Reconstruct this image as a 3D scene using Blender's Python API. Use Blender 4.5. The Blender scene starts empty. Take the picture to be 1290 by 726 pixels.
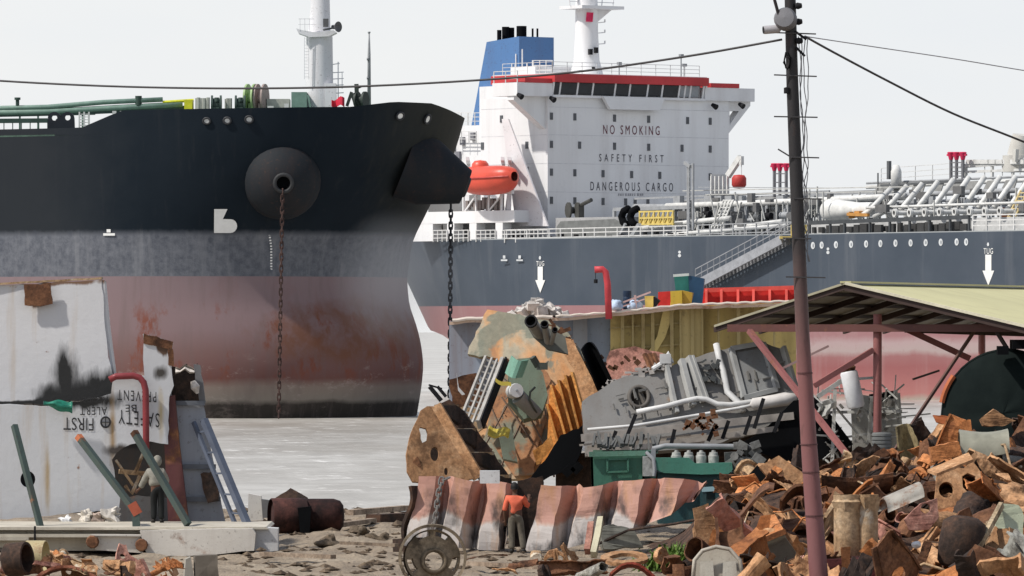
import bpy, bmesh, math, random
from mathutils import Vector as V, Matrix as M, noise as NZ
from mathutils.geometry import tessellate_polygon
sc = bpy.context.scene
COL = sc.collection
PI = math.pi; R = math.radians
# ---- camera model: level telephoto camera, 5.5 m above the beach, vertical lens shift ----
F = 9000.0; CU = 645.0; HV = 418.0; CH = 5.5
def P(u, v, Y): return V(((u-CU)*Y/F, Y, CH-(v-HV)*Y/F))     # photo pixel at distance Y -> world point
def S(Y): return F/Y
def lerp(a, b, t): return a+(b-a)*t
def clamp(x, a=0., b=1.): return max(a, min(b, x))
def interp(tab, x):
    if x <= tab[0][0]: return tab[0][1]
    for (x0, y0), (x1, y1) in zip(tab, tab[1:]):
        if x <= x1: return lerp(y0, y1, (x-x0)/(x1-x0))
    return tab[-1][1]

class MB:
    def __init__(s): s.v = []; s.f = []; s.m = []; s.cut = []
    def add(s, vs, fs, mi=0, X=None):
        b = len(s.v); s.cut.append((b, len(s.f)))
        s.v += [(X @ V(p)) if X is not None else V(p) for p in vs]
        s.f += [tuple(i+b for i in f) for f in fs]; s.m += [mi]*len(fs)
        return s
    def box(s, c, d, rot=None, mi=0, X=None):
        c = V(c); hx, hy, hz = d[0]/2, d[1]/2, d[2]/2
        vs = [V((x, y, z)) for x in (-hx, hx) for y in (-hy, hy) for z in (-hz, hz)]
        if rot is not None: vs = [rot @ p for p in vs]
        return s.add([p+c for p in vs], [(0,1,3,2),(4,6,7,5),(0,4,5,1),(2,3,7,6),(0,2,6,4),(1,5,7,3)], mi, X)
    def span(s, lo, hi, mi=0, X=None):
        lo = V(lo); hi = V(hi); return s.box((lo+hi)/2, hi-lo, None, mi, X)
    def bar(s, a, b, w, h=None, mi=0, up=(0, 0, 1)):
        a = V(a); b = V(b); h = h or w; d = b-a; L = d.length; d.normalize()
        u = V(up)
        if abs(d.dot(u)) > .98: u = V((0, 1, 0))
        x = d.cross(u).normalized(); z = x.cross(d)
        rot = M((x, d, z)).transposed()
        return s.box((a+b)/2, (w, L, h), rot, mi)
    def tube(s, pts, r, n=8, closed=False, caps=True, mi=0):
        pts = [V(p) for p in pts]; k = len(pts)
        rs = r if isinstance(r, (list, tuple)) else [r]*k
        vs = []; nrm = None
        for i in range(k):
            if closed: t = pts[(i+1) % k]-pts[i-1]
            else: t = pts[min(i+1, k-1)]-pts[max(i-1, 0)]
            t.normalize()
            if nrm is None:
                a = V((0, 0, 1)) if abs(t.z) < .9 else V((0, 1, 0))
                nrm = t.cross(a).normalized()
            else: nrm = (nrm-t*nrm.dot(t)).normalized()
            bi = t.cross(nrm)
            for j in range(n):
                an = 2*PI*j/n
                vs.append(pts[i]+(nrm*math.cos(an)+bi*math.sin(an))*rs[i])
        fs = []
        for i in range(k if closed else k-1):
            i2 = (i+1) % k
            for j in range(n): fs.append((i*n+j, i*n+(j+1) % n, i2*n+(j+1) % n, i2*n+j))
        if caps and not closed: fs += [tuple(range(n))[::-1], tuple((k-1)*n+j for j in range(n))]
        return s.add(vs, fs, mi)
    def cyl(s, a, b, r0, r1=None, n=16, mi=0, caps=True): return s.tube([a, b], [r0, r0 if r1 is None else r1], n, caps=caps, mi=mi)
    def lathe(s, prof, X, n=24, mi=0, a0=0., a1=2*PI):      # profile of (radius, height) about local z of X
        full = abs(a1-a0-2*PI) < 1e-6; k = n if full else n+1
        vs = [(r*math.cos(a0+(a1-a0)*j/n), r*math.sin(a0+(a1-a0)*j/n), z) for r, z in prof for j in range(k)]
        fs = []
        for i in range(len(prof)-1):
            for j in range(n):
                j2 = (j+1) % k
                fs.append((i*k+j, i*k+j2, (i+1)*k+j2, (i+1)*k+j))
        return s.add(vs, fs, mi, X)
    def slab(s, loops, thick, mi=0):        # loops of coplanar 3D points (outer, then holes), thick = vector
        th = V(thick); flat = [V(p) for l in loops for p in l]; n = len(flat)
        tri = tessellate_polygon([[V(p) for p in l] for l in loops])
        fs = [tuple(t) for t in tri]+[tuple(i+n for i in t[::-1]) for t in tri]
        b = 0
        for l in loops:
            k = len(l)
            for i in range(k):
                j = (i+1) % k; fs.append((b+i, b+j, b+j+n, b+i+n))
            b += k
        return s.add(flat+[p+th for p in flat], fs, mi)
    def pslab(s, f, loops, thick, mi=0):
        L = [[f(*p) for p in l] for l in loops]
        nn = V((0, 0, 0)); o = L[0]
        for i in range(len(o)): nn += o[i].cross(o[(i+1) % len(o)])
        nn.normalize()
        if nn.y < 0: nn = -nn
        return s.slab(L, nn*thick, mi)
    def sheet(s, nu, nv, fn, thick=0., mi=0, skip=None):
        pts = [[V(fn(i/nu, j/nv)) for j in range(nv+1)] for i in range(nu+1)]
        def q(i, j): return i*(nv+1)+j
        cells = [(i, j) for i in range(nu) for j in range(nv) if not (skip and skip(i, j))]
        fs = [(q(i, j), q(i+1, j), q(i+1, j+1), q(i, j+1)) for i, j in cells]
        vs = [p for r in pts for p in r]
        if thick:
            N = len(vs); nr = [V((0, 0, 0)) for _ in vs]
            for f in fs:
                a = (vs[f[1]]-vs[f[0]]).cross(vs[f[3]]-vs[f[0]])
                for i in f: nr[i] += a
            vs2 = [p+(n_.normalized()*thick if n_.length > 0 else n_) for p, n_ in zip(vs, nr)]
            ed = {}
            for f in fs:
                for k in range(4):
                    e = (f[k], f[(k+1) % 4]); ed[e] = 1
            side = [(a, b, b+N, a+N) for (a, b) in ed if (b, a) not in ed]
            fs = fs+[tuple(i+N for i in f[::-1]) for f in fs]+side; vs = vs+vs2
        return s.add(vs, fs, mi)

def frame(u0, v0, Y, m=0., k=0.):   # px -> world on a leaning sheet; m: depth per metre across, k: depth per metre up
    s = S(Y)
    return lambda u, v: P(u, v, Y+m*(u-u0)/s-k*(v-v0)/s)
def jag(loop, seg=8, amp=1.2, seed=0):  # torch-cut edge
    rn = random.Random(seed); out = []
    n = len(loop)
    for i in range(n):
        a = loop[i]; b = loop[(i+1) % n]; d = math.hypot(b[0]-a[0], b[1]-a[1]); k = max(1, int(d/seg))
        for j in range(k):
            t = j/k; e = amp if j else amp*.3
            out.append((lerp(a[0], b[0], t)+rn.uniform(-e, e), lerp(a[1], b[1], t)+rn.uniform(-e, e)))
    return out
def circ(u, v, ru, rv=None, n=16, a0=0.): 
    rv = rv or ru
    return [(u+ru*math.cos(a0+2*PI*i/n), v+rv*math.sin(a0+2*PI*i/n)) for i in range(n)]

# ---- objects ----
def _root(o):
    while o.parent: o = o.parent
    return o
def _mesh(name, mb, mat, inv=None, smooth=False):
    me = bpy.data.meshes.new(name)
    vs = [(inv @ p) for p in mb.v] if inv is not None else mb.v
    me.from_pydata([tuple(p) for p in vs], [], mb.f)
    for m_ in (mat if isinstance(mat, (list, tuple)) else [mat]): me.materials.append(m_)
    me.polygons.foreach_set('material_index', mb.m)
    if smooth: 
        me.polygons.foreach_set('use_smooth', [True]*len(me.polygons))
        if smooth is not True: me.set_sharp_from_angle(angle=R(smooth))
    me.update()
    return me
def tag(o, label, cat, group=None, kind=None):
    if label: o['label'] = label
    if cat: o['category'] = cat
    if group: o['group'] = group
    if kind: o['kind'] = kind
    return o
def thing(name, label, cat, loc, rotz=0., group=None):
    o = bpy.data.objects.new(name, None); COL.objects.link(o)
    o.empty_display_size = .2; o.location = loc; o.rotation_euler = (0, 0, rotz)
    return tag(o, label, cat, group)
def part(name, mb, mat, parent, local=False, smooth=False, label=None):
    r = _root(parent)
    inv = None if local else M.LocRotScale(r.location, r.rotation_euler, r.scale).inverted()
    o = bpy.data.objects.new(name, _mesh(name, mb, mat, inv, smooth)); COL.objects.link(o)
    o.parent = parent
    if label: o['label'] = label
    return o
def part_each(name, mb, mat, parent, local=False, smooth=False):     # one part per shape collected in mb
    ends = mb.cut[1:]+[(len(mb.v), len(mb.f))]
    for (v0, f0), (v1, f1) in zip(mb.cut, ends):
        m_ = MB(); m_.add(mb.v[v0:v1], [tuple(i-v0 for i in f) for f in mb.f[f0:f1]])
        part(name, m_, mat, parent, local, smooth)
def solo(name, mb, mat, label, cat, group=None, smooth=False, kind=None, loc=None):
    if loc is None:
        n = len(mb.v); loc = V((sum(p.x for p in mb.v)/n, sum(p.y for p in mb.v)/n, min(p.z for p in mb.v)))
    o = bpy.data.objects.new(name, _mesh(name, mb, mat, M.Translation(-V(loc)), smooth)); COL.objects.link(o)
    o.location = loc
    return tag(o, label, cat, group, kind)
def dent(o, cuts=2, amp=.04, fr=1.6):     # buckle a plate: divide its faces and push the points about
    me = o.data if hasattr(o, 'data') else o; bm = bmesh.new(); bm.from_mesh(me)
    bmesh.ops.remove_doubles(bm, verts=bm.verts, dist=1e-4)
    bmesh.ops.subdivide_edges(bm, edges=bm.edges, cuts=cuts, use_grid_fill=True)
    for v in bm.verts:
        q = v.co*fr; v.co += NZ.noise_vector(q)*amp+NZ.noise_vector(q*4.1)*(amp*.35)
    bm.to_mesh(me); bm.free(); return o
def dup(o, parent=None):
    c = o.copy(); COL.objects.link(c); c.parent = parent
    for ch in list(o.children): dup(ch, c)
    return c
def text_mesh(body, w, h, space=1.0):   # lettering as a flat mesh, lower left at 0,0, stretched to w x h
    cu = bpy.data.curves.new('t', 'FONT'); cu.body = body; cu.space_character = space; cu.resolution_u = 3
    ob = bpy.data.objects.new('t', cu)
    me = bpy.data.meshes.new_from_object(ob)
    vs = [v.co.copy() for v in me.vertices]; fs = [tuple(p.vertices) for p in me.polygons]
    bpy.data.objects.remove(ob); bpy.data.curves.remove(cu); bpy.data.meshes.remove(me)
    x0 = min(p.x for p in vs); x1 = max(p.x for p in vs); y0 = min(p.y for p in vs); y1 = max(p.y for p in vs)
    return [V(((p.x-x0)/(x1-x0)*w, (p.y-y0)/(y1-y0)*h, 0)) for p in vs], fs
def axes(o, ex, ey, ez):
    m_ = M((V(ex).normalized(), V(ey).normalized(), V(ez).normalized())).transposed().to_4x4()
    m_.translation = V(o); return m_
def aim(o, d, up=(0, 0, 1)):     # local z along d
    d = V(d).normalized(); u = V(up)
    if abs(d.dot(u)) > .97: u = V((0, 1, 0))
    x = u.cross(d).normalized(); return axes(o, x, d.cross(x), d)

# ---- materials ----
class G:
    def __init__(s, name):
        s.mat = bpy.data.materials.new(name); s.mat.use_nodes = True
        s.nt = s.mat.node_tree; s.nt.nodes.clear()
        s.out = s.n('ShaderNodeOutputMaterial')
        s.bs = s.n('ShaderNodeBsdfPrincipled'); s.nt.links.new(s.bs.outputs[0], s.out.inputs[0])
        tc = s.n('ShaderNodeTexCoord'); s.co = tc.outputs['Object']
        s.rnd = s.n('ShaderNodeObjectInfo').outputs['Random']
    def n(s, t, **kw):
        x = s.nt.nodes.new(t)
        for k, v_ in kw.items(): setattr(x, k, v_)
        return x
    def put(s, sock, val):
        if hasattr(val, 'is_output') or isinstance(val, bpy.types.NodeSocket): s.nt.links.new(val, sock)
        else: sock.default_value = val
    def col(s, c): return (c[0], c[1], c[2], 1.0)
    def math(s, op, a, b=0.0, c=0.0):
        x = s.n('ShaderNodeMath', operation=op)
        for i, q in enumerate((a, b, c)): s.put(x.inputs[i], q)
        return x.outputs[0]
    def scale(s, vec, sx):
        x = s.n('ShaderNodeMapping'); s.put(x.inputs['Vector'], vec); x.inputs['Scale'].default_value = sx
        return x.outputs[0]
    def noise(s, sc_=1., det=5., rough=.6, vec=None, w=None, dist=0.):
        x = s.n('ShaderNodeTexNoise', noise_dimensions='4D')
        s.put(x.inputs['Vector'], vec if vec is not None else s.co)
        s.put(x.inputs['W'], s.math('MULTIPLY', s.rnd, 60.) if w is None else w)
        x.inputs['Scale'].default_value = sc_; x.inputs['Detail'].default_value = det
        x.inputs['Roughness'].default_value = rough; x.inputs['Distortion'].default_value = dist
        return x.outputs['Fac']
    def ramp(s, fac, stops, interp='LINEAR'):
        x = s.n('ShaderNodeValToRGB'); cr = x.color_ramp; cr.interpolation = interp
        while len(cr.elements) < len(stops): cr.elements.new(.5)
        for e, (p, c) in zip(cr.elements, stops):
            e.position = p; e.color = (c, c, c, 1) if isinstance(c, (int, float)) else (c[0], c[1], c[2], 1)
        s.put(x.inputs[0], fac); return x.outputs[0]
    def mix(s, fac, a, b, mode='MIX'):
        x = s.n('ShaderNodeMix', data_type='RGBA', blend_type=mode)
        s.put(x.inputs[0], fac)
        s.put(x.inputs[6], s.col(a) if isinstance(a, (tuple, list)) else a)
        s.put(x.inputs[7], s.col(b) if isinstance(b, (tuple, list)) else b)
        return x.outputs[2]
    def sep(s, vec=None):
        x = s.n('ShaderNodeSeparateXYZ'); s.put(x.inputs[0], vec if vec is not None else s.co); return x.outputs
    def bump(s, h, st=.3, dist=.03):
        x = s.n('ShaderNodeBump'); x.inputs['Strength'].default_value = st; x.inputs['Distance'].default_value = dist
        s.put(x.inputs['Height'], h); s.nt.links.new(x.outputs[0], s.bs.inputs['Normal'])
    def done(s, col, rough=.7, metal=0., spec=.4):
        s.put(s.bs.inputs['Base Color'], s.col(col) if isinstance(col, (tuple, list)) else col)
        s.put(s.bs.inputs['Roughness'], rough); s.bs.inputs['Metallic'].default_value = metal
        s.bs.inputs['Specular IOR Level'].default_value = spec
        return s.mat

RUST = ((.055, .024, .014), (.19, .078, .032), (.40, .17, .07))
def worn(name, base, amt=.4, scale=1.2, rust=RUST, streak=.35, rough=.6, bump=.25, var=.25, soft=.05, fleck=.35):
    """paint with rust coming through, dirt streaks running down and faded areas"""
    g = G(name)
    n1 = g.noise(scale, 9, .68); n2 = g.noise(scale*5, 6, .7); n3 = g.noise(scale*.45, 3, .5)
    th = .72-.42*amt
    mask = g.ramp(n1, [(max(0, th-soft), 0.), (min(1, th+soft), 1.)])
    rc = g.ramp(n2, [(.3, rust[0]), (.5, rust[1]), (.7, rust[2])])
    b = g.mix(g.ramp(n3, [(.3, 0.), (.7, 1.)]), tuple(c*(1-var) for c in base), tuple(min(.85, c*(1+var*.5)) for c in base))
    if streak:
        st = g.noise(1., 6, .6, vec=g.scale(g.co, (scale*2.5, scale*2.5, scale*.16)))
        b = g.mix(g.math('MULTIPLY', g.ramp(st, [(.48, 0.), (.72, 1.)]), streak), b, tuple(lerp(c*.35, r_, .4) for c, r_ in zip(base, rust[1])))
    flk = g.ramp(g.noise(scale*14, 3, .6), [(.60, 0.), (.68, 1.)])
    b = g.mix(g.math('MULTIPLY', flk, fleck), b, rust[0])
    c = g.mix(mask, b, rc)
    g.bump(g.math('ADD', n2, g.math('MULTIPLY', n1, .6)), bump, .04)
    return g.done(c, g.math('ADD', g.math('MULTIPLY', mask, .2), rough))
def rusty(name, a, b, c, pale=None, scale=1.6, bump=.5):
    """bare rusted steel in three tones, with an optional remnant of paint"""
    g = G(name)
    n1 = g.noise(scale, 9, .7, dist=.4); n2 = g.noise(scale*7, 5, .7)
    k = g.ramp(n1, [(.3, a), (.48, b), (.66, c)])
    k = g.mix(.55, k, g.ramp(n2, [(.34, .3), (.66, 1.6)]), 'MULTIPLY')
    # each copy a little lighter or darker
    k = g.mix(.7, k, g.ramp(g.rnd, [(0., .62), (1., 1.3)]), 'MULTIPLY')
    sm = g.ramp(g.noise(scale*.75, 7, .68, w=g.math('MULTIPLY_ADD', g.rnd, 31., 5.)), [(.54, 0.), (.62, 1.)])
    k = g.mix(g.math('MULTIPLY', sm, .72), k, tuple(x*.38 for x in a))
    if pale: 
        pm = g.ramp(g.noise(scale*.8, 8, .65, w=g.math('MULTIPLY_ADD', g.rnd, 40., 9.)), [(.54, 0.), (.6, 1.)])
        k = g.mix(g.math('MULTIPLY', pm, .85), k, pale)
    g.bump(g.math('ADD', n2, n1), bump, .03)
    return g.done(k, .85, 0., .25)
def plain(name, c, rough=.5, metal=0., var=.2, scale=2., bump=0., spec=.25):
    g = G(name); n = g.noise(scale, 6, .6)
    k = g.mix(g.ramp(n, [(.3, 0.), (.7, 1.)]), tuple(x*(1-var) for x in c), tuple(min(.9, x*(1+var)) for x in c))
    if bump: g.bump(n, bump, .03)
    return g.done(k, rough, metal, spec)
RS = dict(
    orange=rusty('rust_orange', (.16, .055, .022), (.38, .145, .05), (.52, .22, .085)),
    tan=rusty('rust_tan', (.20, .10, .05), (.40, .215, .105), (.50, .31, .175)),
    brown=rusty('rust_brown', (.045, .022, .014), (.13, .058, .03), (.23, .11, .055)),
    dark=rusty('rust_dark', (.013, .010, .009), (.035, .023, .018), (.085, .045, .028)),
    pink=rusty('rust_pink', (.16, .07, .05), (.36, .17, .13), (.46, .27, .21)),
    cream=rusty('rust_cream', (.16, .085, .045), (.38, .25, .14), (.50, .37, .24), pale=(.52, .47, .38)),
    grey=rusty('rust_grey', (.07, .065, .055), (.20, .19, .165), (.33, .315, .27), pale=(.40, .40, .36)),
)
W_WHITE = worn('white_paint', (.62, .62, .62), .12, .8)
W_SHIP = worn('ship_white', (.71, .71, .715), -.05, .25, streak=.22, var=.08, fleck=.05)
W_GREY = worn('grey_paint', (.30, .32, .35), .2, .9)
DARK = plain('dark_steel', (.016, .016, .018), .75, spec=.12)
BLACK = plain('black_paint', (.005, .0055, .0065), .85, spec=.06)
GLASS = plain('dark_glass', (.03, .035, .04), .12)
PIPEW = plain('pale_pipe', (.55, .55, .54), .5)
GREYM = plain('grey_metal', (.24, .25, .26), .5)
REDP = worn('red_paint', (.42, .035, .03), .1, .5, streak=.15)
YEL = worn('yellow_paint', (.55, .38, .04), .12, .8)
GRN = worn('green_paint', (.05, .17, .12), .12, 1.)
# ---- camera, light, sky ----
cd = bpy.data.cameras.new('camera'); cam = bpy.data.objects.new('camera', cd); COL.objects.link(cam)
cam.location = (0, 0, CH); cam.rotation_euler = (PI/2, 0, 0)
cd.sensor_width = 36; cd.lens = 36*F/1290; cd.shift_y = (HV-363)/1290; cd.clip_start = 1; cd.clip_end = 60000
sc.camera = cam
SUN = V((-.88, -.36, 0)).normalized()*math.cos(R(52))+V((0, 0, math.sin(R(52))))
sl = bpy.data.lights.new('sun', 'SUN'); sl.energy = 4.6; sl.angle = R(2.0); sl.color = (1, .95, .88)
so = bpy.data.objects.new('sun', sl); COL.objects.link(so); so.rotation_euler = (-SUN).to_track_quat('-Z', 'Y').to_euler()
w = bpy.data.worlds.new('World'); sc.world = w; w.use_nodes = True
nt = w.node_tree; bg = nt.nodes['Background']; bg.inputs[1].default_value = .12
sky = nt.nodes.new('ShaderNodeTexSky'); sky.sky_type = 'NISHITA'; sky.sun_disc = False
sky.sun_elevation = R(52); sky.sun_rotation = math.atan2(SUN.x, SUN.y)
sky.air_density = 1.0; sky.dust_density = 1.0; sky.ozone_density = 1.0; sky.altitude = 0
# thin bright overcast over the blue: cloud noise by direction, mixed over the sky texture
tc = nt.nodes.new('ShaderNodeTexCoord'); mp = nt.nodes.new('ShaderNodeMapping'); mp.inputs['Scale'].default_value = (6, 6, 22)
cn = nt.nodes.new('ShaderNodeTexNoise'); cn.inputs['Scale'].default_value = 1.3; cn.inputs['Detail'].default_value = 5; cn.inputs['Roughness'].default_value = .5
cr = nt.nodes.new('ShaderNodeValToRGB'); cr.color_ramp.elements[0].position = .32; cr.color_ramp.elements[0].color = (7.25, 7.45, 7.75, 1)
cr.color_ramp.elements[1].position = .68; cr.color_ramp.elements[1].color = (7.9, 7.9, 7.85, 1)
mx = nt.nodes.new('ShaderNodeMix'); mx.data_type = 'RGBA'; 
sp = nt.nodes.new('ShaderNodeSeparateXYZ'); er = nt.nodes.new('ShaderNodeValToRGB')   # cloud bank thick near the horizon, opening to blue overhead
er.color_ramp.elements[0].position = .14; er.color_ramp.elements[0].color = (.9, .9, .9, 1); er.color_ramp.elements[1].position = .62; er.color_ramp.elements[1].color = (.12, .12, .12, 1)
nt.links.new(tc.outputs['Generated'], sp.inputs[0]); nt.links.new(sp.outputs[2], er.inputs[0]); nt.links.new(er.outputs[0], mx.inputs[0])
nt.links.new(tc.outputs['Generated'], mp.inputs[0]); nt.links.new(mp.outputs[0], cn.inputs[0]); nt.links.new(cn.outputs[0], cr.inputs[0])
nt.links.new(sky.outputs[0], mx.inputs[6]); nt.links.new(cr.outputs[0], mx.inputs[7]); nt.links.new(mx.outputs[2], bg.inputs[0])
vs_ = sc.view_settings; vs_.view_transform = 'Standard'; vs_.look = 'None'; vs_.exposure = 0.0; vs_.gamma = 1.0; vs_.use_curve_mapping = False
sc.cycles.use_denoising = True; sc.cycles.max_bounces = 6; sc.cycles.volume_bounces = 0; sc.cycles.volume_step_rate = 4.0; sc.cycles.volume_max_steps = 48
sc.cycles.diffuse_bounces = 3; sc.cycles.glossy_bounces = 3

# ---- ground: muddy beach running under the water ----
def gz(x, y):
    """height of the beach"""
    far = clamp((y-222)/14)
    z = -.04-far*1.2
    if y < 232:
        z += .16*(NZ.fractal(V((x*.35, y*.16, 3.)), .7, 2.1, 5))*(1-far*.6)
        z += .07*NZ.fractal(V((x*1.6, y*.7, 9.)), .8, 2.1, 4)
    return z
mb = MB()
xs = [-20000, -3000, -400, -60]+[-16+32*i/150 for i in range(151)]+[60, 400, 3000, 20000]
ys = [-50, 60, 130]+[140+i*.45 for i in range(215)]+[250, 320, 500, 1200, 5000, 40000]
nx, ny = len(xs), len(ys)
mb.add([(x, y, gz(x, y)) for x in xs for y in ys], [(i*ny+j, (i+1)*ny+j, (i+1)*ny+j+1, i*ny+j+1) for i in range(nx-1) for j in range(ny-1)])
g = G('mud')
n1 = g.noise(.35, 8, .65, w=1.); n2 = g.noise(2.2, 8, .7, w=4., vec=g.scale(g.co, (1, .35, 1))); n3 = g.noise(9., 4, .6, w=2.)
c = g.ramp(n1, [(.3, (.15, .115, .08)), (.5, (.26, .205, .145)), (.7, (.34, .28, .205))])
c = g.mix(.7, c, g.ramp(n2, [(.3, .5), (.5, 1.), (.7, 1.35)]), 'MULTIPLY')
c = g.mix(g.ramp(n3, [(.62, 0.), (.7, .8)]), c, (.05, .038, .028))
g.bump(g.math('ADD', n2, n3), .9, .12)
solo('beach_ground', mb, g.done(c, .8), None, None, kind='structure', smooth=True, loc=(0, 0, 0))
# ---- water ----
mb = MB()
wx = [-30000, -2000, -150]+[-60+i*2 for i in range(61)]+[150, 2000, 30000]
wy = [219+i*1.2 for i in range(200)]+[480, 560, 700, 1000, 2500, 10000, 50000]
nx, ny = len(wx), len(wy)
def wz(x, y):
    if y > 460 or abs(x) > 61: return 0.
    return .03*NZ.fractal(V((x*.12, y*.22, 0)), .8, 2.2, 4)
mb.add([(x, y, wz(x, y)) for x in wx for y in wy], [(i*ny+j, (i+1)*ny+j, (i+1)*ny+j+1, i*ny+j+1) for i in range(nx-1) for j in range(ny-1)])
g = G('muddy_water')
a = g.noise(.5, 6, .65, w=0., vec=g.scale(g.co, (1, .5, 1))); b = g.noise(.12, 5, .6, w=3., vec=g.scale(g.co, (1, .3, 1)))
c = g.mix(g.ramp(b, [(.4, 0.), (.6, 1.)]), (.33, .305, .265), (.48, .46, .42))
c = g.mix(g.math('MULTIPLY', g.ramp(g.noise(1.1, 5, .65, w=11., vec=g.scale(g.co, (.45, .22, 1))), [(.46, 0.), (.6, 1.)]), .55), c, (.27, .25, .215))  # darker streaks paint in the shading of small waves
fo = g.ramp(g.noise(.9, 9, .75, w=7., vec=g.scale(g.co, (.6, .25, 1))), [(.56, 0.), (.66, 1.)])
c = g.mix(g.math('MULTIPLY', fo, .7), c, (.78, .77, .74))
g.bump(a, .2, .18)
solo('sea_water', mb, g.done(c, g.math('MULTIPLY_ADD', fo, .3, .3), 0., .22), None, None, kind='structure', smooth=True, loc=(0, 0, 0))
# ================= dark tanker, bow towards the beach =================
AL = R(35); A1 = V((math.cos(AL), -math.sin(AL), 0)); L1 = V((math.sin(AL), math.cos(AL), 0))
C1 = V((-21.2, 468, 0)); HB = 14.0
SIL = [(-1.5, 512), (0, 516), (1.8, 522), (3.35, 525), (4.9, 521), (6.2, 514), (7.2, 506), (9, 503), (11.4, 510), (13.2, 528), (15.5, 551), (17.4, 567), (19.6, 580), (21, 582)]
def bowlen(z):
    h = (interp(SIL, z)-CU)/19.7-C1.x
    return math.sqrt(max(1, h*h-(math.sin(AL)*HB)**2))/math.cos(AL)
def bowlen_s(z): return sum(bowlen(z+d) for d in (-.5, -.25, 0, .25, .5))/5
def h1(t, z):           # t: -pi/2 near side .. pi/2 far side round the bow
    L = bowlen_s(z); c = math.cos(t); s_ = math.sin(t); e = .93
    x = L*abs(c)**e; y = HB*math.copysign(abs(s_)**e, s_)
    return C1+A1*x+L1*y+V((0, 0, z))
def near1(x, z): return C1+A1*x+L1*(-HB)+V((0, 0, z))
SHEER = [(-2000, 18.45), (103, 18.5), (152, 19.55), (330, 19.65), (440, 19.75), (492, 20.12), (540, 20.1), (562, 19.75), (583, 19.35), (700, 19.3)]
def top1(p, t=-1):      # bulwark height, by where the sheer line runs
    return 19.3 if t > .75 else interp(SHEER, CU+F*p.x/p.y)
zs = [-1.5+i*.5 for i in range(40)]
ts = [-PI/2+PI*i/64 for i in range(65)]
xsn = [-150, -110, -60, -30, -12, -6, -3, -2, -1]
cols = []
def along(x, z, side): return C1+A1*x+L1*(HB*side)+V((0, 0, z))
for x in xsn: cols.append([along(x, min(z, 99), -1) for z in zs]+[along(x, top1(along(x, 19, -1)), -1)])
for t in ts:
    xx = h1(t, 19); cols.append([h1(t, z) for z in zs if z < 18.5]+[h1(t, lerp(18.5, top1(xx, t), k/2)) for k in range(0, 3)][:])
for x in xsn[::-1]: cols.append([along(x, z, 1) for z in zs]+[along(x, min(19.3, top1(along(x, 19, -1))), 1)])
n_ = min(len(c) for c in cols); cols = [c[:n_-1]+[c[-1]] for c in cols]
mb = MB(); nz = n_
mb.add([p for c in cols for p in c], [(i*nz+j, (i+1)*nz+j, (i+1)*nz+j+1, i*nz+j+1) for i in range(len(cols)-1) for j in range(nz-1)])
mb.add([cols[0][0], cols[0][-1], cols[-1][-1], cols[-1][0]], [(0, 1, 2, 3)])
g = G('tanker_hull_paint')
X, Y, Z = g.sep()
n1 = g.noise(.35, 8, .65, w=1.); n2 = g.noise(1., 6, .6, w=2., vec=g.scale(g.co, (1.6, 1.6, .12))); n3 = g.noise(2.4, 7, .75, w=3.)
zz = g.math('ADD', Z, g.math('MULTIPLY_ADD', n1, .7, -.35))
low = g.ramp(g.math('DIVIDE', zz, 10.), [(0., (.030, .026, .022)), (.085, (.035, .030, .026)), (.12, (.20, .175, .15)), (.20, (.21, .165, .14)), (.255, (.14, .066, .058)), (.42, (.165, .098, .092)), (.56, (.195, .135, .138)), (1., (.205, .152, .160))])
scr = g.ramp(g.noise(.55, 9, .7, w=9., vec=g.scale(g.co, (1, 1, .5))), [(.52, 0.), (.60, 1.)])
low = g.mix(g.math('MULTIPLY', scr, g.ramp(g.math('DIVIDE', Z, 10.), [(.2, 0.), (.3, .9), (.62, .9), (.75, .1)])), low, (.17, .055, .035))
low = g.mix(g.math('MULTIPLY', g.ramp(n2, [(.5, 0.), (.7, 1.)]), .4), low, (.13, .10, .095))
sx = g.math('DIVIDE', g.math('SUBTRACT', X, 10.5), 6.); sz = g.math('DIVIDE', g.math('SUBTRACT', Z, 5.4), 2.4)
sd_ = g.math('SQRT', g.math('ADD', g.math('MULTIPLY', sx, sx), g.math('MULTIPLY', sz, sz)))
grz = g.math('MULTIPLY', g.ramp(g.math('ADD', sd_, g.math('MULTIPLY_ADD', n1, 1.2, -.6)), [(.55, 1.), (1., 0.)]), g.ramp(g.noise(.7, 8, .7, w=15.), [(.38, .25), (.58, 1.)]))
low = g.mix(g.math('MULTIPLY', grz, .8), low, (.15, .062, .034))
mud = g.ramp(g.noise(.8, 9, .8, w=12., vec=g.scale(g.co, (.6, .6, 1.3))), [(.55, 0.), (.68, 1.)])
low = g.mix(g.math('MULTIPLY', mud, g.ramp(g.math('DIVIDE', Z, 10.), [(.08, .2), (.17, .8), (.3, .7), (.42, 0.)])), low, (.36, .30, .27))
mot = g.ramp(n3, [(.36, 0.), (.7, 1.)])
band = g.mix(g.math('MULTIPLY', mot, .75), (.072, .079, .096), (.18, .187, .207))
band = g.mix(g.math('MULTIPLY', g.ramp(n2, [(.5, 0.), (.68, 1.)]), .45), band, (.20, .205, .22))
blk = g.mix(g.ramp(n1, [(.35, 0.), (.7, 1.)]), (.0055, .0105, .0165), (.0085, .014, .0205))  # black lifted towards blue to stand for haze before the hull
blk = g.mix(g.math('MULTIPLY', g.ramp(n2, [(.56, 0.), (.76, 1.)]), .35), blk, (.035, .036, .038))
fwd = g.ramp(g.math('MULTIPLY_ADD', n2, .25, g.math('DIVIDE', X, 20.)), [(.70, 0.), (.98, 1.)])
blk = g.mix(g.math('MULTIPLY', fwd, .8), blk, (.036, .036, .029))
aft = g.ramp(g.math('MULTIPLY_ADD', n1, .5, g.math('DIVIDE', X, -12.)), [(.45, 0.), (1.05, 1.)])
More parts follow.
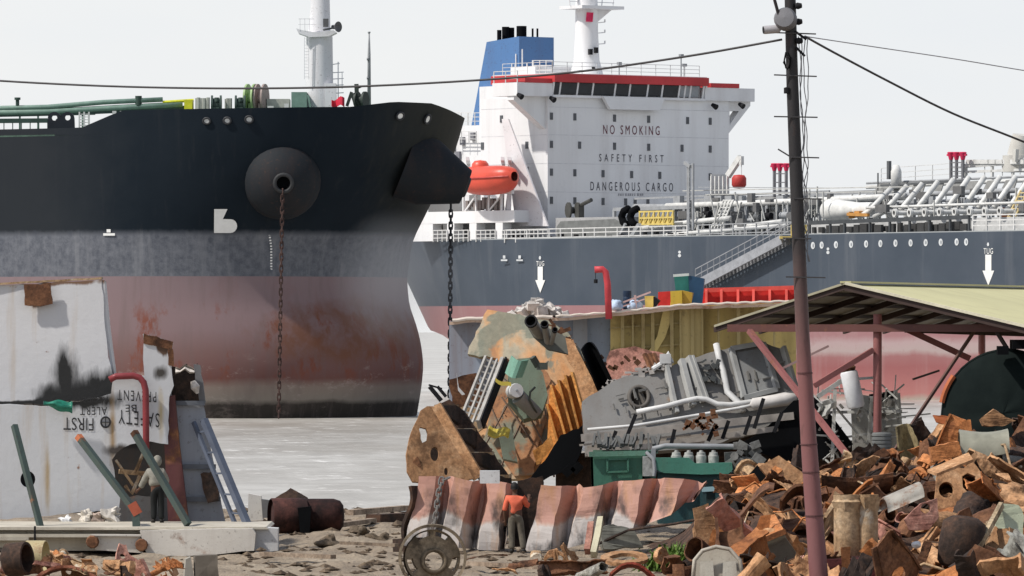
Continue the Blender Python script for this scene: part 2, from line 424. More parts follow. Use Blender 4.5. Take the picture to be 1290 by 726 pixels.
blk = g.mix(g.math('MULTIPLY', aft, .75), blk, (.021, .024, .028))
edge = g.math('ADD', Z, g.math('MULTIPLY_ADD', n3, .5, -.25))
upper = g.mix(g.ramp(g.math('DIVIDE', edge, 20.), [(.580, 0.), (.600, 1.)]), band, blk)
c = g.mix(g.math('GREATER_THAN', Z, 9.02), low, upper)
g.bump(g.math('ADD', g.noise(.22, 3, .5, w=5.), g.math('MULTIPLY', n3, .15)), .25, .12)
HULL1 = g.done(c, .75, 0., .12)
ship1 = thing('tanker', 'black hulled tanker with worn red bottom and bulbous bow aground off the beach', 'ship', C1, 0)
hull1 = part('hull', mb, HULL1, ship1, smooth=50)
mb = MB(); mb.slab([[along(-150, 18.0, -1), along(0, 18.0, -1)]+[h1(t, 18.0) for t in ts[1:-1]]+[along(0, 18.0, 1), along(-150, 18.0, 1)]], V((0, 0, .1)))
part('deck', mb, plain('deck_green', (.10, .17, .13), .7), ship1)
def hull1_at(u, v):     # point and outward normal of the near side seen at a photo pixel
    lo, hi = -PI/2, PI*.2; best = None
    for i in range(400):
        t = lerp(lo, hi, i/399); z = CH-(v-HV)*458/F
        for _ in range(2):
            p = h1(t, z); z = CH-(v-HV)*p.y/F
        uu = CU+F*p.x/p.y
        if best is None or abs(uu-u) < best[0]: best = (abs(uu-u), t, z)
    if u < 118:
        x = 0
        for _ in range(8):
            p = near1(x, 10); x += (u-(CU+F*p.x/p.y))*p.y/F/A1.x
        p = near1(x, 10); z = CH-(v-HV)*p.y/F; return near1(x, z), -L1, A1
    _, t, z = best
    p = h1(t, z); tg = (h1(t+.02, z)-h1(t-.02, z)).normalized(); up = (h1(t, z+.1)-h1(t, z-.1)).normalized()
    n = tg.cross(up).normalized()
    if n.dot(p-C1-V((0, 0, z))) < 0: n = -n
    return p, n, tg
MARKW = plain('mark_white', (.72, .72, .70), .6, var=.08)
def mark1(name, loops, u0, v0, mat=MARKW, off=.05):
    p, n, tg = hull1_at(u0, v0); s = S(p.y)
    if tg.x < 0: tg = -tg
    k = 1/max(.3, tg.x)
    up = n.cross(tg).normalized()
    if up.z < 0: up = -up
    f = lambda u, v: p+n*off+tg*((u-u0)/s*k)+up*(-(v-v0)/s/max(.5, up.z))
    mb = MB()
    for lp in loops: mb.slab([[f(*q) for q in lp]], n*.02)
    return part(name, mb, mat, hull1)
# bow emblem: flag-topped rounded letter shape
em = [(270, 263.5), (286.5, 263.5), (281, 276), (291, 276)]+[(291+8.2*math.cos(a), 284.6+8.6*math.sin(a)) for a in [-PI/2+PI*i/8 for i in range(1, 8)]]+[(291, 293.2), (270.5, 293.2)]
mark1('bow_emblem', [em], 284, 280)
mark1('load_mark', [[(135.5, 289), (140.5, 289), (140.5, 293), (135.5, 293)], [(131, 294), (146, 294), (146, 297), (131, 297)]], 138, 293)
mb_l = []
for i in range(22):
    t = i/21; u = interp([(0, 329), (.25, 337), (.5, 341), (1, 344)], t); v = 273+76*t
    mb_l.append([(u-1.1, v), (u+1.3, v), (u+1.3, v+1.8), (u-1.1, v+1.8)])
mark1('draft_lettering', mb_l, 338, 310)
# fairlead openings
FLR = plain('fairlead_rim', (.03, .032, .036), .5)
for (u, v, ru, rv) in ((261, 152.5, 4.2, 3.4), (286, 152, 4.2, 3.6), (314, 150.5, 4.4, 3.8), (504, 146, 5.2, 4.4), (538, 150, 4.8, 5.4)):
    p, n, tg = hull1_at(u, v); s = S(p.y); up = n.cross(tg).normalized()
    ring = [p+n*.06+tg*(ru/s*1.1*math.cos(a))+up*(rv/s*1.1*math.sin(a)) for a in [2*PI*i/18 for i in range(18)]]
    mb = MB().tube(ring, .07, 6, closed=True)
    fl = part('fairlead', mb, FLR, hull1, smooth=True)
    mb = MB().slab([[p+n*.045+tg*(ru/s*math.cos(a)*.85)+up*(rv/s*math.sin(a)*.8) for a in [2*PI*i/14 for i in range(14)]]], n*.02)
    part('fairlead_sky', mb, plain('fairlead_sky', (.45, .46, .45), .5) if u < 400 else MARKW, fl)  # pale disc standing for the bright sky seen through the opening
# anchor bolsters
BOL = worn('bolster_paint', (.0035, .0065, .0105), -.05, .4, streak=.2, rough=.8, var=.3)
def bolster(u_t, v_t, gam, near):
    d = (A1*math.cos(gam)+L1*math.sin(gam)*(-1 if near else 1)+V((0, 0, -.10 if near else -.38))).normalized()
    if near: tip = P(u_t, v_t, hull1_at(u_t, v_t)[0].y-1.7)
    else: tip = P(u_t, v_t, 459.)
    X = aim(tip, d)
    if near: prof = [(2.6, -4.2), (2.5, -2.0), (2.3, -1.2), (1.9, -.6), (1.2, -.22), (.62, 0), (.42, 0), (.42, -1.2), (.0, -1.2)]
    else: prof = [(2.3, -4.2), (2.2, -2.6), (1.15, -.03), (1.06, 0), (.42, 0), (.42, -1.), (0., -1.)]
    b = part('anchor_bolster', MB().lathe(prof, X, 28), BOL, hull1, smooth=40)
    rr = [X @ V((.55*math.cos(a), .55*math.sin(a), .03)) for a in [2*PI*i/20 for i in range(20)]]
    part('hawse_pipe', MB().tube(rr, .13, 8, closed=True), plain('hawse_rim', (.03, .031, .033), .6), b, smooth=True)
    return tip, d
tipn, dn = bolster(357, 231, R(50), True)
tipf, df = bolster(587, 236, R(38), False)
# anchor chains: hang from the hawse pipes, things of their own
CH_M = rusty('chain_rust', (.02, .014, .012), (.055, .032, .028), (.10, .06, .05))
def chain(pts, pitch, wd, r):
    mb = MB(); acc = 0; path = [V(p) for p in pts]
    seg = [(path[i], path[i+1]) for i in range(len(path)-1)]
    tot = sum((b-a).length for a, b in seg); n = max(2, int(tot/pitch))
    for i in range(n):
        d = (i+.5)/n*tot
        for a, b in seg:
            l = (b-a).length
            if d <= l: o = a.lerp(b, d/l); t = (b-a).normalized(); break
            d -= l
        sd = t.cross(V((0, 1, 0)) if abs(t.y) < .9 else V((1, 0, 0))).normalized(); sd2 = t.cross(sd)
        w_ = (sd if i % 2 else sd2)*.98+(sd2 if i % 2 else sd)*.2; hl = pitch*.72
        lk = []
        for k in range(10):
            an = 2*PI*k/10
            lk.append(o+t*(hl*(.55*math.copysign(1, math.sin(an))*(1 if abs(math.sin(an)) > .2 else 0)+.45*math.sin(an)))+w_*(wd*math.cos(an)))
        mb.tube(lk, r, 6, closed=True)
    return mb
a0 = tipn+V((-.05, -.1, -.42))
mb = chain([a0, P(351, 526, a0.y)], .36, .10, .045)
solo('anchor_chain', mb, CH_M, 'rusty anchor chain hanging down the face of the dark bow beside its white draft marks', 'chain')
a0 = P(568, 258, 459.)
mb = chain([a0, P(566.5, 500, 459.)], .38, .11, .055)
solo('anchor_chain', mb, plain('chain_black', (.02, .022, .026), .6), 'black anchor chain hanging clear of the dark hull, in front of the grey ship', 'chain')
# deck gear of the dark tanker
YD = 470.
def pd(u, v, y=YD): return P(u, v, y)
GP = plain('pipe_green', (.16, .24, .20), .6); GD = plain('dark_green_gear', (.035, .06, .05), .6)
mb = MB().tube([pd(-60, 138), pd(60, 135), pd(130, 129), pd(205, 125.5)], .16, 8)
mb.tube([pd(-60, 143), pd(60, 141), pd(150, 136), pd(230, 132)], .2, 8)
for u in (-20, 25, 48, 104, 112, 145, 180): mb.bar(pd(u, 137), pd(u, 166), .12)
part('deck_pipe', mb, GP, ship1, smooth=True)
mb = MB()
for a, b in (((-60, 146), (120, 142)), ((-60, 153), (60, 152)), ((120, 141), (235, 136))): mb.bar(pd(*a), pd(*b), .2, .3)
for u in range(-50, 80, 11): mb.bar(pd(u, 150), pd(u, 165), .06)
part('catwalk', mb, GD, ship1)
mb = MB()
for u in (100, 106, 112): mb.bar(pd(u, 141, 462), pd(u, 164, 462), .1)
for q in range(6): mb.bar(pd(100, 144+q*3.5, 462), pd(112, 144+q*3.5, 462), .05)
mb.bar(pd(144, 140, 462), pd(144, 150, 462), .25); mb.bar(pd(153, 140, 462), pd(153, 148, 462), .2)
part('deck_ladder', mb, PIPEW, ship1)
mb = MB()      # twin mooring chock standing on the main deck edge
f = frame(76, 150, 459.)
ol = [(60, 163)]+[(60.5+0, 150)]+[(68.5+8.5*math.cos(a), 149+8*math.sin(a)) for a in [PI+PI*i/7 for i in range(8)]]+[(85+8.5*math.cos(a), 149+8*math.sin(a)) for a in [PI+PI*i/7 for i in range(8)]]+[(94, 163)]
mb.pslab(f, [ol, circ(68.5, 148.5, 3.6, n=14), circ(85.2, 148.2, 3.6, n=14)], .5)
part('mooring_chock', mb, plain('chock_paint', (.012, .015, .022), .5), ship1)
mb = MB()
for u in (22, 174): mb.cyl(pd(u, 139), pd(u, 125), .12); 
mb.cyl(pd(22, 126), pd(22, 123), .2); mb.cyl(pd(174.5, 133), pd(174.5, 121), .22)
part_each('vent_post', mb, GD, ship1)
mb = MB().span(pd(232, 139, 468), pd(244, 127, 470)); mb.tube([pd(205, 129), pd(244, 126.5)], .12, 6)
part('yellow_locker', mb, plain('lime_yellow', (.55, .55, .03), .5), ship1)
mb = MB()
for u0, u1, v in ((246, 262, 125), (283, 292, 126), (336, 366, 126)): mb.span(pd(u0, 140, 468), pd(u1, v, 470))
for u in (250, 257, 262, 287, 290): mb.cyl(pd(u, 139, 467), pd(u, 122+u % 3, 467), .12, n=6)
part_each('bollard_gear', mb, plain('pale_gear', (.36, .37, .33), .6), ship1)
for u in (272, 302):
    mb = MB().cyl(pd(u-5.5, 132, 467), pd(u+5.5, 132, 467), .42, n=12)
    for d in (-6, 5): mb.lathe([(.0, 0), (.62, 0), (.62, .12), (0, .12)], aim(pd(u+d, 132, 467), (1, 0, 0)), 14)
    mb.bar(pd(u-5, 139, 467), pd(u-4, 125, 467), .12); mb.span(pd(u-5, 140, 466.5), pd(u+5, 136, 468))
    mb.cyl(pd(u+1, 128, 466.5), pd(u+1, 123, 466.5), .15, n=8)
    part('mooring_winch', mb, plain('winch_dark', (.05, .075, .065), .5), ship1, smooth=40)
for u, mt in ((316.5, plain('winch_lime', (.30, .42, .20), .5)), (329, plain('winch_brown', (.30, .24, .22), .6))):
    mb = MB()
    Xr = aim(pd(u, 124, 468), (.97, -.25, 0))
    mb.lathe([(0, -.3), (.95, -.3), (.95, -.18), (.35, -.16), (.35, .16), (.95, .18), (.95, .3), (0, .3)], Xr, 22)
    mb.span(pd(u-4, 140, 467.5), pd(u+4, 131, 468.5))
    part('windlass_drum', mb, mt, ship1, smooth=40)
mb = MB().span(pd(367, 139, 468), pd(388, 118, 471))
mb.bar(pd(388, 120, 468), pd(391, 136, 468), .12)
part('winch_housing', mb, plain('housing_green', (.15, .24, .20), .6), ship1)
mb = MB().span(pd(358, 137, 467), pd(364, 131, 467.6)); mb.span(pd(337, 137, 467), pd(345, 134, 467.6))
part_each('white_locker', mb, PIPEW, ship1)
# foremast
MA = worn('mast_white', (.66, .66, .68), .0, .5, streak=.2, var=.1)
mb = MB().tube([pd(402.5, 140), pd(402.5, 47)], [.92, .86], 20); mb.tube([pd(402.5, 47), pd(402.5, 38), pd(403.5, 0), pd(404, -60)], [.86, .72, .62, .5], 20)
fm = part('foremast', mb, MA, ship1, smooth=40)
mb = MB().slab([[pd(373, 36, 469), pd(376, 42, 469), pd(390, 47, 469), pd(414, 46, 469), pd(424, 41, 469), pd(420, 38, 469), pd(398, 41, 469), pd(380, 38, 469)]], V((0, 2, 0)))
for u in (378, 384, 390): mb.bar(pd(u, 39, 469), pd(u, 24, 469), .035)
mb.bar(pd(376, 24, 469), pd(396, 24, 469), .035); mb.bar(pd(376, 31, 469), pd(396, 31, 469), .03)
part('mast_platform', mb, MA, fm)
mb = MB().lathe([(0, -.5), (.14, -.5), (.16, -.2), (.32, -.05), (.36, .02), (.33, .02), (.2, -.05), (0, -.1)], aim(pd(426, 34, 468), (.75, -.65, 0)), 20)
mb.bar(pd(407, 38, 468), pd(422, 35, 468), .12); mb.span(pd(407, 34, 467.8), pd(414, 24, 468.2)); 
part('fog_horn', mb, plain('horn_grey', (.10, .10, .105), .4), fm, smooth=40)
mb = MB()
for u in (383.5, 389): mb.bar(pd(u, 47, 469), pd(u, 100, 469), .035)
for q in range(13): mb.bar(pd(383.5, 49+q*4, 469), pd(389, 49+q*4, 469), .025)
part('mast_ladder', mb, MA, fm)
mb = MB()
mb.bar(pd(415, 136), pd(415, 80), .13); mb.bar(pd(426, 134), pd(426, 78), .07); mb.bar(pd(415, 82), pd(428, 80), .06)
for v in (92, 100, 108, 118): mb.bar(pd(415, v), pd(433, v-1), .06)
mb.bar(pd(431, 92), pd(431, 112), .05); mb.cyl(pd(415, 82), pd(415, 78), .15, n=8); mb.span(pd(409, 135, 469), pd(424, 106, 470.5))
part('vent_frame', mb, MA, ship1)
mb = MB().tube([pd(465, 140), pd(465, 70), pd(465, 40)], [.13, .1, .045], 8)
for v in (74, 98): mb.span(pd(462, v+2, 469.8), pd(465, v-1, 470.2))
mb.cyl(pd(465, 42), pd(465, 40), .09, n=6)
part('jack_staff', mb, GREYM, ship1, smooth=True)
mb = MB().sheet(6, 3, lambda a, b: pd(418+16*a, 126+8*b+2*math.sin(a*7)-4*a*(1-b), 466+.3*math.sin(a*6)), .03)
part('red_tarpaulin', mb, plain('tarp_red', (.55, .03, .06), .6), ship1)
mb = MB().lathe([(0, -.35), (.55, -.35), (.55, -.2), (.25, -.2), (.25, .2), (.55, .2), (.55, .35), (0, .35)], aim(pd(455, 126, 466), (.9, -.4, 0)), 18)
mb.span(pd(446, 136, 466), pd(460, 128, 467)); mb.bar(pd(450, 132, 466), pd(449, 106, 466), .28); mb.bar(pd(447, 112, 466), pd(455, 109, 466), .16); mb.bar(pd(437, 134, 466), pd(443, 116, 466), .2); mb.bar(pd(444, 118, 466), pd(448, 130, 466), .5, .3)
part('bow_winch', mb, plain('bow_gear', (.035, .045, .04), .6), ship1, smooth=40)
# ================= grey tanker behind, white deckhouse aft =================
A2 = V((.616, -.788, 0)).normalized(); L2 = V((-A2.y, A2.x, 0)); ROT2 = math.atan2(A2.y, A2.x)
O2 = P(690, HV, 620)-L2*4; O2.z = 0
def loc2(x, y, z): return V((x, y, z))
def s2s(u, v, y=0.):     # photo pixel -> ship coordinates on a fore-and-aft plane y
    k = (u-CU)/F; x = (k*(O2.y+L2.y*y)-O2.x-L2.x*y)/(A2.x-A2.y*k)
    Yw = O2.y+A2.y*x+L2.y*y; return V((x, y, CH-(v-HV)*Yw/F))
def s2f(u, v, x=0.):     # photo pixel -> ship coordinates on a plane across the ship
    k = (u-CU)/F; y = (k*(O2.y+A2.y*x)-O2.x-A2.x*x)/(L2.x-L2.y*k)
    Yw = O2.y+A2.y*x+L2.y*y; return V((x, y, CH-(v-HV)*Yw/F))
ship2 = thing('tanker', 'grey hulled tanker with white deckhouse, blue funnel and pipe covered deck', 'ship', O2, ROT2)
def p2(name, mb, mat, parent=ship2, smooth=False): return part(name, mb, mat, parent, local=True, smooth=smooth)
DZ = 13.55      # deck height
def hw(x, z):   # inset of the near side towards the stern
    return 15*(clamp((6-x)/34)**2)*(1.05-.75*clamp(z/DZ)) + (15*clamp((x-105)/40)**2 if x > 105 else 0)
def zb(x): return interp([(-27, 8.2), (-24.5, 6.6), (-21, 5.7), (-16.5, 5.3), (-13.5, 4.6), (-12.4, 3.), (-11.9, -1.5), (200, -1.5)], x)
stx = [-26.5, -25.5, -24, -22, -20, -18, -16, -14.5, -13.5, -12.8, -12.4, -12, -11.5, -9, -6, -3, 0, 4, 8, 15, 30, 50, 70, 90, 105, 115, 125, 135, 144]
def sec(x, side):
    b = zb(x); o = []
    for j in range(15):
        z = lerp(b, DZ, j/14); h = hw(x, z)
        if x < -20: h += (-20-x)**2*.12*(1-.5*z/DZ)
        o.append(V((x-(z < 9)*.0, h if side < 0 else 30-h, z)))
    return o
mb = MB(); c_ = [sec(x, -1) for x in stx]+[sec(x, 1) for x in stx[::-1]]; c_.append(c_[0])
mb.add([p for c in c_ for p in c], [(i*15+j, (i+1)*15+j, (i+1)*15+j+1, i*15+j+1) for i in range(len(c_)-1) for j in range(14)])
ns = len(stx)
for i in range(ns-1):
    a = sec(stx[i], -1); b = sec(stx[i+1], -1); c = sec(stx[i], 1); d = sec(stx[i+1], 1)
    mb.add([a[-1]-V((0, 0, .05)), b[-1]-V((0, 0, .05)), d[-1]-V((0, 0, .05)), c[-1]-V((0, 0, .05)), a[0], b[0], d[0], c[0]], [(0, 1, 2, 3), (4, 5, 6, 7)])
g = G('grey_hull_paint')
X, Y, Z = g.sep()
n1 = g.noise(.2, 7, .6, w=1.); st = g.noise(1., 6, .65, w=2., vec=g.scale(g.co, (.55, .55, .035))); n3 = g.noise(1.6, 7, .7, w=4.)
up = g.mix(g.ramp(n1, [(.35, 0.), (.65, 1.)]), (.044, .058, .078), (.060, .075, .097))
up = g.mix(g.math('MULTIPLY', g.ramp(st, [(.54, 0.), (.72, 1.)]), .4), up, (.14, .15, .165))
up = g.mix(g.math('MULTIPLY', g.ramp(n3, [(.6, 0.), (.72, 1.)]), .3), up, (.05, .05, .055))
zz = g.math('ADD', Z, g.math('MULTIPLY_ADD', n1, 1.2, -.6))
lo = g.ramp(g.math('DIVIDE', zz, 9.), [(0., (.30, .26, .22)), (.05, (.32, .13, .12)), (.3, (.24, .085, .085)), (.39, (.25, .11, .11)), (.44, (.33, .26, .25)), (.51, (.34, .25, .25)), (.58, (.27, .14, .145)), (1., (.27, .14, .145))])
lo = g.mix(g.math('MULTIPLY', g.ramp(st, [(.52, 0.), (.72, 1.)]), .35), lo, (.36, .28, .27))
lo = g.mix(g.math('MULTIPLY', g.ramp(n3, [(.55, 0.), (.7, 1.)]), .4), lo, (.22, .09, .085))
c = g.mix(g.math('GREATER_THAN', Z, 7.75), lo, up)
c = g.mix(g.math('GREATER_THAN', Z, DZ-.08), c, (.30, .32, .33))
g.bump(g.math('ADD', g.noise(.12, 3, .5, w=5.), g.math('MULTIPLY', n3, .1)), .2, .12)
hull2 = p2('hull', mb, g.done(c, .55, 0., .3), smooth=40)
# rudder and its horn under the stern
mb = MB().slab([[V((-17.6, 14.8, 5.5)), V((-15.2, 14.8, 5.4)), V((-14.8, 14.8, 2.6)), V((-14.6, 14.8, -1)), V((-18.2, 14.8, -1)), V((-18.2, 14.8, 2.4))]], V((0, .5, 0)))
p2('rudder', mb, worn('rudder_paint', (.40, .20, .21), .25, .5))
mb = MB().cyl((-12.6, 15, 1.6), (-13.6, 15, 1.6), .7, .3, 16)
for k in range(4):
    a = k*PI/2+.4; d = V((0, math.cos(a), math.sin(a))); q = d.cross(V((1, 0, 0)))
    mb.slab([[V((-13.1, 15, 1.6))+d*.5-q*.3, V((-13.1, 15, 1.6))+d*1.6-q*.8, V((-13.0, 15, 1.6))+d*3-q*.3, V((-13.0, 15, 1.6))+d*3+q*.4, V((-13.1, 15, 1.6))+d*.5+q*.3]], V((-.12, 0, 0)))
p2('propeller', mb, rusty('bronze', (.12, .07, .03), (.22, .13, .06), (.30, .2, .1)))

def p2e(name, mb, mat, parent=ship2, smooth=False): part_each(name, mb, mat, parent, True, smooth)
# ---- deckhouse ----
yR = s2f(918, 200).y; zTop = s2f(700, 122).z
HY0, HY1, HX0 = 4.0, yR, -9.5
HM = MB().span((HX0, HY0, DZ-.2), (0, HY1, zTop))
house = p2('deckhouse', HM, W_SHIP)
WINM = plain('porthole_glass', (.085, .09, .10), .2)  # glass lightened to stand for haze over the distance
def winf(u, v, w=.30, h=.62):
    p = s2f(u, v); p2('window', MB().box((.02, p.y, p.z), (.08, w, h)), WINM, house)
for v0, v1, us in ((146.5, 153, (694.5, 724, 774, 817, 866, 894.5)), (182, 188, (694.5, 730, 774, 817, 859, 894.5)), (217, 223, (694.5, 724, 759.5, 795.5, 831, 894.5)), (252.5, 257, (694.5, 724, 759.5, 788, 800, 816))):
    for u in us: winf(u, lerp(v0, v1, (u-694)/200))
for u, v in ((608, 184), (632, 150), (644.5, 183), (612, 215), (664, 215), (664, 183)):
    p = s2s(u, v, HY0); p2('window', MB().box((p.x, HY0-.02, p.z), (.38, .08, .62)), WINM, house)
TXD = plain('lettering_dark', (.06, .06, .075), .6); TXR = plain('lettering_red', (.13, .035, .05), .6)
def words2(body, u0, u1, v0, v1, mat, sp):
    a = s2f(u0, v1, .03); b = s2f(u1, v1, .03); c = s2f(u0, v0, .03)
    vs, fs = text_mesh(body, b.y-a.y, c.z-a.z, sp)
    p2('lettering', MB().add(vs, fs, 0, axes((.03, a.y, a.z), (0, 1, 0), (0, 0, 1), (1, 0, 0))), mat, house)
words2('NO SMOKING', 760, 831, 157.5, 169, TXR, 1.55)
words2('SAFETY FIRST', 755, 836, 194, 203.5, TXD, 2.0)
words2('DANGEROUS CARGO', 744, 848, 229, 240, TXD, 1.75)
mb = MB(); rn = random.Random(4)
u = 779
while u < 810:
    a = s2f(u, 245.5, .03); wd_ = rn.uniform(.08, .2); mb.span((.025, a.y, a.z-.1), (.035, a.y+wd_, a.z+.1)); u += rn.uniform(2.6, 3.6)
p2('small_lettering', mb, plain('lettering_faint', (.30, .30, .32), .6), house)
# deck-line seams of the house front
mb = MB()
for v in (135, 170, 206, 242):
    z = s2f(700, v).z; mb.span((.0, HY0+.05, z-.02), (.012, HY1-.05, z+.02)); mb.span((HX0+.1, HY0-.012, z-.02), (-.05, HY0, z+.02))
p2('deck_seam', mb, plain('seam_white', (.52, .52, .54), .6), house)
# bridge: wheelhouse with raked windows, wings, red roof edge
by0 = s2f(697, 110, .4).y; by1 = s2f(889, 110, .4).y
zb0 = zTop; zsill = s2f(700, 119.5, .4).z; zhead = s2f(700, 103.5, .4).z; zroof = s2f(700, 93, .4).z
W2 = W_SHIP
mb = MB().span((-8, by0, zb0-.05), (.38, by1, zsill))          # apron under the windows
mb.span((-8, by0, zsill-.01), (-.35, by1, zhead+.02))
mb.slab([[V((.4, s2f(757, 120, .4).y, zsill-.05)), V((.4, s2f(835, 120, .4).y, zsill-.05)), V((.4, s2f(828, 142, .4).y, zb0-1.0)), V((.4, s2f(766, 142, .4).y, zb0-1.0))]], V((.35, 0, 0)))
wh = p2('wheelhouse', mb, W2)
mb = MB().span((-8.3, by0-.1, zhead), (.75, by1+.1, zroof))
p2('roof_edge', mb, worn('roof_red', (.50, .04, .045), .0, .5, streak=.1), wh)
p2('wheelhouse_roof', MB().span((-8.2, by0, zroof), (.6, by1, zroof+.06)), W2, wh)
wu = [(698, 704.5), (706.5, 726.5), (728.5, 745.5), (748, 773.5), (776, 792), (794.5, 814.5), (817, 832.5), (836, 854), (857, 862), (863.5, 868.5), (871, 880)]
mb = MB().span((-.3, by0+.02, zsill), (-.25, by1-.02, zhead))
for a, b in wu:
    ya = s2f(a, 112, .3).y; yb = s2f(b, 112, .3).y
    x0, x1 = .22, .42
    p2('bridge_window', MB().slab([[V((x0, ya, zsill+.08)), V((x0, yb, zsill+.08)), V((x1, yb, zhead-.04)), V((x1, ya, zhead-.04))]], V((-.04, 0, 0))), GLASS if a < 850 else plain('light_pane', (.25, .27, .29), .2), wh)
mb = MB()
us_ = [697]+[(wu[i][1]+wu[i+1][0])/2 for i in range(len(wu)-1)]+[886, 889]
for u in us_:
    y = s2f(u, 112, .3).y; mb.slab([[V((.2, y-.09, zsill)), V((.2, y+.09, zsill)), V((.44, y+.09, zhead)), V((.44, y-.09, zhead))]], V((-.12, 0, 0)))
p2e('window_mullion', mb, W2, wh)
# wings
def wingbox(name, y0, y1, par=wh):
    m_ = MB().span((-3.2, y0, zb0), (.3, y1, zb0+1.15)); return p2(name, m_, W2, par)
yl = s2f(640, 120, 0).y; yr = s2f(948, 120, 0).y
wl = wingbox('bridge_wing', HY0-3.6, by0-.02); wr = wingbox('bridge_wing', by1+.02, yr)
for y0, y1 in ((s2f(661, 112, .3).y, s2f(696, 112, .3).y), (s2f(896, 122, .3).y, s2f(931, 122, .3).y)):
    p2('wing_awning', MB().span((-2.6, y0, zb0+1.16), (.35, y1, zb0+1.55)), worn('roof_red', (.50, .04, .045), .0, .5, streak=.1), wl if y0 < 8 else wr)
za = zb0
mb = MB().slab([[V((-1.2, HY1-.1, za)), V((-1.2, yr, za)), V((-1.2, yr, za-.35)), V((-1.2, HY1-.1, za-3.2))], [V((-1.2, HY1+.35, za-.85)), V((-1.2, HY1+1.45, za-.85)), V((-1.2, HY1+.35, za-2.1))]], V((.9, 0, 0)))
p2('wing_bracket', mb, W2, wr)
mb = MB().slab([[V((-1.2, HY0+.1, za)), V((-1.2, HY0-3.5, za)), V((-1.2, HY0-3.5, za-.35)), V((-1.2, HY0+.1, za-2.9))]], V((.9, 0, 0)))
p2('wing_bracket', mb, W2, wl)
mb = MB()
for u, v in ((693, 123), (897, 132), (652, 119), (931, 131)): p = s2f(u, v, .35); mb.cyl(p+V((.02, 0, 0)), p+V((.5, .1, -.25)), .16, .26, 10)
p2e('floodlight', mb, DARK, wh, smooth=40)
mb = MB()
for u, v0, v1 in ((930, 131, 117), (858, 102, 72), (862, 100, 84), (780, 97, 82)):
    a = s2f(u, v0, -1); b = s2f(u, v1, -1); mb.cyl(a, b, .06, n=6); mb.span(b-V((.15, .15, .0)), b+V((.15, .2, .25)))
p2('antenna', mb, GREYM, wh)
# monkey island rails
def railing(name, pts, h=1.05, step=1.5, parent=ship2, mat=PIPEW, rr=.035, bars=3):
    m_ = MB(); pts = [V(p) for p in pts]
    for a, b in zip(pts, pts[1:]):
        n = max(1, int((b-a).length/step))
        for i in range(n+1): q = a.lerp(b, i/n); m_.bar(q, q+V((0, 0, h)), rr*2)
        for k in range(1, bars+1): m_.bar(a+V((0, 0, h*k/bars)), b+V((0, 0, h*k/bars)), rr*1.7)
    return p2(name, m_, mat, parent)
railing('roof_railing', [(-7, by0+.2, zroof+.05), (0, by0+.2, zroof+.05), (0, by1-.4, zroof+.05)], 1.0, 1.6, wh, rr=.025)
railing('wing_railing', [(-3.1, HY0-3.5, zb0+1.15), (.2, HY0-3.5, zb0+1.15)], 1.0, 1.1, wl)
# radar mast
mx_ = -5.0
def mf(u, v): return s2f(u, v, mx_)
b0 = mf(735, 100)
mb = MB()
tw = [(80, 1.35, 1.35), (30, .95, .95), (0, .9, .9), (-60, .8, .8)]
vs = []
for v, a, b in ((100, 1.75, 1.5), (84, 1.3, 1.3), (76, 1.15, 1.15), (40, 1.02, 1.02), (14, 1.0, 1.0), (-30, .9, .9)):
    q = mf(739 if v < 60 else 739, v)
    for k in range(12): an = 2*PI*k/12; vs.append(V((mx_+a*math.cos(an), q.y+b*math.sin(an), q.z)))
mb.add(vs, [(i*12+j, i*12+(j+1) % 12, (i+1)*12+(j+1) % 12, (i+1)*12+j) for i in range(5) for j in range(12)])
rm = p2('radar_mast', mb, W2, smooth=40)
q0 = mf(719, 9); q1 = mf(772, 9); qt = mf(740, 18)
mb = MB().span((mx_-1.6, q0.y, q0.z-.15), (mx_+1.6, q1.y, q0.z+.12))
mb.slab([[V((mx_, mf(750, 12).y, q0.z-.15)), V((mx_, mf(768, 12).y, q0.z-.15)), V((mx_, mf(751, 24).y, q0.z-1.2))]], V((.3, 0, 0)))
for u in (718, 728, 744, 758, 772): a = mf(u, 8); mb.bar(a, a+V((0, .15*(1 if u > 745 else -1), 1.4)), .06)
for h in (.5, 1., 1.4): mb.bar(V((mx_, q0.y-.1, q0.z+h)), V((mx_, q1.y+.15, q0.z+h)), .06)
for v in (29, 42, 56): a = mf(752, v); b = mf(762, v-1); mb.bar(a, b, .09); mb.bar(b, b+V((0, 0, .25)), .09)
p2('mast_platform', mb, W2, rm)
a = mf(728, 28); b = mf(737, 16.5)
p2('mast_flag', MB().sheet(5, 4, lambda s_, t: V((mx_+1.1+.12*math.sin(s_*6), lerp(a.y, b.y, s_)+.1*t, lerp(a.z, b.z, t))), .02), plain('flag_red', (.6, .03, .10), .7), rm)
mb = MB()
for u, v in ((733, 66), (740, 64), (736, 88)): a = mf(u, v); mb.box((mx_+1.2, a.y, a.z), (.3, .3, .5))
p2e('mast_lamp', mb, DARK, rm)
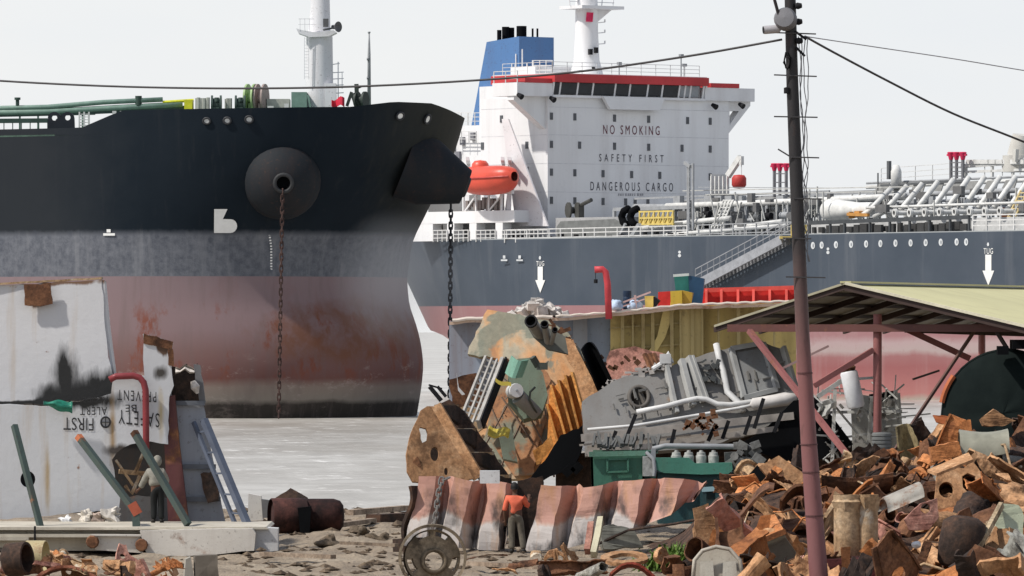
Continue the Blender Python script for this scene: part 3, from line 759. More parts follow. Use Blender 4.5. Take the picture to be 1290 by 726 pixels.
# funnel
FB = worn('funnel_blue', (.075, .175, .37), -.1, .4, streak=.2, var=.08)
ft0 = s2s(613, 58, 8.5); fx = -11.5
def fs(u, v): return s2s(u, v, 8.5)
corner_t = fs(654, 46); corner_b = fs(648, 160)
ztop = corner_t.z; zbot = s2s(600, 190, 8.5).z
bx0 = fs(590, 160).x; tx0 = fs(613, 52).x; tx1 = corner_t.x; wF = 3.9
vs = [V((fs(588, 175).x, 8.5, zbot)), V((tx1, 8.5, zbot)), V((tx1, 8.5+wF, zbot)), V((fs(588, 175).x, 8.5+wF, zbot)),
      V((tx0, 8.5, ztop-.35)), V((tx1, 8.5, ztop)), V((tx1, 8.5+wF, ztop)), V((tx0, 8.5+wF, ztop-.35))]
fu = p2('funnel', MB().add(vs, [(0, 1, 5, 4), (1, 2, 6, 5), (2, 3, 7, 6), (3, 0, 4, 7), (4, 5, 6, 7), (0, 3, 2, 1)]), FB)
for u, v, r, y in ((629, 38, .2, 9.2), (637, 34, .33, 10.0), (644, 35, .28, 10.6), (657, 33, .45, 10.6), (671, 36, .09, 11.4), (677, 36, .09, 11.8)):
    a = s2s(u, v, y); p2('exhaust_pipe', MB().tube([V((a.x, y, ztop-.6)), V((a.x, y, a.z))], r, 14), BLACK, fu, smooth=40)
# engine casing and after house (white blocks aft of the house)
mb = MB().span((s2s(604, 200, 8).x, 8, DZ-.2), (HX0+.02, 19, s2s(640, 108, 8).z))
p2('engine_casing', mb, W2)
zc = s2s(655, 84, 8).z
mb = MB().span((s2s(641, 90, 8).x, 8.2, s2s(641, 111, 8).z), (s2s(672, 90, 8).x, 13, zc))
for u, t in ((650, 68), (658, 62), (671, 76), (645, 80), (664, 80)): a = s2s(u, 86, 8.4); mb.bar(a, V((a.x, a.y, s2s(u, t, 8.4).z)), .08)
p2('chart_room', mb, W2)
railing('casing_railing', [s2s(672, 95, 8.3), s2s(696, 95, 8.3)], 1.3, .7, ship2)
mb = MB().span((s2s(572, 200, 6).x, 6, s2s(580, 240, 6).z), (s2s(608, 200, 6).x, 18, s2s(600, 158, 6).z))
p2('after_house', mb, W2)
for u, v in ((571, 186), (583, 178), (578, 196), (596, 172)):
    a = s2s(u, v, 5.9); p2('deck_fitting', MB().box(a, (.5, .3, .7)), plain('fitting_grey', (.18, .18, .20), .5))
railing('after_railing', [s2s(572, 158, 6), s2s(607, 158, 6)], 1.1, .9)
railing('after_railing', [s2s(572, 180, 5.2), s2s(600, 180, 5.2)], 1.0, .9)
# lower house with boat deck, columns and openings along the near side
zbd = s2s(600, 266, .6).z; zbd0 = s2s(600, 281, .6).z
def bx(u, y=.6): return s2s(u, 290, y).x
mb = MB().span((bx(524), .6, zbd0), (bx(648), 4.2, zbd))
bd = p2('boat_deck', mb, W2)
for u0, u1 in ((520, 545), (563, 572), (591, 600), (624, 633)):
    mb = MB().span((bx(u0), .62, DZ-.1), (bx(u1), 1.6, zbd0)); p2('boat_deck_column', mb, W2, bd)
p2('lower_house', MB().span((bx(520)-3, 4.6, DZ-.1), (HX0+.02, 24, s2s(600, 240, 4.6).z)), worn('lower_house_shade', (.15, .15, .15), -.05, .4, streak=.15))  # white wall darkened to stand for shade behind the boat deck columns
mb = MB()
for u, v, w_, h_ in ((553, 290, 7, 14), (577, 292, 5, 12), (612, 292, 5, 10)): a = s2s(u, v, 4.5); mb.box(a, (w_/14/.616, .15, h_/14))
p2e('doorway', mb, plain('dark_door', (.12, .10, .09), .7))
for u0, u1 in ((546, 563), (572, 590), (600, 624), (633, 690)):
    railing('deck_railing', [s2s(u0, 305, .5), s2s(u1, 304.5, .5)], 1.0, .6, rr=.045)
mb = MB(); rn = random.Random(8)
for u in range(636, 880, 7):
    if rn.random() < .7: a = s2s(u+rn.uniform(-2, 2), 300, 1.2+rn.random()); hh = rn.uniform(.3, .9); mb.cyl(a-V((0, 0, .5)), a+V((0, 0, hh-.3)), rn.uniform(.14, .3), n=8)
p2e('deck_bollard', mb, DARK)
# boat davits and lifeboat
zl = s2s(600, 245, .0).z
for u in (588, 632, 641):
    mb = MB().bar(s2s(u, 266, 1.4), s2s(u+2, 205, 2.6), .35, .5); mb.bar(s2s(u+2, 206, 2.6), s2s(u+1, 200, .6), .3); mb.bar(s2s(u-3, 266, 2.5), s2s(u+2, 228, 2.4), .2)
    p2('boat_davit', mb, W2, bd)
mb = MB()
rn = random.Random(3)
for k in range(9): u = 590+k*5.2; a = s2s(u, 262, 1.); mb.box(a+V((0, 0, .15+.3*rn.random())), (rn.uniform(.2, .5), .4, rn.uniform(.5, 1.3)))
p2e('deck_machinery', mb, plain('machinery_grey', (.20, .17, .16), .6), bd)
mb = MB()
for u in (584, 600, 616, 632): mb.bar(s2s(u, 266, .7), s2s(u, 244, .7), .16)
mb.bar(s2s(582, 244, .7), s2s(646, 242, .7), .3); mb.bar(s2s(586, 266, .7), s2s(600, 246, .7), .12); mb.bar(s2s(616, 266, .7), s2s(632, 246, .7), .12)
p2('boat_cradle', mb, W2, bd)
# slanting stair panel between the house and boat deck
mb = MB().slab([[s2s(650, 285, 2.2), s2s(668, 285, 2.2), s2s(690, 285, 2.2), s2s(640, 150, 2.2), s2s(632, 150, 2.2)]], V((0, .15, 0)))
p2('stair_screen', mb, worn('screen_white', (.66, .64, .65), -.1, .4, streak=.1))
# lifeboat (hangs in its davits: a thing of its own)
def w2(p): return M.LocRotScale(O2, ship2.rotation_euler, None) @ V(p)
lb_a = w2(s2s(583, 226, -.3)); lb_b = w2(s2s(648, 224, -.3)); c0 = (lb_a+lb_b)/2; Ld = (lb_b-lb_a); Lh = Ld.length/2; ax = Ld.normalized(); sd = V((-ax.y, ax.x, 0))
lifeboat = thing('lifeboat', 'enclosed orange lifeboat hanging in davits beside the white deckhouse', 'lifeboat', c0)
def lbp(s_, a):
    e = 1-abs(s_)**3.2*.92; e = max(e, .004); ang = a
    cy, cz = math.cos(ang), math.sin(ang); ry = 1.45*e**.55; up_ = 1.1*e**.4 if cz > 0 else 1.45*e**.5
    return c0+ax*(s_*Lh)+sd*(ry*math.copysign(abs(cy)**.8, cy))+V((0, 0, up_*math.copysign(abs(cz)**.85, cz)+.12*s_*s_))
mb = MB().sheet(24, 20, lambda a, b: lbp(-1+2*a, 2*PI*b))
LBM = worn('boat_orange', (.66, .085, .05), -.05, .6, streak=.15, rough=.4)
lh = part('hull', mb, LBM, lifeboat, smooth=True)
mb = MB(); mb.lathe([(0, .62), (.5, .55), (.72, .3), (.78, 0), (.8, -.5)], axes(c0+ax*(-Lh*.32)+V((0, 0, 1.0)), ax, sd, (0, 0, 1)), 16)
part('cupola', mb, LBM, lifeboat, smooth=True)
mb = MB().tube([lbp(-1+2*i/20, -PI/2-.0+PI*.5*0-PI*.5)+V((0, 0, 1.25)) if False else lbp(-.96+1.92*i/20, PI) for i in range(21)], .10, 6)
part('rubbing_strake', mb, plain('strake_red', (.40, .05, .04), .5), lifeboat)
# ---- deck gear of the grey tanker (ship coordinates) ----
PW = plain('deck_pipe_white', (.58, .58, .56), .5); PG = plain('deck_pipe_grey', (.30, .31, .32), .6); PD = plain('deck_shade_grey', (.10, .105, .11), .6); DY = plain('deck_yellow', (.58, .45, .14), .6)
def xs_at(u, y): return s2s(u, 300, y).x
railing('deck_railing', [s2s(636, 306, .15), s2s(866, 301, .15)], 1.1, 1.5, rr=.05)
railing('deck_railing', [s2s(880, 301, .15), s2s(1012, 297, .15)], 1.15, 1.5, rr=.05, mat=PG)
railing('deck_railing', [s2s(1226, 291, .15), s2s(1330, 289, .15)], 1.25, 1.6, rr=.06)
# winch platform in front of the house
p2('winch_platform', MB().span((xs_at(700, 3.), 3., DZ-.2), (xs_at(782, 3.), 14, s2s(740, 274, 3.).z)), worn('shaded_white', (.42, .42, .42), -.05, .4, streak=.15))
mb = MB()
a = s2s(722, 268, 3.6); mb.lathe([(0, -.5), (.7, -.5), (.7, -.35), (.3, -.35), (.3, .35), (.7, .35), (.7, .5), (0, .5)], aim(a+V((0, 0, .2)), (.3, 1, 0)), 14); mb.box(a+V((.9, 0, .1)), (.5, .6, 1.2))
mb.tube([s2s(728, 268, 3.6), s2s(731, 259, 3.6), s2s(745, 252, 3.6)], .18, 8)
p2('fire_monitor', mb, plain('monitor_dark', (.06, .06, .055), .5), smooth=40)
mb = MB().slab([[s2s(701, 301, 2.4), s2s(783, 299, 2.4), s2s(783, 282, 2.4), s2s(774, 276, 2.4), s2s(706, 279, 2.4), s2s(701, 286, 2.4)]], V((0, .1, 0)))
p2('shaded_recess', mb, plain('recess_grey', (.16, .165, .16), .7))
# suction hoses
for k, u in enumerate((786, 797)):
    y = 2.4
    mb = MB().tube([s2s(u+4, 284, y), s2s(u-1, 280, y), s2s(u-3, 273, y), s2s(u, 266, y), s2s(u+6, 263, y)], .32, 10); p2('cargo_hose', mb, BLACK, smooth=True)
mb = MB().bar(s2s(796, 299, 1.5), s2s(806, 283, 1.5), .35); mb.bar(s2s(780, 299, 2), s2s(788, 282, 2), .2)
mb.bar(s2s(774, 264, 4), s2s(774, 280, 4), .25); mb.bar(s2s(774, 264, 4), s2s(870, 261, 4), .3)
p2('hose_rack', mb, PG)
mb = MB()
for v in (267, 275, 283): mb.bar(s2s(806, v, 2), s2s(849, v-1, 2), .14)
for u in range(806, 851, 6): mb.bar(s2s(u, 284, 2), s2s(u, 266, 2), .13)
for u in range(806, 844, 6): mb.bar(s2s(u, 283, 2), s2s(u+6, 267, 2), .08)
mb.span(s2s(808, 284, 2.05), s2s(848, 276, 2.2))
p2('yellow_gantry', mb, DY)
# long cargo lines at two levels over the deck
def run(name, pts, r, mat, y): return p2(name, MB().tube([s2s(u, v, y) for u, v in pts], r, 10), mat, smooth=True)
run('cargo_line', [(840, 260), (930, 257), (1000, 254), (1045, 252), (1140, 247)], .27, PW, 6)
run('cargo_line', [(800, 262), (930, 262.5), (1040, 259), (1120, 257)], .35, PG, 6.5)
run('cargo_line', [(860, 272), (960, 270), (1040, 268)], .4, PD, 8)
mb = MB()
for (u0, v0, u1, v1, w_, y) in ((800, 250.5, 1045, 241, .16, 7), (880, 236, 1045, 237, .06, 7), (1000, 246, 1140, 240, .3, 10), (860, 254, 1040, 246, .35, 10)): mb.bar(s2s(u0, v0, y), s2s(u1, v1, y), w_)
p2('pipe_walkway', mb, PG)
rn = random.Random(12)
mb = MB()
for u in range(850, 1040, 13):
    mb.bar(s2s(u, 300-.02*(u-850), 6), s2s(u, 258, 6), .3)
    if rn.random() < .6: mb.box(s2s(u+5, 252, 6.2), (.9, .5, .7))
p2('pipe_support', mb, PG)
for i, u in enumerate(range(868, 1030, 11)):
    v = 281+rn.uniform(-3, 5); a = s2s(u, v, 5); hh = rn.uniform(.6, 1.3)
    mb = MB().cyl(a-V((0, 0, 1.3)), a+V((0, 0, hh)), rn.uniform(.12, .3), n=8)
    if rn.random() < .6: mb.cyl(a+V((-.5, 0, hh*.5)), a+V((.5, 0, hh*.5)), .28, n=10)
    p2('deck_valve', mb, rn.choice([PD, PD, PG, DARK, PW]), smooth=40)
run('sloping_pipe', [(800, 289), (880, 279), (920, 275)], .22, PW, 3); run('sloping_pipe', [(925, 287), (985, 279)], .2, PW, 3); run('sloping_pipe', [(840, 296), (990, 284)], .16, PW, 2.4)
mb = MB().slab([[s2s(860, 299, 9), s2s(1020, 296, 9), s2s(1020, 262, 9), s2s(860, 266, 9)]], V((0, .2, 0)))
p2('deck_trunk', mb, plain('trunk_grey', (.20, .205, .20), .7))
for u in (868, 873):      # pair of slim masts
    mb = MB().tube([s2s(u, 290, 2.5), s2s(u, 206, 2.5)], .12, 8)
    if u == 868:
        mb.bar(s2s(863, 205, 2.5), s2s(870, 210, 2.5), .3)
        for q in range(12): mb.bar(s2s(866, 288-q*6.5, 2.5), s2s(870, 288-q*6.5, 2.5), .06)
        mb.bar(s2s(866, 290, 2.5), s2s(866, 208, 2.5), .09)
    p2('light_mast', mb, PG, smooth=40)
# provision crane with red winch cover
mb = MB().span(s2s(896, 250, 7), s2s(918, 220, 9)); mb.bar(s2s(917, 222, 8), s2s(933, 198, 8), .35, .5)
mb.bar(s2s(934, 197, 8), s2s(934, 208, 8), .3); mb.bar(s2s(934, 208, 8), s2s(934, 222, 8), .05)
for u in range(896, 920, 5): mb.bar(s2s(u, 222, 6.8), s2s(u, 244, 6.8), .12)
kr = p2('crane', mb, PW)
mb = MB().lathe([(0, -.6), (.45, -.55), (.62, -.3), (.62, .3), (.45, .55), (0, .6)], axes(s2s(931, 229, 7.5), (1, 0, 0), (0, 1, 0), (0, 0, 1)), 14)
p2('winch_cover', mb, REDP, kr, smooth=True)
mb = MB()
for d in (0, 4, 8, 12):
    mb.bar(s2s(896+d, 288, 3), s2s(912+d, 252, 3), .12)
for q in range(8): mb.bar(s2s(898+q*2, 284-q*4.5, 3), s2s(910+q*2, 284-q*4.5, 3), .09)
p2('deck_stair', mb, PW)
# vent posts with red heads
for us in ((975.5, 982.5, 990.5), (1198, 1205, 1213)):
    o = s2s(us[1], 240, 9)
    up = us[0] > 1100
    v0, v1 = (222, 200) if up else (252, 214)
    for u in us:
        a = s2s(u, v0+12, 9); b = s2s(u, v1, 9); mb = MB().cyl(a, b, .14, n=8)
        vp = p2('vent_post', mb, plain('vent_grey', (.16, .16, .17), .5), smooth=40)
        mb = MB().lathe([(0, 0), (.16, 0), (.32, .6), (.24, .65), (.2, .3), (0, .3)], axes(b-V((0, 0, .1)), (1, 0, 0), (0, 1, 0), (0, 0, 1)), 10); mb.bar(b+V((-.45, 0, .3)), b+V((.45, 0, .3)), .16)
        p2('vent_head', mb, plain('vent_red', (.55, .03, .09), .5), vp, smooth=40)
    mb = MB()
    for q in range(4): v = lerp(v1+5, v0, q/3); mb.bar(s2s(us[0], v, 9), s2s(us[2], v, 9), .09)
    p2('vent_brace', mb, plain('vent_grey', (.16, .16, .17), .5))
# big white tank lying on deck and yellow gear beside it
a = s2s(1040, 266, 4); b = s2s(1100, 264, 4)
mb = MB().lathe([(0, 0), (.5, .05), (.85, .25), (1.02, .7), (.98, 1.4), (.8, 2.6), (.62, 4.2), (.6, (b-a).length), (0, (b-a).length)], aim(a, b-a), 20)
p2('deck_tank', mb, PW, smooth=40)
mb = MB().span(s2s(1070, 275, 3), s2s(1076, 267, 3.6)); mb.span(s2s(1076, 273, 3), s2s(1089, 266, 3.6)); mb.bar(s2s(1068, 270, 3), s2s(1094, 271, 3), .25)
p2('yellow_valve_gear', mb, plain('gear_orange', (.50, .25, .07), .6))
# dark sheltered rail with bays
mb = MB(); z0 = s2s(1020, 296.5, .2).z; 
xs_ = [xs_at(u, .2) for u in (1020, 1046, 1064, 1096, 1121, 1146, 1171, 1197, 1221)]
zt = s2s(1020, 281, .2).z; zt2 = s2s(1221, 273.5, .2).z
mb.bar((xs_[0], .2, zt), (xs_[-1], .2, zt2), .22, .32)
for x in xs_: mb.bar((x, .2, DZ-.1), (x, .2, lerp(zt, zt2, (x-xs_[0])/(xs_[-1]-xs_[0]))), .17)
p2('rail_frame', mb, plain('rail_dark', (.055, .06, .065), .5))
mb = MB()
for u in range(1026, 1222, 9):
    a = s2s(u, 290-.02*(u-1026), 1.2+rn.random()); mb.box(a, (rn.uniform(.3, .9), .3, rn.uniform(.3, 1.)))
p2e('mooring_fitting', mb, plain('fitting_dark', (.05, .05, .05), .6))
p2('rail_backing', MB().slab([[s2s(1016, 297, 2.2), s2s(1340, 290, 2.2), s2s(1340, 272, 2.2), s2s(1016, 279, 2.2)]], V((0, .1, 0))), plain('backing_white', (.46, .46, .45), .6))
# manifold: slanting crossover pipes, flanged ends, long headers behind
for k in range(11):
    u = 1086+k*19.6; v = 271-.35*k
    y = 3.4
    mb = MB().tube([s2s(u-4, v+3, y), s2s(u+8, v-4, y), s2s(u+37, v-46 if k > 4 else v-34-k*2.4, y+2)], .23, 10)
    pp = p2('crossover_pipe', mb, PW, smooth=True)
for k in range(8):
    u = 1126+k*18.9; v = 268.5-.35*k; a = s2s(u, v, 1.8)
    mb = MB().lathe([(.0, 1.8), (.2, 1.8), (.2, .2), (.36, .2), (.36, 0), (.2, 0), (.2, .25), (0, .25)], aim(a, (.25, .97, 0)), 14)
    fl = p2('manifold_flange', mb, PW, smooth=40)
    p2('flange_bore', MB().lathe([(0, -.01), (.19, -.01)], aim(a+V((0, .08, 0)), (.25, .97, 0)), 12), DARK, fl)
for (v0, v1, r, m_, y) in ((262, 254, .12, PW, 3.), (258, 246, .12, PG, 6), (248, 238, .22, PG, 7), (268, 261, .2, PG, 4.5), (236, 226, .16, PW, 9), (231, 221, .1, PG, 9)): run('header_pipe', [(1092, v0), (1330, v1)], r, m_, y)
mb = MB()
for u in range(1108, 1330, 11): mb.bar(s2s(u, 275, 5), s2s(u, 262-.03*(u-1108)+rn.uniform(-8, 3), 5), .17)
for u in range(1110, 1330, 8): mb.box(s2s(u, 260-.035*(u-1110)+rn.uniform(-8, 8), 5+2*rn.random()), (.6, .3, rn.uniform(.3, .9)))
p2('manifold_frame', mb, PG)
mb = MB()
for u in range(1104, 1330, 23): mb.slab([[s2s(u+2, 232-.03*(u-1104), 8), s2s(u+16, 231-.03*(u-1104), 8), s2s(u+12, 244-.035*(u-1104), 8), s2s(u-4, 245-.035*(u-1104), 8)]], V((0, .1, 0)))
p2('manifold_cover', mb, plain('cover_grey', (.27, .27, .26), .6))
mb = MB()
mb.bar(s2s(1110, 234, 8), s2s(1215, 228, 8), .18); mb.bar(s2s(1125, 219, 8), s2s(1125, 238, 8), .2); mb.bar(s2s(1106, 218, 8), s2s(1106, 240, 8), .09)
mb.bar(s2s(1120, 226, 8), s2s(1120, 203, 8), .28); 
p2('manifold_post', mb, PD)
p2('vent_cowl', MB().tube([s2s(1129, 238, 8), s2s(1129, 216, 8), s2s(1129, 208, 8)], [.45, .45, .25], 12), PW, smooth=True)
railing('upper_railing', [s2s(1110, 232, 10), s2s(1330, 217, 10)], 1.3, 2., rr=.03)
mb = MB()
for u in (1216, 1250, 1276, 1310): mb.bar(s2s(u, 240, 10), s2s(u, 207, 10), .2)
mb.bar(s2s(1212, 209, 10), s2s(1340, 203, 10), .3); mb.bar(s2s(1212, 217, 10), s2s(1340, 212, 10), .2)
for u in range(1225, 1330, 9): mb.box(s2s(u, 204, 10), (1., .5, .35))
p2('upper_platform', mb, PW)
# crane post at the picture's edge, yellow stairs
mb = MB().tube([s2s(1283, 217, 11), s2s(1283, 196, 11)], 1.3, 14); mb.tube([s2s(1285, 196, 11), s2s(1288, 170, 11)], [1.05, .8], 14); mb.span(s2s(1264, 208, 10), s2s(1310, 204, 13))
mb.bar(s2s(1279, 204, 9.5), s2s(1280, 188, 9.5), .35)
p2('crane_post', mb, worn('crane_pale', (.52, .51, .47), .0, .6, streak=.2), smooth=40)
mb = MB()
for d in (0, 9): mb.bar(s2s(1266+d, 282, 3), s2s(1286+d, 240, 3), .12)
for q in range(8): mb.bar(s2s(1268+q*2.4, 278-q*5, 3), s2s(1277+q*2.4, 278-q*5, 3), .09)
p2('yellow_stair', mb, plain('stair_cream', (.60, .48, .24), .6))
mb = MB().span(s2s(1261, 275, 3), s2s(1272, 262, 4)); p2('orange_box', mb, plain('box_orange', (.46, .16, .06), .6))
mb = MB(); rn = random.Random(90)
for k in range(9):
    v = 238+k*5.5; y = 3+rn.random()*6; u0 = rn.uniform(850, 960); u1 = u0+rn.uniform(120, 380); mb.bar(s2s(u0, v+(u0-1000)*-.018, y), s2s(u1, v+(u1-1000)*-.018, y), rn.uniform(.05, .1))
for k in range(150):
    u = rn.uniform(855, 1330); y = 2.5+rn.random()*6; vb = 298-.03*(u-850)-rn.uniform(0, 25); mb.bar(s2s(u, vb, y), s2s(u+rn.choice((0, 0, 0, 6, -6)), vb-rn.uniform(10, 34), y), rn.uniform(.05, .13))
p2('pipe_lattice', mb, plain('lattice_pale', (.42, .42, .40), .6))
mb = MB()
for k in range(60):
    u = rn.uniform(855, 1330); mb.box(s2s(u, 290-.03*(u-850)-rn.uniform(0, 40), 2.5+rn.random()*5), (rn.uniform(.3, 1.4), .4, rn.uniform(.2, .8)))
p2e('deck_fitting', mb, plain('fitting_dim', (.13, .13, .13), .6))
# ---- marks on the hull ----
def mark2(name, loops, mat=MARKW, off=-.03):
    mb = MB()
    for lp in loops: mb.slab([[s2s(u, v, off)for u, v in lp]], V((0, .015, 0)))
    return p2(name, mb, mat, hull2)
MK = plain('mark_grey_white', (.55, .57, .58), .6)
for i, (u, v) in enumerate(((1024, 309.5), (1035, 309), (1053, 308.5), (1072, 308), (1091, 307.5), (1109, 307), (1128, 306.5), (1147, 306.2), (1166, 305.8), (1185, 305.4), (1205, 305), (1217, 305))):
    o = mark2('oval_mark', [circ(u, v, 2.5, 4.6, 14)], MK)
    mb = MB().slab([[s2s(*q, -.045) for q in circ(u+.3, v, .9, 2.4, 10)]], V((0, .01, 0))); p2('oval_figure', mb, plain('mark_shade', (.25, .27, .29), .6), o)
for u0, v0, hh in ((680.5, 336, 33), (1245, 321, 39)):
    k = hh/33.
    mark2('tug_arrow', [[(u0-3.2*k, v0), (u0+3.2*k, v0), (u0+3.2*k, v0+17*k), (u0+6.2*k, v0+17*k), (u0, v0+33*k), (u0-6.2*k, v0+17*k), (u0-3.2*k, v0+17*k)]])
    a = s2s(u0-5*k, v0-.8, -.03); b = s2s(u0+5*k, v0-7*k, -.03); vs_t, fs_t = text_mesh('TUG', b.x-a.x, b.z-a.z, 1.1)
    p2('tug_lettering', MB().add(vs_t, fs_t, 0, axes(a, (1, 0, 0), (0, 0, 1), (0, -1, 0))), MARKW, hull2)
    mark2('tug_dot', [circ(u0-.4, v0-11*k, 1.4, 2.4, 8)], MK)
for u, v in ((856, 320), (1043, 316)): mark2('hull_number', [circ(u, v-2.2, 1.7, 1.9, 8), circ(u, v+2.2, 2.0, 2.2, 8)], MK)
for u, v in ((635, 327), (654.5, 327)): mark2('load_mark', [[(u-1.5, v-5), (u+1.5, v-5), (u+1.5, v-1), (u-1.5, v-1)], [(u-4, v), (u+4, v), (u+4, v+2), (u-4, v+2)]], MK)
# ---- gangway hanging along the side ----
ga = w2(s2s(876, 356, -.9)); gb = w2(s2s(985, 298, -.9)); gd = (gb-ga)
gangway = thing('gangway', 'grey sloping gangway stair let down along the grey hull', 'gangway', ga)
nY = (M.Rotation(ROT2, 4, 'Z') @ V((0, 1, 0)))
mb = MB()
for s_ in (0, 1.0): mb.bar(ga+nY*s_-V((0, 0, .25)), gb+nY*s_-V((0, 0, .25)), .2, .75)
for i in range(26): q = ga.lerp(gb, i/25); mb.bar(q, q+nY, .25, .05)
part('stair_flight', mb, plain('gangway_grey', (.28, .29, .31), .6), gangway)
mb = MB()
for s_ in (0, 1.0):
    for h in (.55, 1.1): mb.bar(ga+nY*s_+V((0, 0, h)), gb+nY*s_+V((0, 0, h)), .07)
    for i in range(15): q = ga.lerp(gb, i/14)+nY*s_; mb.bar(q, q+V((0, 0, 1.1)), .07)
part('handrail', mb, plain('gangway_rail', (.26, .27, .29), .6), gangway)
mb = MB().box(gb+V((.9, 0, -.1)), (2.2, 1.4, .2)); mb.box(gb+V((1.4, .2, .5)), (1.3, 1.0, .9))
part('landing', mb, DY, gangway)
# ================= cut hull block standing in the shallows, with things left on its deck =================
YB = 330.
blk = thing('cut_hull_block', 'long cut hull section with blue and yellow bulkheads standing before the grey ship', 'hull section', P(780, 545, YB))
DKT = [(566, 405), (610, 402), (690, 401), (770, 395.5), (860, 386), (1000, 381), (1060, 381)]
def dk(u): return interp(DKT, u)
BLUE = worn('bulkhead_blue', (.20, .23, .28), .12, .35, streak=.75, var=.2)
YELB = worn('bulkhead_yellow', (.47, .36, .13), .28, .30, rust=((.06, .04, .02), (.22, .14, .05), (.36, .22, .08)), streak=.8, var=.4)
OLV = worn('bulkhead_olive', (.40, .31, .13), .3, .30, rust=((.06, .04, .02), (.18, .12, .05), (.30, .20, .08)), streak=.6, var=.3)
def wall(u0, u1, vb, Y, th, mat, name, seed, m=0.):
    us = [u0+(u1-u0)*i/8 for i in range(9)]; lp = [(u, dk(u)) for u in us]+[(u1, vb), (u0, vb)]
    f = frame(u0, 400, Y, m); mb = MB().pslab(f, [lp], th); return part(name, mb, mat, blk)
wall(566, 606, 560, YB, 1., BLUE, 'blue_bulkhead', 1, -.3)
wall(600, 690, 560, YB+2.5, 1., BLUE, 'blue_bulkhead', 3)
wall(690, 722, 560, YB+.6, 1., BLUE, 'blue_bulkhead', 4)
wall(722, 740, 560, YB, 1., worn('bulkhead_bluegrey', (.19, .20, .215), .25, .4, streak=.5), 'blue_bulkhead', 5)
wall(738, 770, 560, YB+.5, .8, worn('bulkhead_paleblue', (.20, .235, .29), .05, .4, streak=.4), 'blue_bulkhead', 6)
wall(769, 858, 560, YB+.1, 1., YELB, 'yellow_bulkhead', 7)
wall(858, 886, 560, YB-.1, 1., OLV, 'yellow_bulkhead', 8)
wall(886, 1003, 560, YB+1.2, 1., YELB, 'yellow_bulkhead', 9)
mb = MB()
for u in (784, 797, 810, 822, 846, 857, 872, 884.5, 905, 930, 952, 975): mb.bar(P(u, dk(u)+3, YB-.1), P(u+1, 540, YB-.1), .09 if u % 2 else .16, .35)
for v in (18, 45): mb.bar(P(770, dk(770)+v, YB-.05), P(884, dk(884)+v+2, YB-.05), .07, .07)
part('bulkhead_stiffener', mb, OLV, blk)
f = frame(845, 388, YB-.25)
mb = MB().pslab(f, [[(835, dk(836)+4), (850, dk(850)+3), (838, 425), (822, 452), (808, 470), (812, 452), (828, 424)]], .2)
part('knee_bracket', mb, YELB, blk)
# deck sheet: rim plate torn along the edge, and the deck behind it
us = [566+i*10 for i in range(44)]
mb = MB()
rn = random.Random(2)
lo = [P(u, dk(u)+rn.uniform(-.6, .8), YB-1.2) for u in us]; hi = [P(u, dk(u)-2.2+rn.uniform(-.8, .8)-(.012*abs(u-770) if u < 690 else 0), YB+14) for u in us]
for a, b in zip(lo, hi): b.z = a.z+.02
n = len(us)
mb.add(lo+hi+[p-V((0, 0, .14)) for p in lo], [(i, i+1, n+i+1, n+i) for i in range(n-1)]+[(i, 2*n+i, 2*n+i+1, i+1) for i in range(n-1)])
part('deck_plate', mb, worn('deck_plate_pale', (.50, .36, .27), .25, .5, streak=0), blk)
mb = MB().tube([P(u, dk(u)-1.5+.7*math.sin(u*.2), YB-1.25) for u in range(570, 700, 6)], .09, 6); mb.tube([P(u, dk(u)-1.8+.6*math.sin(u*.3), YB-1.25) for u in range(700, 1000, 6)], .06, 6)
part('deck_edge_pipe', mb, plain('edge_pale', (.55, .48, .42), .6), blk)
# rubble heap of pale lagging on the deck
g_rub = plain('rubble_pale', (.44, .41, .38), .8, var=.4, scale=3., bump=.5)
mb = MB(); rn = random.Random(6)
for i in range(150):
    t = rn.gauss(0, 1); u = 672+t*16; h_ = max(0, 21-abs(u-674)*.55)*rn.random()**.7; Yq = YB+1+rn.random()*3
    a = P(u, dk(u)-1-h_, Yq); s_ = rn.uniform(.10, .38)
    rot = M.Rotation(rn.uniform(0, 6), 3, V((rn.random()-.5, rn.random()-.5, rn.random()-.5+.01)).normalized())
    mb.box(a, (s_*1.6, s_, s_*.7), rot)
solo('rubble_heap', mb, g_rub, 'heap of broken pale rubble piled on the cut section deck', 'rubble', kind='stuff')
# red bent pipe rising from the deck edge
mb = MB().tube([P(767, 402, YB-1.6), P(765.5, 358, YB-1.6), P(763, 343, YB-1.6), P(759, 339.5, YB-1.6), P(749, 340, YB-1.6)], .155, 10)
rp = thing('vent_pipe', 'red bent vent pipe standing at the edge of the cut section deck', 'pipe', P(767, 402, YB-1.6))
part('pipe', mb, plain('pipe_red', (.46, .05, .06), .5), rp, smooth=True)
mb = MB().bar(P(750, 342, YB-1.6), P(750.5, 353, YB-1.6), .03); mb.cyl(P(750.5, 352, YB-1.6), P(750.5, 357, YB-1.6), .09, n=8); part('hanging_hook', mb, DARK, rp)
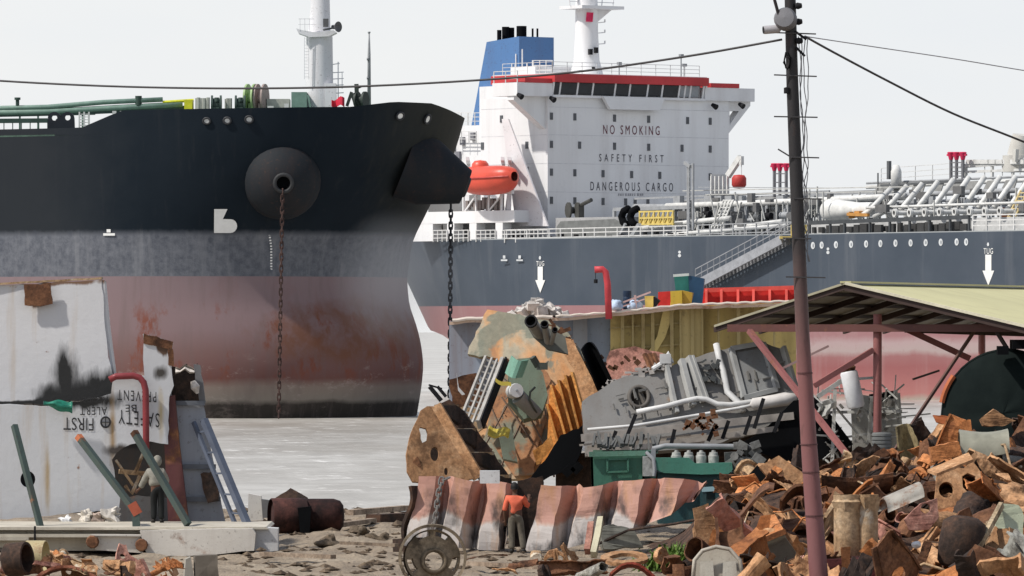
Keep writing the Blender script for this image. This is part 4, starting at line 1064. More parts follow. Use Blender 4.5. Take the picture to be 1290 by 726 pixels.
# skip, boxes, red bulwark, drums on deck
sk = thing('skip', 'dark green and blue steel skip standing on the cut section deck', 'skip', P(868, 384, YB+2))
def taper(Y, pts_top, pts_bot, dz):
    a = [P(u, v, Y) for u, v in pts_bot]; b = [P(u, v, Y) for u, v in pts_top]
    a2 = [p+V((.0, dz, 0)) for p in a]; b2 = [p+V((.1, dz, 0)) for p in b]
    return MB().add(a+b+a2+b2, [(0, 1, 3, 2), (4, 5, 7, 6), (0, 2, 6, 4), (1, 3, 7, 5), (2, 3, 7, 6), (0, 1, 5, 4)])
part('skip_side', taper(YB+1.5, ((849, 348), (867, 347)), ((853, 384), (869, 384)), 1.8), plain('skip_green', (.03, .17, .15), .5), sk)
part('skip_front', taper(YB+1.2, ((867.2, 347), (887, 351)), ((869.2, 384), (885, 382)), 2.), plain('skip_blue', (.02, .06, .12), .5), sk)
part('skip_rim', MB().bar(P(848, 347.5, YB+1.2), P(868, 346, YB+1.2), .12), plain('rim_pale', (.5, .55, .55), .5), sk)
yb_ = thing('crate', 'bright yellow steel box standing in front of the green skip', 'box', P(858, 386, YB))
part('box_front', taper(YB-.6, ((844.5, 367), (859, 366)), ((845, 386), (859.5, 386)), 1.5), YEL, yb_)
part('box_side', taper(YB-.4, ((859.2, 366), (872, 369)), ((859.7, 386), (871, 383)), 1.2), worn('yellow_paint_deep', (.48, .30, .03), .1, .8), yb_)
yc_ = thing('crate', 'small pale yellow cabinet open on one side, beside blue drums', 'box', P(818, 388, YB))
part('cabinet', taper(YB-.3, ((812, 373), (823, 373)), ((813, 388), (823, 388)), .8), plain('cabinet_yellow', (.62, .46, .12), .5), yc_)
part('cabinet_door', taper(YB-.28, ((823.2, 374), (830, 379)), ((823.2, 388), (826, 387)), .5), DARK, yc_)
for (u0, u1, v0, v1, mt, lab) in ((785, 795, 367, 390, plain('drum_navy', (.015, .03, .06), .5), 'dark navy upright drum on the deck between pale blue sacks'),):
    mb = MB().lathe([(0, 0), (.19, 0), (.2, .25), (.185, .28), (.2, .32), (.2, .55), (.185, .58), (.2, .62), (.2, .86), (0, .86)], axes(P((u0+u1)/2, v1, YB), (1, 0, 0), (0, 1, 0), (0, 0, 1)), 16)
    solo('drum', mb, mt, lab, 'drum', smooth=40)
def blob(c, r, seed, n=12, m_=8, amp=.3, flat=.75):
    def fn(a, b):
        th = PI*b; ph = 2*PI*a; d = V((math.sin(th)*math.cos(ph), math.sin(th)*math.sin(ph), math.cos(th)*flat))
        k = r*(1+amp*NZ.noise(d*1.8+V((seed*3.1, 0, 0)))); return V(c)+d*k
    return MB().sheet(n, m_, fn)
for i, (u, v, r, lab) in enumerate(((776, 385, .34, 'pale blue sack slumped at the foot of the red bent pipe'), (800, 385, .36, 'pale blue sack slumped on the inner side of the navy drum'))):
    solo('sack', blob(P(u, v, YB-.3), r, i+2, amp=.5), plain('sack_blue', (.42, .52, .66), .7, var=.3, scale=5), lab, 'sack', smooth=True)
mb = MB().bar(P(785, 381, YB-.6), P(820, 368, YB-.6), .08); mb.bar(P(785, 386, YB-.6), P(812, 377, YB-.6), .06); mb.bar(P(801, 388, YB-.6), P(800, 372, YB-.6), .1)
solo('handrail', mb, plain('rail_pinkish', (.5, .34, .32), .6), 'loose slanting handrail of pale tube propped among the drums', 'handrail')
bw = thing('bulwark', 'bright red ribbed bulwark plate standing along the cut section deck', 'bulwark', P(930, 384, YB+5))
RB = plain('bulwark_red', (.56, .035, .03), .5)
mb = MB()
lp = [(884, 366), (1004, 362.5), (1004, 384), (884, 388)]
mb.pslab(frame(930, 384, YB+5), [lp], .08); mb.pslab(frame(840, 384, YB+4.5), [[(829, 368), (846, 367), (846, 388), (829, 388)]], .08); part('plating', mb, RB, bw)
for u in (888, 907, 928, 947.5, 968, 989, 1002): part('rib', MB().slab([[P(u, 366, YB+4.4), P(u, 385, YB+4.1), P(u, 385, YB+5), P(u, 364, YB+5)]], V((.12, 0, 0))), plain('rib_red', (.62, .09, .07), .5), bw)
part('top_rail', MB().bar(P(884, 366, YB+4.8), P(1004, 362.5, YB+4.8), .16, .2), plain('rib_red', (.62, .09, .07), .5), bw)
SOOT = (.010, .010, .010)
# ================= cut deckhouse pieces at the water's edge =================
YL = 184.
def sooty(name, base, zones, flames=()):
    """white plate with torch soot in zones given as (x, z, rx, rz) in the piece's own metres"""
    g = G(name)
    X, Y, Z = g.sep()
    n1 = g.noise(1.1, 9, .68, w=1.); n2 = g.noise(5., 6, .7, w=2.); n3 = g.noise(.5, 4, .5, w=3.)
    st = g.noise(1., 6, .6, vec=g.scale(g.co, (2.2, 2.2, .13)), w=5.)
    c = g.mix(g.ramp(n3, [(.3, 0.), (.7, 1.)]), tuple(x*.88 for x in base), base)
    c = g.mix(g.math('MULTIPLY', g.ramp(st, [(.55, 0.), (.72, 1.)]), .45), c, (.36, .25, .13))
    rc = g.ramp(n2, [(.3, RUST[0]), (.5, RUST[1]), (.7, RUST[2])])
    c = g.mix(g.ramp(n1, [(.64, 0.), (.68, 1.)]), c, rc)
    for (x, z, rx, rz, colr, soft) in zones:
        dx = g.math('DIVIDE', g.math('SUBTRACT', X, x), rx); dz = g.math('DIVIDE', g.math('SUBTRACT', Z, z), rz)
        d = g.math('SQRT', g.math('ADD', g.math('MULTIPLY', dx, dx), g.math('MULTIPLY', dz, dz)))
        wob = g.math('MULTIPLY_ADD', g.noise(1.3, 6, .6, vec=g.scale(g.co, (2.4, 1, .6)), w=x), 1.5, -.75)
        d = g.math('ADD', d, wob)
        c = g.mix(g.ramp(d, [(max(0, .95-soft), 1.), (1.1, 0.)]), c, colr)
    for (x0, rx, z0, H) in flames:     # torch soot licking upwards from a cut line, ragged along its top
        cx = g.n('ShaderNodeCombineXYZ'); g.put(cx.inputs[0], X)
        h = g.math('MULTIPLY_ADD', g.noise(2.2, 3, .6, vec=cx.outputs[0], w=4.), 2.6, -.55)
        win = g.ramp(g.math('DIVIDE', g.math('ABSOLUTE', g.math('SUBTRACT', X, x0)), rx), [(.45, 1.), (1., .12)])
        q = g.math('DIVIDE', g.math('SUBTRACT', Z, z0), g.math('MAXIMUM', g.math('MULTIPLY', g.math('MULTIPLY', h, H), win), .03))
        q = g.math('ADD', q, g.math('MULTIPLY_ADD', n2, .5, -.25))
        c = g.mix(g.ramp(q, [(.5, 1.), (1.05, 0.)]), c, SOOT)
    g.bump(g.math('ADD', n2, g.math('MULTIPLY', g.noise(.5, 3, .5, w=8.), 2.)), .2, .05)
    return g.done(c, .6)
sL = S(YL)
def m2(u, v, o): return ((u-o[0])/sL, (o[1]-v)/sL)     # px -> metres from the piece's base point
# --- upper white block ---
oU = (50, 512); base = P(oU[0], oU[1], YL+1.5)
zone = lambda u, v, ru, rv, c_=SOOT, soft=.5, o=oU: (*m2(u, v, o), ru/sL, rv/sL, c_, soft)
ub = thing('hull_fragment', 'tall white cut hull block blackened by torch soot along its lower edge', 'hull section', base)
MU = sooty('white_sooted_upper', (.56, .56, .57), [zone(104, 499, 72, 22), zone(84, 474, 22, 44), zone(126, 486, 34, 26), zone(62, 496, 8, 20), zone(20, 509, 80, 5), zone(48, 372, 17, 15, (.10, .055, .035), .12), zone(60, 352, 90, 7, (.16, .09, .055), .3)], [((103-50)/sL, 62/sL, (512-508)/sL, 36/sL)])
f = frame(50, 512, YL+1.4, -.06, .04)
lp = jag([(-40, 362), (20, 359), (128, 352), (130, 372), (132, 410), (136, 450), (141, 470), (146, 482), (140, 498), (118, 503), (60, 509), (-40, 512)], 9, 1.1, 3)
part('front_plate', MB().pslab(f, [lp], .12), MU, ub)
mb = MB().sheet(10, 1, lambda a, b: P(lerp(-40, 128, a)+2*b, lerp(362, 353, a)-1+math.sin(a*31)*.9, YL+1.5+b*1.6), .05); part('torn_top', mb, RS['cream'], ub)
mb = MB().slab([[P(128.5, 353, YL+1.45), P(132, 410, YL+1.45), P(141, 472, YL+1.45), P(144, 472, YL+3.4), P(136, 410, YL+3.4), P(131, 355, YL+3.4)]], V((.06, 0, 0))); part('side_plate', mb, MU, ub)
mb = MB().pslab(frame(48, 372, YL+1.3, -.06, .04), [jag([(30, 359), (64, 357), (66, 383), (50, 386), (31, 385)], 6, 1, 4)], .05); part('doubler_plate', mb, RS['brown'], ub)
for u in (-12, 42, 88): 
    mb = MB().bar(P(u, 510, YL+1.8), P(u, 366, YL+2.4), .05, .3); part('stiffener', mb, DARK, ub)
# --- lower block, upside down, with lettering ---
oD = (90, 658); base = P(oD[0], oD[1], YL)
zd = lambda u, v, ru, rv, c_=SOOT, soft=.5: (*m2(u, v, oD), ru/sL, rv/sL, c_, soft)
lb = thing('deckhouse_piece', 'upturned white deckhouse piece with upside down safety lettering and a red pipe', 'hull section', base)
MD = sooty('white_sooted_lower', (.54, .55, .57), [zd(106, 505, 60, 15), zd(70, 507, 60, 5), zd(205, 436, 9, 14, (.09, .05, .03), .2), zd(203, 470, 10, 12, (.05, .045, .04), .5), zd(142, 545, 6, 60, (.30, .20, .10), .8), zd(60, 600, 4, 60, (.36, .28, .18), .8), zd(150, 568, 26, 9, (.05, .04, .035), .6), zd(203, 520, 5, 40, (.42, .34, .2), .8)])
f = frame(90, 600, YL, .0, -.05)
outer = jag([(-40, 508), (62, 512), (100, 506), (140, 496), (143, 474), (182, 474), (180, 421), (218, 432), (216, 462), (219, 486), (213, 500), (212, 560), (190, 556), (165, 560), (147, 570), (141, 580), (145, 605), (152, 622), (150, 642), (104, 645), (40, 652), (-40, 656)], 10, .9, 5)
part('wall_plate', MB().pslab(f, [outer, circ(35, 604, 9.5, 10.5, 18)], .10), MD, lb)
part('porthole_recess', MB().pslab(frame(35, 604, YL+.35), [circ(35, 604, 13, 13, 16)], .05), DARK, lb)
mb = MB().pslab(frame(90, 600, YL-.03, 0, -.05), [jag([(181, 420), (218, 431), (217, 440), (200, 437), (181, 433)], 5, .9, 9)], .05); mb.pslab(frame(90, 600, YL-.03, 0, -.05), [jag([(211, 440), (218, 440), (219, 462), (212, 460)], 5, .8, 2)], .05); part('burnt_edge', mb, RS['brown'], lb)
f2 = frame(150, 600, YL+1.7)
for pts, mt, nm in (([(-40, 520), (-40, 650), (10, 650), (10, 520)], DARK, 'rear_plate'), ([(138, 480), (240, 480), (240, 662), (138, 662)], worn('inner_shade', (.022, .020, .019), .3, .7), 'rear_plate')):
    part(nm, MB().pslab(f2, [pts], .1), mt, lb)  # near-black plates stand for the shaded interior of the opening
mb = MB().slab([[P(211, 480, YL+.2), P(213, 560, YL+.2), P(214, 660, YL+.2), P(218, 660, YL+1.7), P(217, 480, YL+1.7)]], V((.06, 0, 0))); part('side_plate', mb, worn('side_dim', (.34, .34, .34), .3, .8), lb)
mb = MB().pslab(frame(180, 640, YL+1.0), [jag([(150, 630), (172, 624), (214, 628), (214, 664), (148, 664)], 7, 1, 6)], .08); part('inner_plate', mb, worn('inner_grey', (.13, .135, .14), .3, .9), lb)  # grey darkened too, for the shade inside the opening
mb = MB().bar(P(184, 563, YL+.2), P(170, 596, YL+.4), .09, .05); mb.bar(P(146, 580, YL+.3), P(168, 612, YL+.5), .08, .05); mb.bar(P(150, 594, YL+.6), P(196, 598, YL+.8), .12)
mb.tube([P(158, 612, YL+.4), P(166, 622, YL+.3), P(176, 600, YL+.5)], .05, 6); part_each('torn_bracket', mb, RS['cream'], lb)
# red bent pipe
mb = MB().tube([P(138, 478.5, YL-.35), P(146, 474.5, YL-.35), P(168, 473.5, YL-.35), P(176, 476, YL-.35), P(181, 482, YL-.35), P(183.5, 492, YL-.35), P(184, 552, YL-.35), P(184, 572, YL-.3)], .085, 12)
part('red_pipe', mb, plain('pipe_oxide', (.20, .035, .04), .4), lb, smooth=True)
# upside-down lettering
LT = plain('lettering_black', (.03, .03, .032), .6)
def flip(body, uL, uR, vT, vB, sp=1.1, sk=0.):     # text turned half round; uL/uR, vT/vB are its box in the photo
    w_ = (uR-uL)/sL; h_ = (vB-vT)/sL; vs, fs_ = text_mesh(body, w_, h_, sp)
    o = f(uR, vT); up = (f(uR, vB)-f(uR, vT)).normalized(); X = axes(o+V((0, -.015, 0)), (-1, 0, sk), up, (0, -1, 0))
    part('lettering', MB().add(vs, fs_, 0, X), LT, lb)
flip('SAFETY', 149, 201, 521, 539, 1.25, .10); flip('FIRST', 80, 118, 527, 543, 1.0, .03)
flip('BE', 158, 172, 510, 519, 1.1); flip('ALERT', 101, 135, 513, 523, 1.15); flip('PREVENT', 148, 197, 494, 507, 1.3, .06); flip('ACCIDENT', 92, 136, 500, 507, 1.0)
mb = MB().tube([f(*q)+V((0, -.02, 0)) for q in circ(133, 532, 5.8, 6.6, 20)], .022, 6, closed=True)
mb.bar(f(127.5, 532)+V((0, -.03, 0)), f(138.5, 532)+V((0, -.03, 0)), .04, .02); mb.bar(f(133, 526)+V((0, -.03, 0)), f(133, 538)+V((0, -.03, 0)), .02, .04)
part('cross_emblem', mb, LT, lb)
# green bundle jammed between the blocks
mb = MB().sheet(10, 5, lambda a, b: P(55+36*a, 505+17*b*(.35+.65*a)+1.5*math.sin(a*9+b*3), YL-.35-.2*math.sin(PI*b)), .03)
solo('tarpaulin', mb, plain('tarp_green', (.015, .15, .10), .4, var=.5, scale=6), 'green tarpaulin jammed between the upper and the upturned white blocks', 'tarpaulin', smooth=True)
# --- dark red post, grey upright structure ---
mb = MB().slab([[P(206, 500, YL+.1), P(220, 498, YL+.1), P(226, 560, YL+.1), P(238, 662, YL+.1), P(212, 662, YL+.1), P(207, 560, YL+.1)]], V((0, .35, 0)))
solo('tapering_post', mb, worn('post_red', (.10, .03, .03), .4, 1.), 'dark red tapering steel frame standing at the edge of the upturned white piece', 'post')
gs = thing('bulkhead_piece', 'grey tapering bulkhead piece with burnt ragged top, standing on end by the water', 'hull section', P(250, 660, YL+.6))
GB = worn('bulkhead_grey', (.27, .29, .33), .12, .7, streak=.3)
f3 = frame(250, 600, YL+.6, .1)
lp = jag([(221, 505), (256, 508), (262, 545), (270, 585), (285, 662), (232, 662), (228, 600), (222, 550)], 12, .7, 8)
part('plate', MB().pslab(f3, [lp], .12), GB, gs)
mb = MB()
for v, u0, u1 in ((508, 222, 258), (588, 230, 272), (629, 232, 278)): mb.bar(P(u0, v, YL+.5), P(u1, v, YL+.5), .1, .12)
part_each('stiffener', mb, plain('stiff_grey', (.12, .13, .15), .6), gs)
mb = MB().pslab(frame(235, 480, YL+.8, .3), [jag([(217, 462), (226, 466), (236, 459), (243, 470), (249, 458), (256, 510), (236, 503), (226, 508), (218, 500)], 4, 1.6, 7)], .1); part('burnt_plate', mb, RS['dark'], gs)
mb = MB().pslab(frame(248, 480, YL+.5), [jag([(244, 459), (252, 460), (259, 508), (252, 509), (247, 486)], 5, .7, 3)], .2); part('upright_bar', mb, plain('bar_grey', (.13, .13, .135), .6), gs)
mb = MB().sheet(4, 4, lambda a, b: P(221+24*a, 462+7*b+3*math.sin(a*8+b), YL+.3+.1*math.sin(b*7))); mb.tube([P(243, 480, YL+.3), P(246, 488, YL+.3), P(249, 496, YL+.3)], [.06, .12, .04], 6); part('pale_rag', mb, plain('rag_pale', (.48, .44, .40), .8, var=.4, scale=9), gs)
mb = MB().pslab(frame(262, 610, YL+.2), [jag([(252, 597), (268, 594), (274, 612), (276, 632), (262, 634), (256, 618)], 5, 1.2, 2)], .1); part('cut_flap', mb, RS['dark'], gs)
# two blue-grey sloping rails
lr = thing('ladder', 'tall blue grey steel ladder leaning beside the grey bulkhead piece', 'ladder', P(300, 664, YL-.8))
BR = plain('rail_bluegrey', (.085, .10, .135), .5)
part('stringer', MB().bar(P(257, 529, YL+.2), P(313, 664, YL-1.2), .16, .16), BR, lr); part('stringer', MB().bar(P(244, 532, YL+.4), P(297, 662, YL-.9), .085, .1), BR, lr)
for t in (.1, .3, .5, .7, .88): part('rung', MB().bar(P(257, 529, YL+.2).lerp(P(313, 664, YL-1.2), t), P(244, 532, YL+.4).lerp(P(297, 662, YL-.9), t), .05), BR, lr)
# --- white base slab with beams ---
YS = 179.
bs = thing('white_deck_slab', 'long low slab of white deck beams lying on the mud under the wreck', 'deck section', P(160, 700, YS))
WS = worn('slab_white', (.56, .53, .48), .12, .9, streak=.3)
WS2 = worn('slab_cream', (.50, .46, .38), .15, 1., streak=.4)
def boxpx(u0, u1, v0, v1, Y0, dep, m=0.):
    s_ = S(Y0); mb = MB()
    a = [P(u0, v0, Y0), P(u1, v0, Y0+m), P(u1, v1, Y0+m), P(u0, v1, Y0)]
    return mb.slab([a], V((0, dep, 0)))
part('deck_top', MB().slab([[P(-40, 664, YS-.2), P(140, 664.5, YS-.2), P(335, 664, YS-.2), P(338, 667, YS-.2), P(-40, 668, YS-.2)]], V((0, 4.6, .02))), WS2, bs)
part('web_plate', boxpx(-40, 185, 668, 694, YS+.2, .1), WS2, bs)
part('beam_flange', boxpx(-40, 150, 673, 677, YS-.25, .5), WS2, bs)
part('beam_flange', boxpx(-40, 36, 677.5, 681, YS-.4, .4), WS2, bs)
part('web_plate', boxpx(-40, 34, 681, 690, YS-.1, .08), WS2, bs)
mb = MB().slab([[P(115, 676, YS-.5), P(176, 676, YS-.5), P(181, 682, YS-.5), P(180, 697, YS-.5), P(120, 693, YS-.5)]], V((0, .25, 0))); mb.slab([[P(115, 673.5, YS-.6), P(178, 674, YS-.6), P(178, 676, YS-.6), P(115, 675.5, YS-.6)]], V((0, .7, 0))); part('short_beam', mb, WS, bs)
lp = jag([(176, 669), (250, 667), (318, 666), (322, 672), (320, 694), (262, 699), (186, 702), (182, 690)], 14, .6, 3)
part('long_beam', MB().pslab(frame(250, 690, YS-.6), [lp], 1.4), WS, bs)
part('end_plate', MB().pslab(frame(330, 680, YS-.1), [[(318, 664), (350, 666), (350, 694), (322, 697)]], .9), worn('slab_pale', (.50, .50, .50), .05, 1.), bs)
mb = MB()
for u, v in ((116, 683), (178, 687)): mb.lathe([(0, 0), (.14, 0), (.17, .2), (0, .2)], aim(P(u, v, YS-.75), (0, 1, 0)), 10)
part('cut_lug', mb, RS['brown'], bs)
part('upright_strip', MB().bar(P(44, 694, YS-.8), P(44, 663, YS-.8), .05, .05), DARK, bs)
part('underside', boxpx(-40, 318, 690, 700, YS+.6, .1), DARK, bs)
# leaning square posts
PG_ = worn('post_green', (.045, .068, .060), .12, 1.2, streak=.3)
for (u0, v0, u1, v1, w_, yy, lab, tip) in ((18, 536, 52, 668, .135, YS+.8, 'dark green square post leaning in front of the round porthole', 0), (101, 553, 171, 645, .145, YS+.6, 'dark green square post with a rusty red top end and a joint at its foot', 1), (171, 548, 237, 661, .15, YS+.4, 'dark green square post leaning across the white shirted worker', 2)):
    pt = thing('leaning_post', lab, 'post', P(u1, v1, yy), group=None)
    part('shaft', MB().bar(P(u0, v0, yy+1.2), P(u1, v1, yy), w_), PG_, pt)
    if tip:
        d = (P(u0, v0, yy+1.2)-P(u1, v1, yy)).normalized(); t0 = P(u0, v0, yy+1.2)
        part('cut_end', MB().bar(t0-d*.03, t0+d*.10, w_*1.03), plain('end_orange', (.46, .15, .07), .7) if tip == 1 else RS['brown'], pt)
    if tip == 1:
        part('joint', MB().bar(P(166, 634, yy-.05), P(174, 648, yy-.05), .24), plain('joint_red', (.36, .09, .05), .7), pt); part('foot', MB().bar(P(171, 643, yy-.05), P(172, 667, yy-.1), .19), PG_, pt)
# rubbish under the wreck
rn = random.Random(31)
for i, (u, v, r, c_, lab) in enumerate(((108, 652, .22, (.5, .46, .40), 'pale crumpled sheet caught under the upturned piece, beside a dark gap'), (122, 655, .2, (.38, .30, .25), 'brown crumpled cloth caught under the upturned piece'), (140, 652, .26, (.45, .42, .38), 'grey crumpled sheet caught behind the jointed green post'), (84, 657, .15, (.7, .7, .7), 'small white foam scrap under the upturned piece'), (180, 664, .12, (.6, .6, .6), 'small white paper scrap by the jointed green post foot'))):
    solo('crumpled_sheet', blob(P(u, v, YL-.5), r, i*3+1, amp=.9, flat=.8), plain('crumple_%s' % 'abcde'[i], c_, .8, var=.4, scale=8), lab, 'scrap')
# white and grey boxes, dark red shells by the water
mb = MB().pslab(frame(320, 640, 196), [[(313, 622), (329, 625), (331, 656), (312, 656)]], .5); solo('steel_box', mb, worn('box_white', (.62, .60, .56), .1, 1.), 'small white steel box beside the dark red boiler shell', 'box')
mb = MB().pslab(frame(336, 640, 195.6), [[(329, 629), (343, 631), (342, 652), (331, 653)]], .5); solo('steel_box', mb, plain('box_dim', (.15, .15, .15), .6), 'small dark grey steel box between the white box and the boiler shell', 'box')
bo = thing('boiler_shell', 'dark red cut boiler shell lying in two rounded halves on the mud', 'boiler', P(388, 672, 194))
BM = rusty('boiler_red', (.008, .006, .006), (.026, .011, .010), (.075, .028, .022), scale=1.)
mb = MB().lathe([(.0, -1.1), (.40, -1.05), (.50, -.8), (.50, 0.)], aim(P(380, 650, 193.8), (-1, .2, 0)), 20); 
def shell(ua, ub, vc, r, rn_=0, Y=194, tap=1.):
    a = P(ua, vc, Y); b = P(ub, vc, Y)
    prof = [(0, 0), (r*.6, .03), (r*.88, .12), (r, .3), (r, (b-a).length)]
    return MB().lathe(prof, aim(a, b-a), 22)
part('rounded_half', shell(434, 384, 650, .47), BM, bo, smooth=50)
part('open_half', MB().lathe([(.46, 0), (.48, .02), (.48, .95), (.44, .95), (.44, .1), (.0, .05)], aim(P(341, 650, 193.6), (1, .25, 0)), 20), BM, bo, smooth=50)
part('peaked_plate', MB().pslab(frame(365, 625, 194.4, 0, .6), [jag([(342, 631), (366, 615), (388, 627), (386, 634), (345, 636)], 7, .5, 4)], .08), RS['dark'], bo)
mb = MB().slab([[P(375, 640, 193.2), P(392, 638, 193.2), P(390, 671, 193.2), P(378, 672, 193.2)]], V((0, .3, 0))); part('torn_seam', mb, BLACK, bo)
# ================= wreckage heap in the middle =================
# corrugated bulkhead, two lengths
CORR = None
g = G('corrugated_paint')
X, Y, Z = g.sep()
n1 = g.noise(1.2, 9, .7, w=1.); n2 = g.noise(5, 6, .7, w=2.); st = g.noise(1., 6, .65, w=3., vec=g.scale(g.co, (2.2, 1, .3)))
zz = g.math('ADD', Z, g.math('MULTIPLY_ADD', g.noise(.8, 4, .6, w=21., vec=g.scale(g.co, (1, .2, .3))), 1.5, -.75))
c = g.ramp(g.math('DIVIDE', zz, 2.), [(0., (.36, .33, .31)), (.38, (.48, .44, .41)), (.42, (.46, .37, .30)), (.55, (.50, .38, .27)), (.8, (.50, .35, .23)), (1., (.42, .25, .17))])
pk = g.ramp(g.noise(.62, 2, .4, w=6., vec=g.scale(g.co, (1.1, .2, .18))), [(.50, 0.), (.56, 1.)])
c = g.mix(g.math('MULTIPLY', pk, g.ramp(g.math('DIVIDE', zz, 2.), [(.38, 0.), (.44, .85)])), c, (.42, .21, .165))
yl = g.ramp(st, [(.5, 0.), (.66, 1.)]); c = g.mix(g.math('MULTIPLY', yl, .7), c, (.40, .20, .075))
so_ = g.ramp(g.noise(.9, 7, .6, w=11., vec=g.scale(g.co, (1.3, 1, .55))), [(.53, 0.), (.62, 1.)])  # soot patches, sized near the corrugation pitch to deepen the shaded strips too
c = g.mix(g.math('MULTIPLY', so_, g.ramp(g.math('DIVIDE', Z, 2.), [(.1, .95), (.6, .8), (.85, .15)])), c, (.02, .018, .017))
c = g.mix(g.ramp(n2, [(.62, 0.), (.72, .7)]), c, (.10, .045, .03))
g.bump(g.math('ADD', n1, n2), .3, .04)
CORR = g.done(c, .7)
def corrug(u0, u1, vt, vb, Y0, pitch, skew, dep, seed, cut=None):
    # trapezoid profile: broad outer face, slope turned from the sun, narrow inner face, slope
    prof = [(0, 0), (.50, 0), (.84, 1), (.92, 1), (1.0, 0)]
    us = []; k = 0
    while u0+k*pitch < u1:
        for a, d in prof[:-1]: us.append((u0+(k+a)*pitch, d))
        k += 1
    us.append((u0+k*pitch, 0))
    rn = random.Random(seed); nv = 9; rows = []
    offs = [(rn.uniform(-2, 2), rn.uniform(-4, 4)) for _ in us]
    mb = MB(); vs = []
    for i, (u, d) in enumerate(us):
        uu = clamp(u, u0, u1)
        for j in range(nv+1):
            t = j/nv; v = lerp(interp(vt, uu)+offs[i][0]*.8, interp(vb, uu)+offs[i][1]*.5, t)
            q = P(uu+skew*t+1.0*math.sin(t*5+i*1.7)+1.5*math.sin(i*.9)*t, v, Y0+d*dep++.05*math.sin(t*4+i)+(1-t)*.55)
            vs.append(q)
    fs = [(i*(nv+1)+j, (i+1)*(nv+1)+j, (i+1)*(nv+1)+j+1, i*(nv+1)+j+1) for i in range(len(us)-1) for j in range(nv)]
    mb.add(vs, fs); return mb
mb = corrug(527, 652, [(527, 600), (560, 601), (640, 608), (660, 612)], [(500, 686), (560, 690), (640, 694), (700, 694)], 180, 45, -16, .75, 3)
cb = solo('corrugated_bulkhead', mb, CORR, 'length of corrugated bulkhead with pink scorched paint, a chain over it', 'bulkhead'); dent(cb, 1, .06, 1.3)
mb = corrug(681, 890, [(681, 611), (735, 612), (790, 606), (840, 602), (890, 607)], [(670, 694), (740, 690), (800, 676), (850, 655), (890, 628)], 179.4, 52, -16, .8, 5)
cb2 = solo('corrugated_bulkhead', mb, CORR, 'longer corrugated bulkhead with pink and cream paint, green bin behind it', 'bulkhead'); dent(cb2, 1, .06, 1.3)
mb = MB().pslab(frame(664, 650, 180.6), [jag([(652, 606), (684, 600), (684, 690), (640, 690)], 8, 1.2, 3)], .1); solo('bent_plate', mb, RS['dark'], 'dark plate standing in the gap between the two corrugated bulkheads', 'plate')
# scorched edge plates beside it
mb = MB().sheet(4, 10, lambda a, b: P(518+12*a-8*b+4*math.sin(b*7), 612+80*b, 180.2+.5*a), .08); solo('bent_plate', mb, RS['dark'], 'black buckled edge plate standing at the seaward end of the corrugated bulkhead', 'plate')
mb = MB().bar(P(500, 688, 181), P(530, 686, 180), .25, .35); solo('cut_beam', mb, RS['dark'], 'short dark beam end lying at the foot of the black buckled edge plate', 'beam')
# pale draped chain over the bulkhead
mb = chain([P(565, 602, 179.3), P(556, 606, 179.2), P(552, 625, 179.1), P(549, 650, 179.0), P(545, 668, 178.9)], .15, .06, .024)
solo('chain', mb, plain('chain_grey', (.15, .14, .13), .5), 'grey lifting chain hanging over the corrugated bulkhead above the iron wheel', 'chain')
mb = blob(P(617, 600, 179.6), .17, 4, amp=.3); solo('steel_box', MB().box(P(617, 601, 179.6), (.5, .4, .32)), W_WHITE, 'small white box perched on the corrugated bulkhead top', 'box')
# big tilted deck section with camouflage of rust, orange primer and green paint
g = G('patched_primer')
mpd = g.n('ShaderNodeMapping'); g.put(mpd.inputs['Vector'], g.co); mpd.inputs['Rotation'].default_value = (0, R(-28), 0); mpd.inputs['Scale'].default_value = (1.1, 1, .38)
n1 = g.noise(.75, 5, .55, w=3., dist=.7, vec=mpd.outputs[0]); n2 = g.noise(.55, 5, .5, w=8., dist=.8); n3 = g.noise(6, 6, .7, w=2.)
c = g.ramp(n1, [(.38, (.34, .31, .23)), (.44, (.38, .33, .24)), (.48, (.50, .32, .18)), (.56, (.52, .26, .11)), (.64, (.38, .19, .09))])
c = g.mix(g.ramp(n2, [(.58, 0.), (.60, .9)]), c, (.19, .20, .155))
c = g.mix(.45, c, g.ramp(n3, [(.3, .7), (.7, 1.7)]), 'MULTIPLY')
g.bump(n3, .3, .04)
PATCH = g.done(c, .75)
YC = 196.
ts_ = thing('deck_section', 'big tilted deck section patched in orange primer and grey green paint, machinery still bolted on', 'hull section', P(672, 606, YC))
f = frame(672, 600, YC, -.12, .28)
lp = jag([(614, 390), (626, 392), (655, 396), (690, 404), (716, 419), (728, 440), (745, 472), (762, 502), (745, 530), (735, 548), (700, 566), (672, 604), (644, 604), (600, 545), (608, 508), (631, 472), (627, 452), (589, 446), (598, 424)], 7, 1.7, 11)
part('deck_plate', MB().pslab(f, [lp], .25), PATCH, ts_)
g_ = frame(672, 600, YC-.25, -.12, .28)
part('painted_panel', MB().pslab(g_, [jag([(632, 470), (668, 450), (690, 470), (705, 500), (690, 520), (678, 560), (672, 598), (648, 600), (612, 548), (618, 505)], 9, 1, 3)], .08), worn('panel_greygreen', (.25, .255, .185), .62, 1., rust=((.1, .06, .04), (.36, .17, .08), (.48, .25, .12)), streak=.2), ts_)
part('torn_strip', MB().pslab(frame(672, 600, YC-.5, -.12, .28), [jag([(700, 425), (722, 428), (760, 505), (748, 528), (738, 540), (724, 470), (708, 440)], 8, 1, 7)], .08), RS['tan'], ts_)
part('pale_patch', MB().pslab(frame(672, 600, YC-.32, -.12, .28), [jag([(712, 422), (730, 438), (753, 490), (746, 500), (735, 480), (716, 440)], 8, .8, 5)], .05), worn('patch_pale', (.34, .34, .27), .2, 1.), ts_)
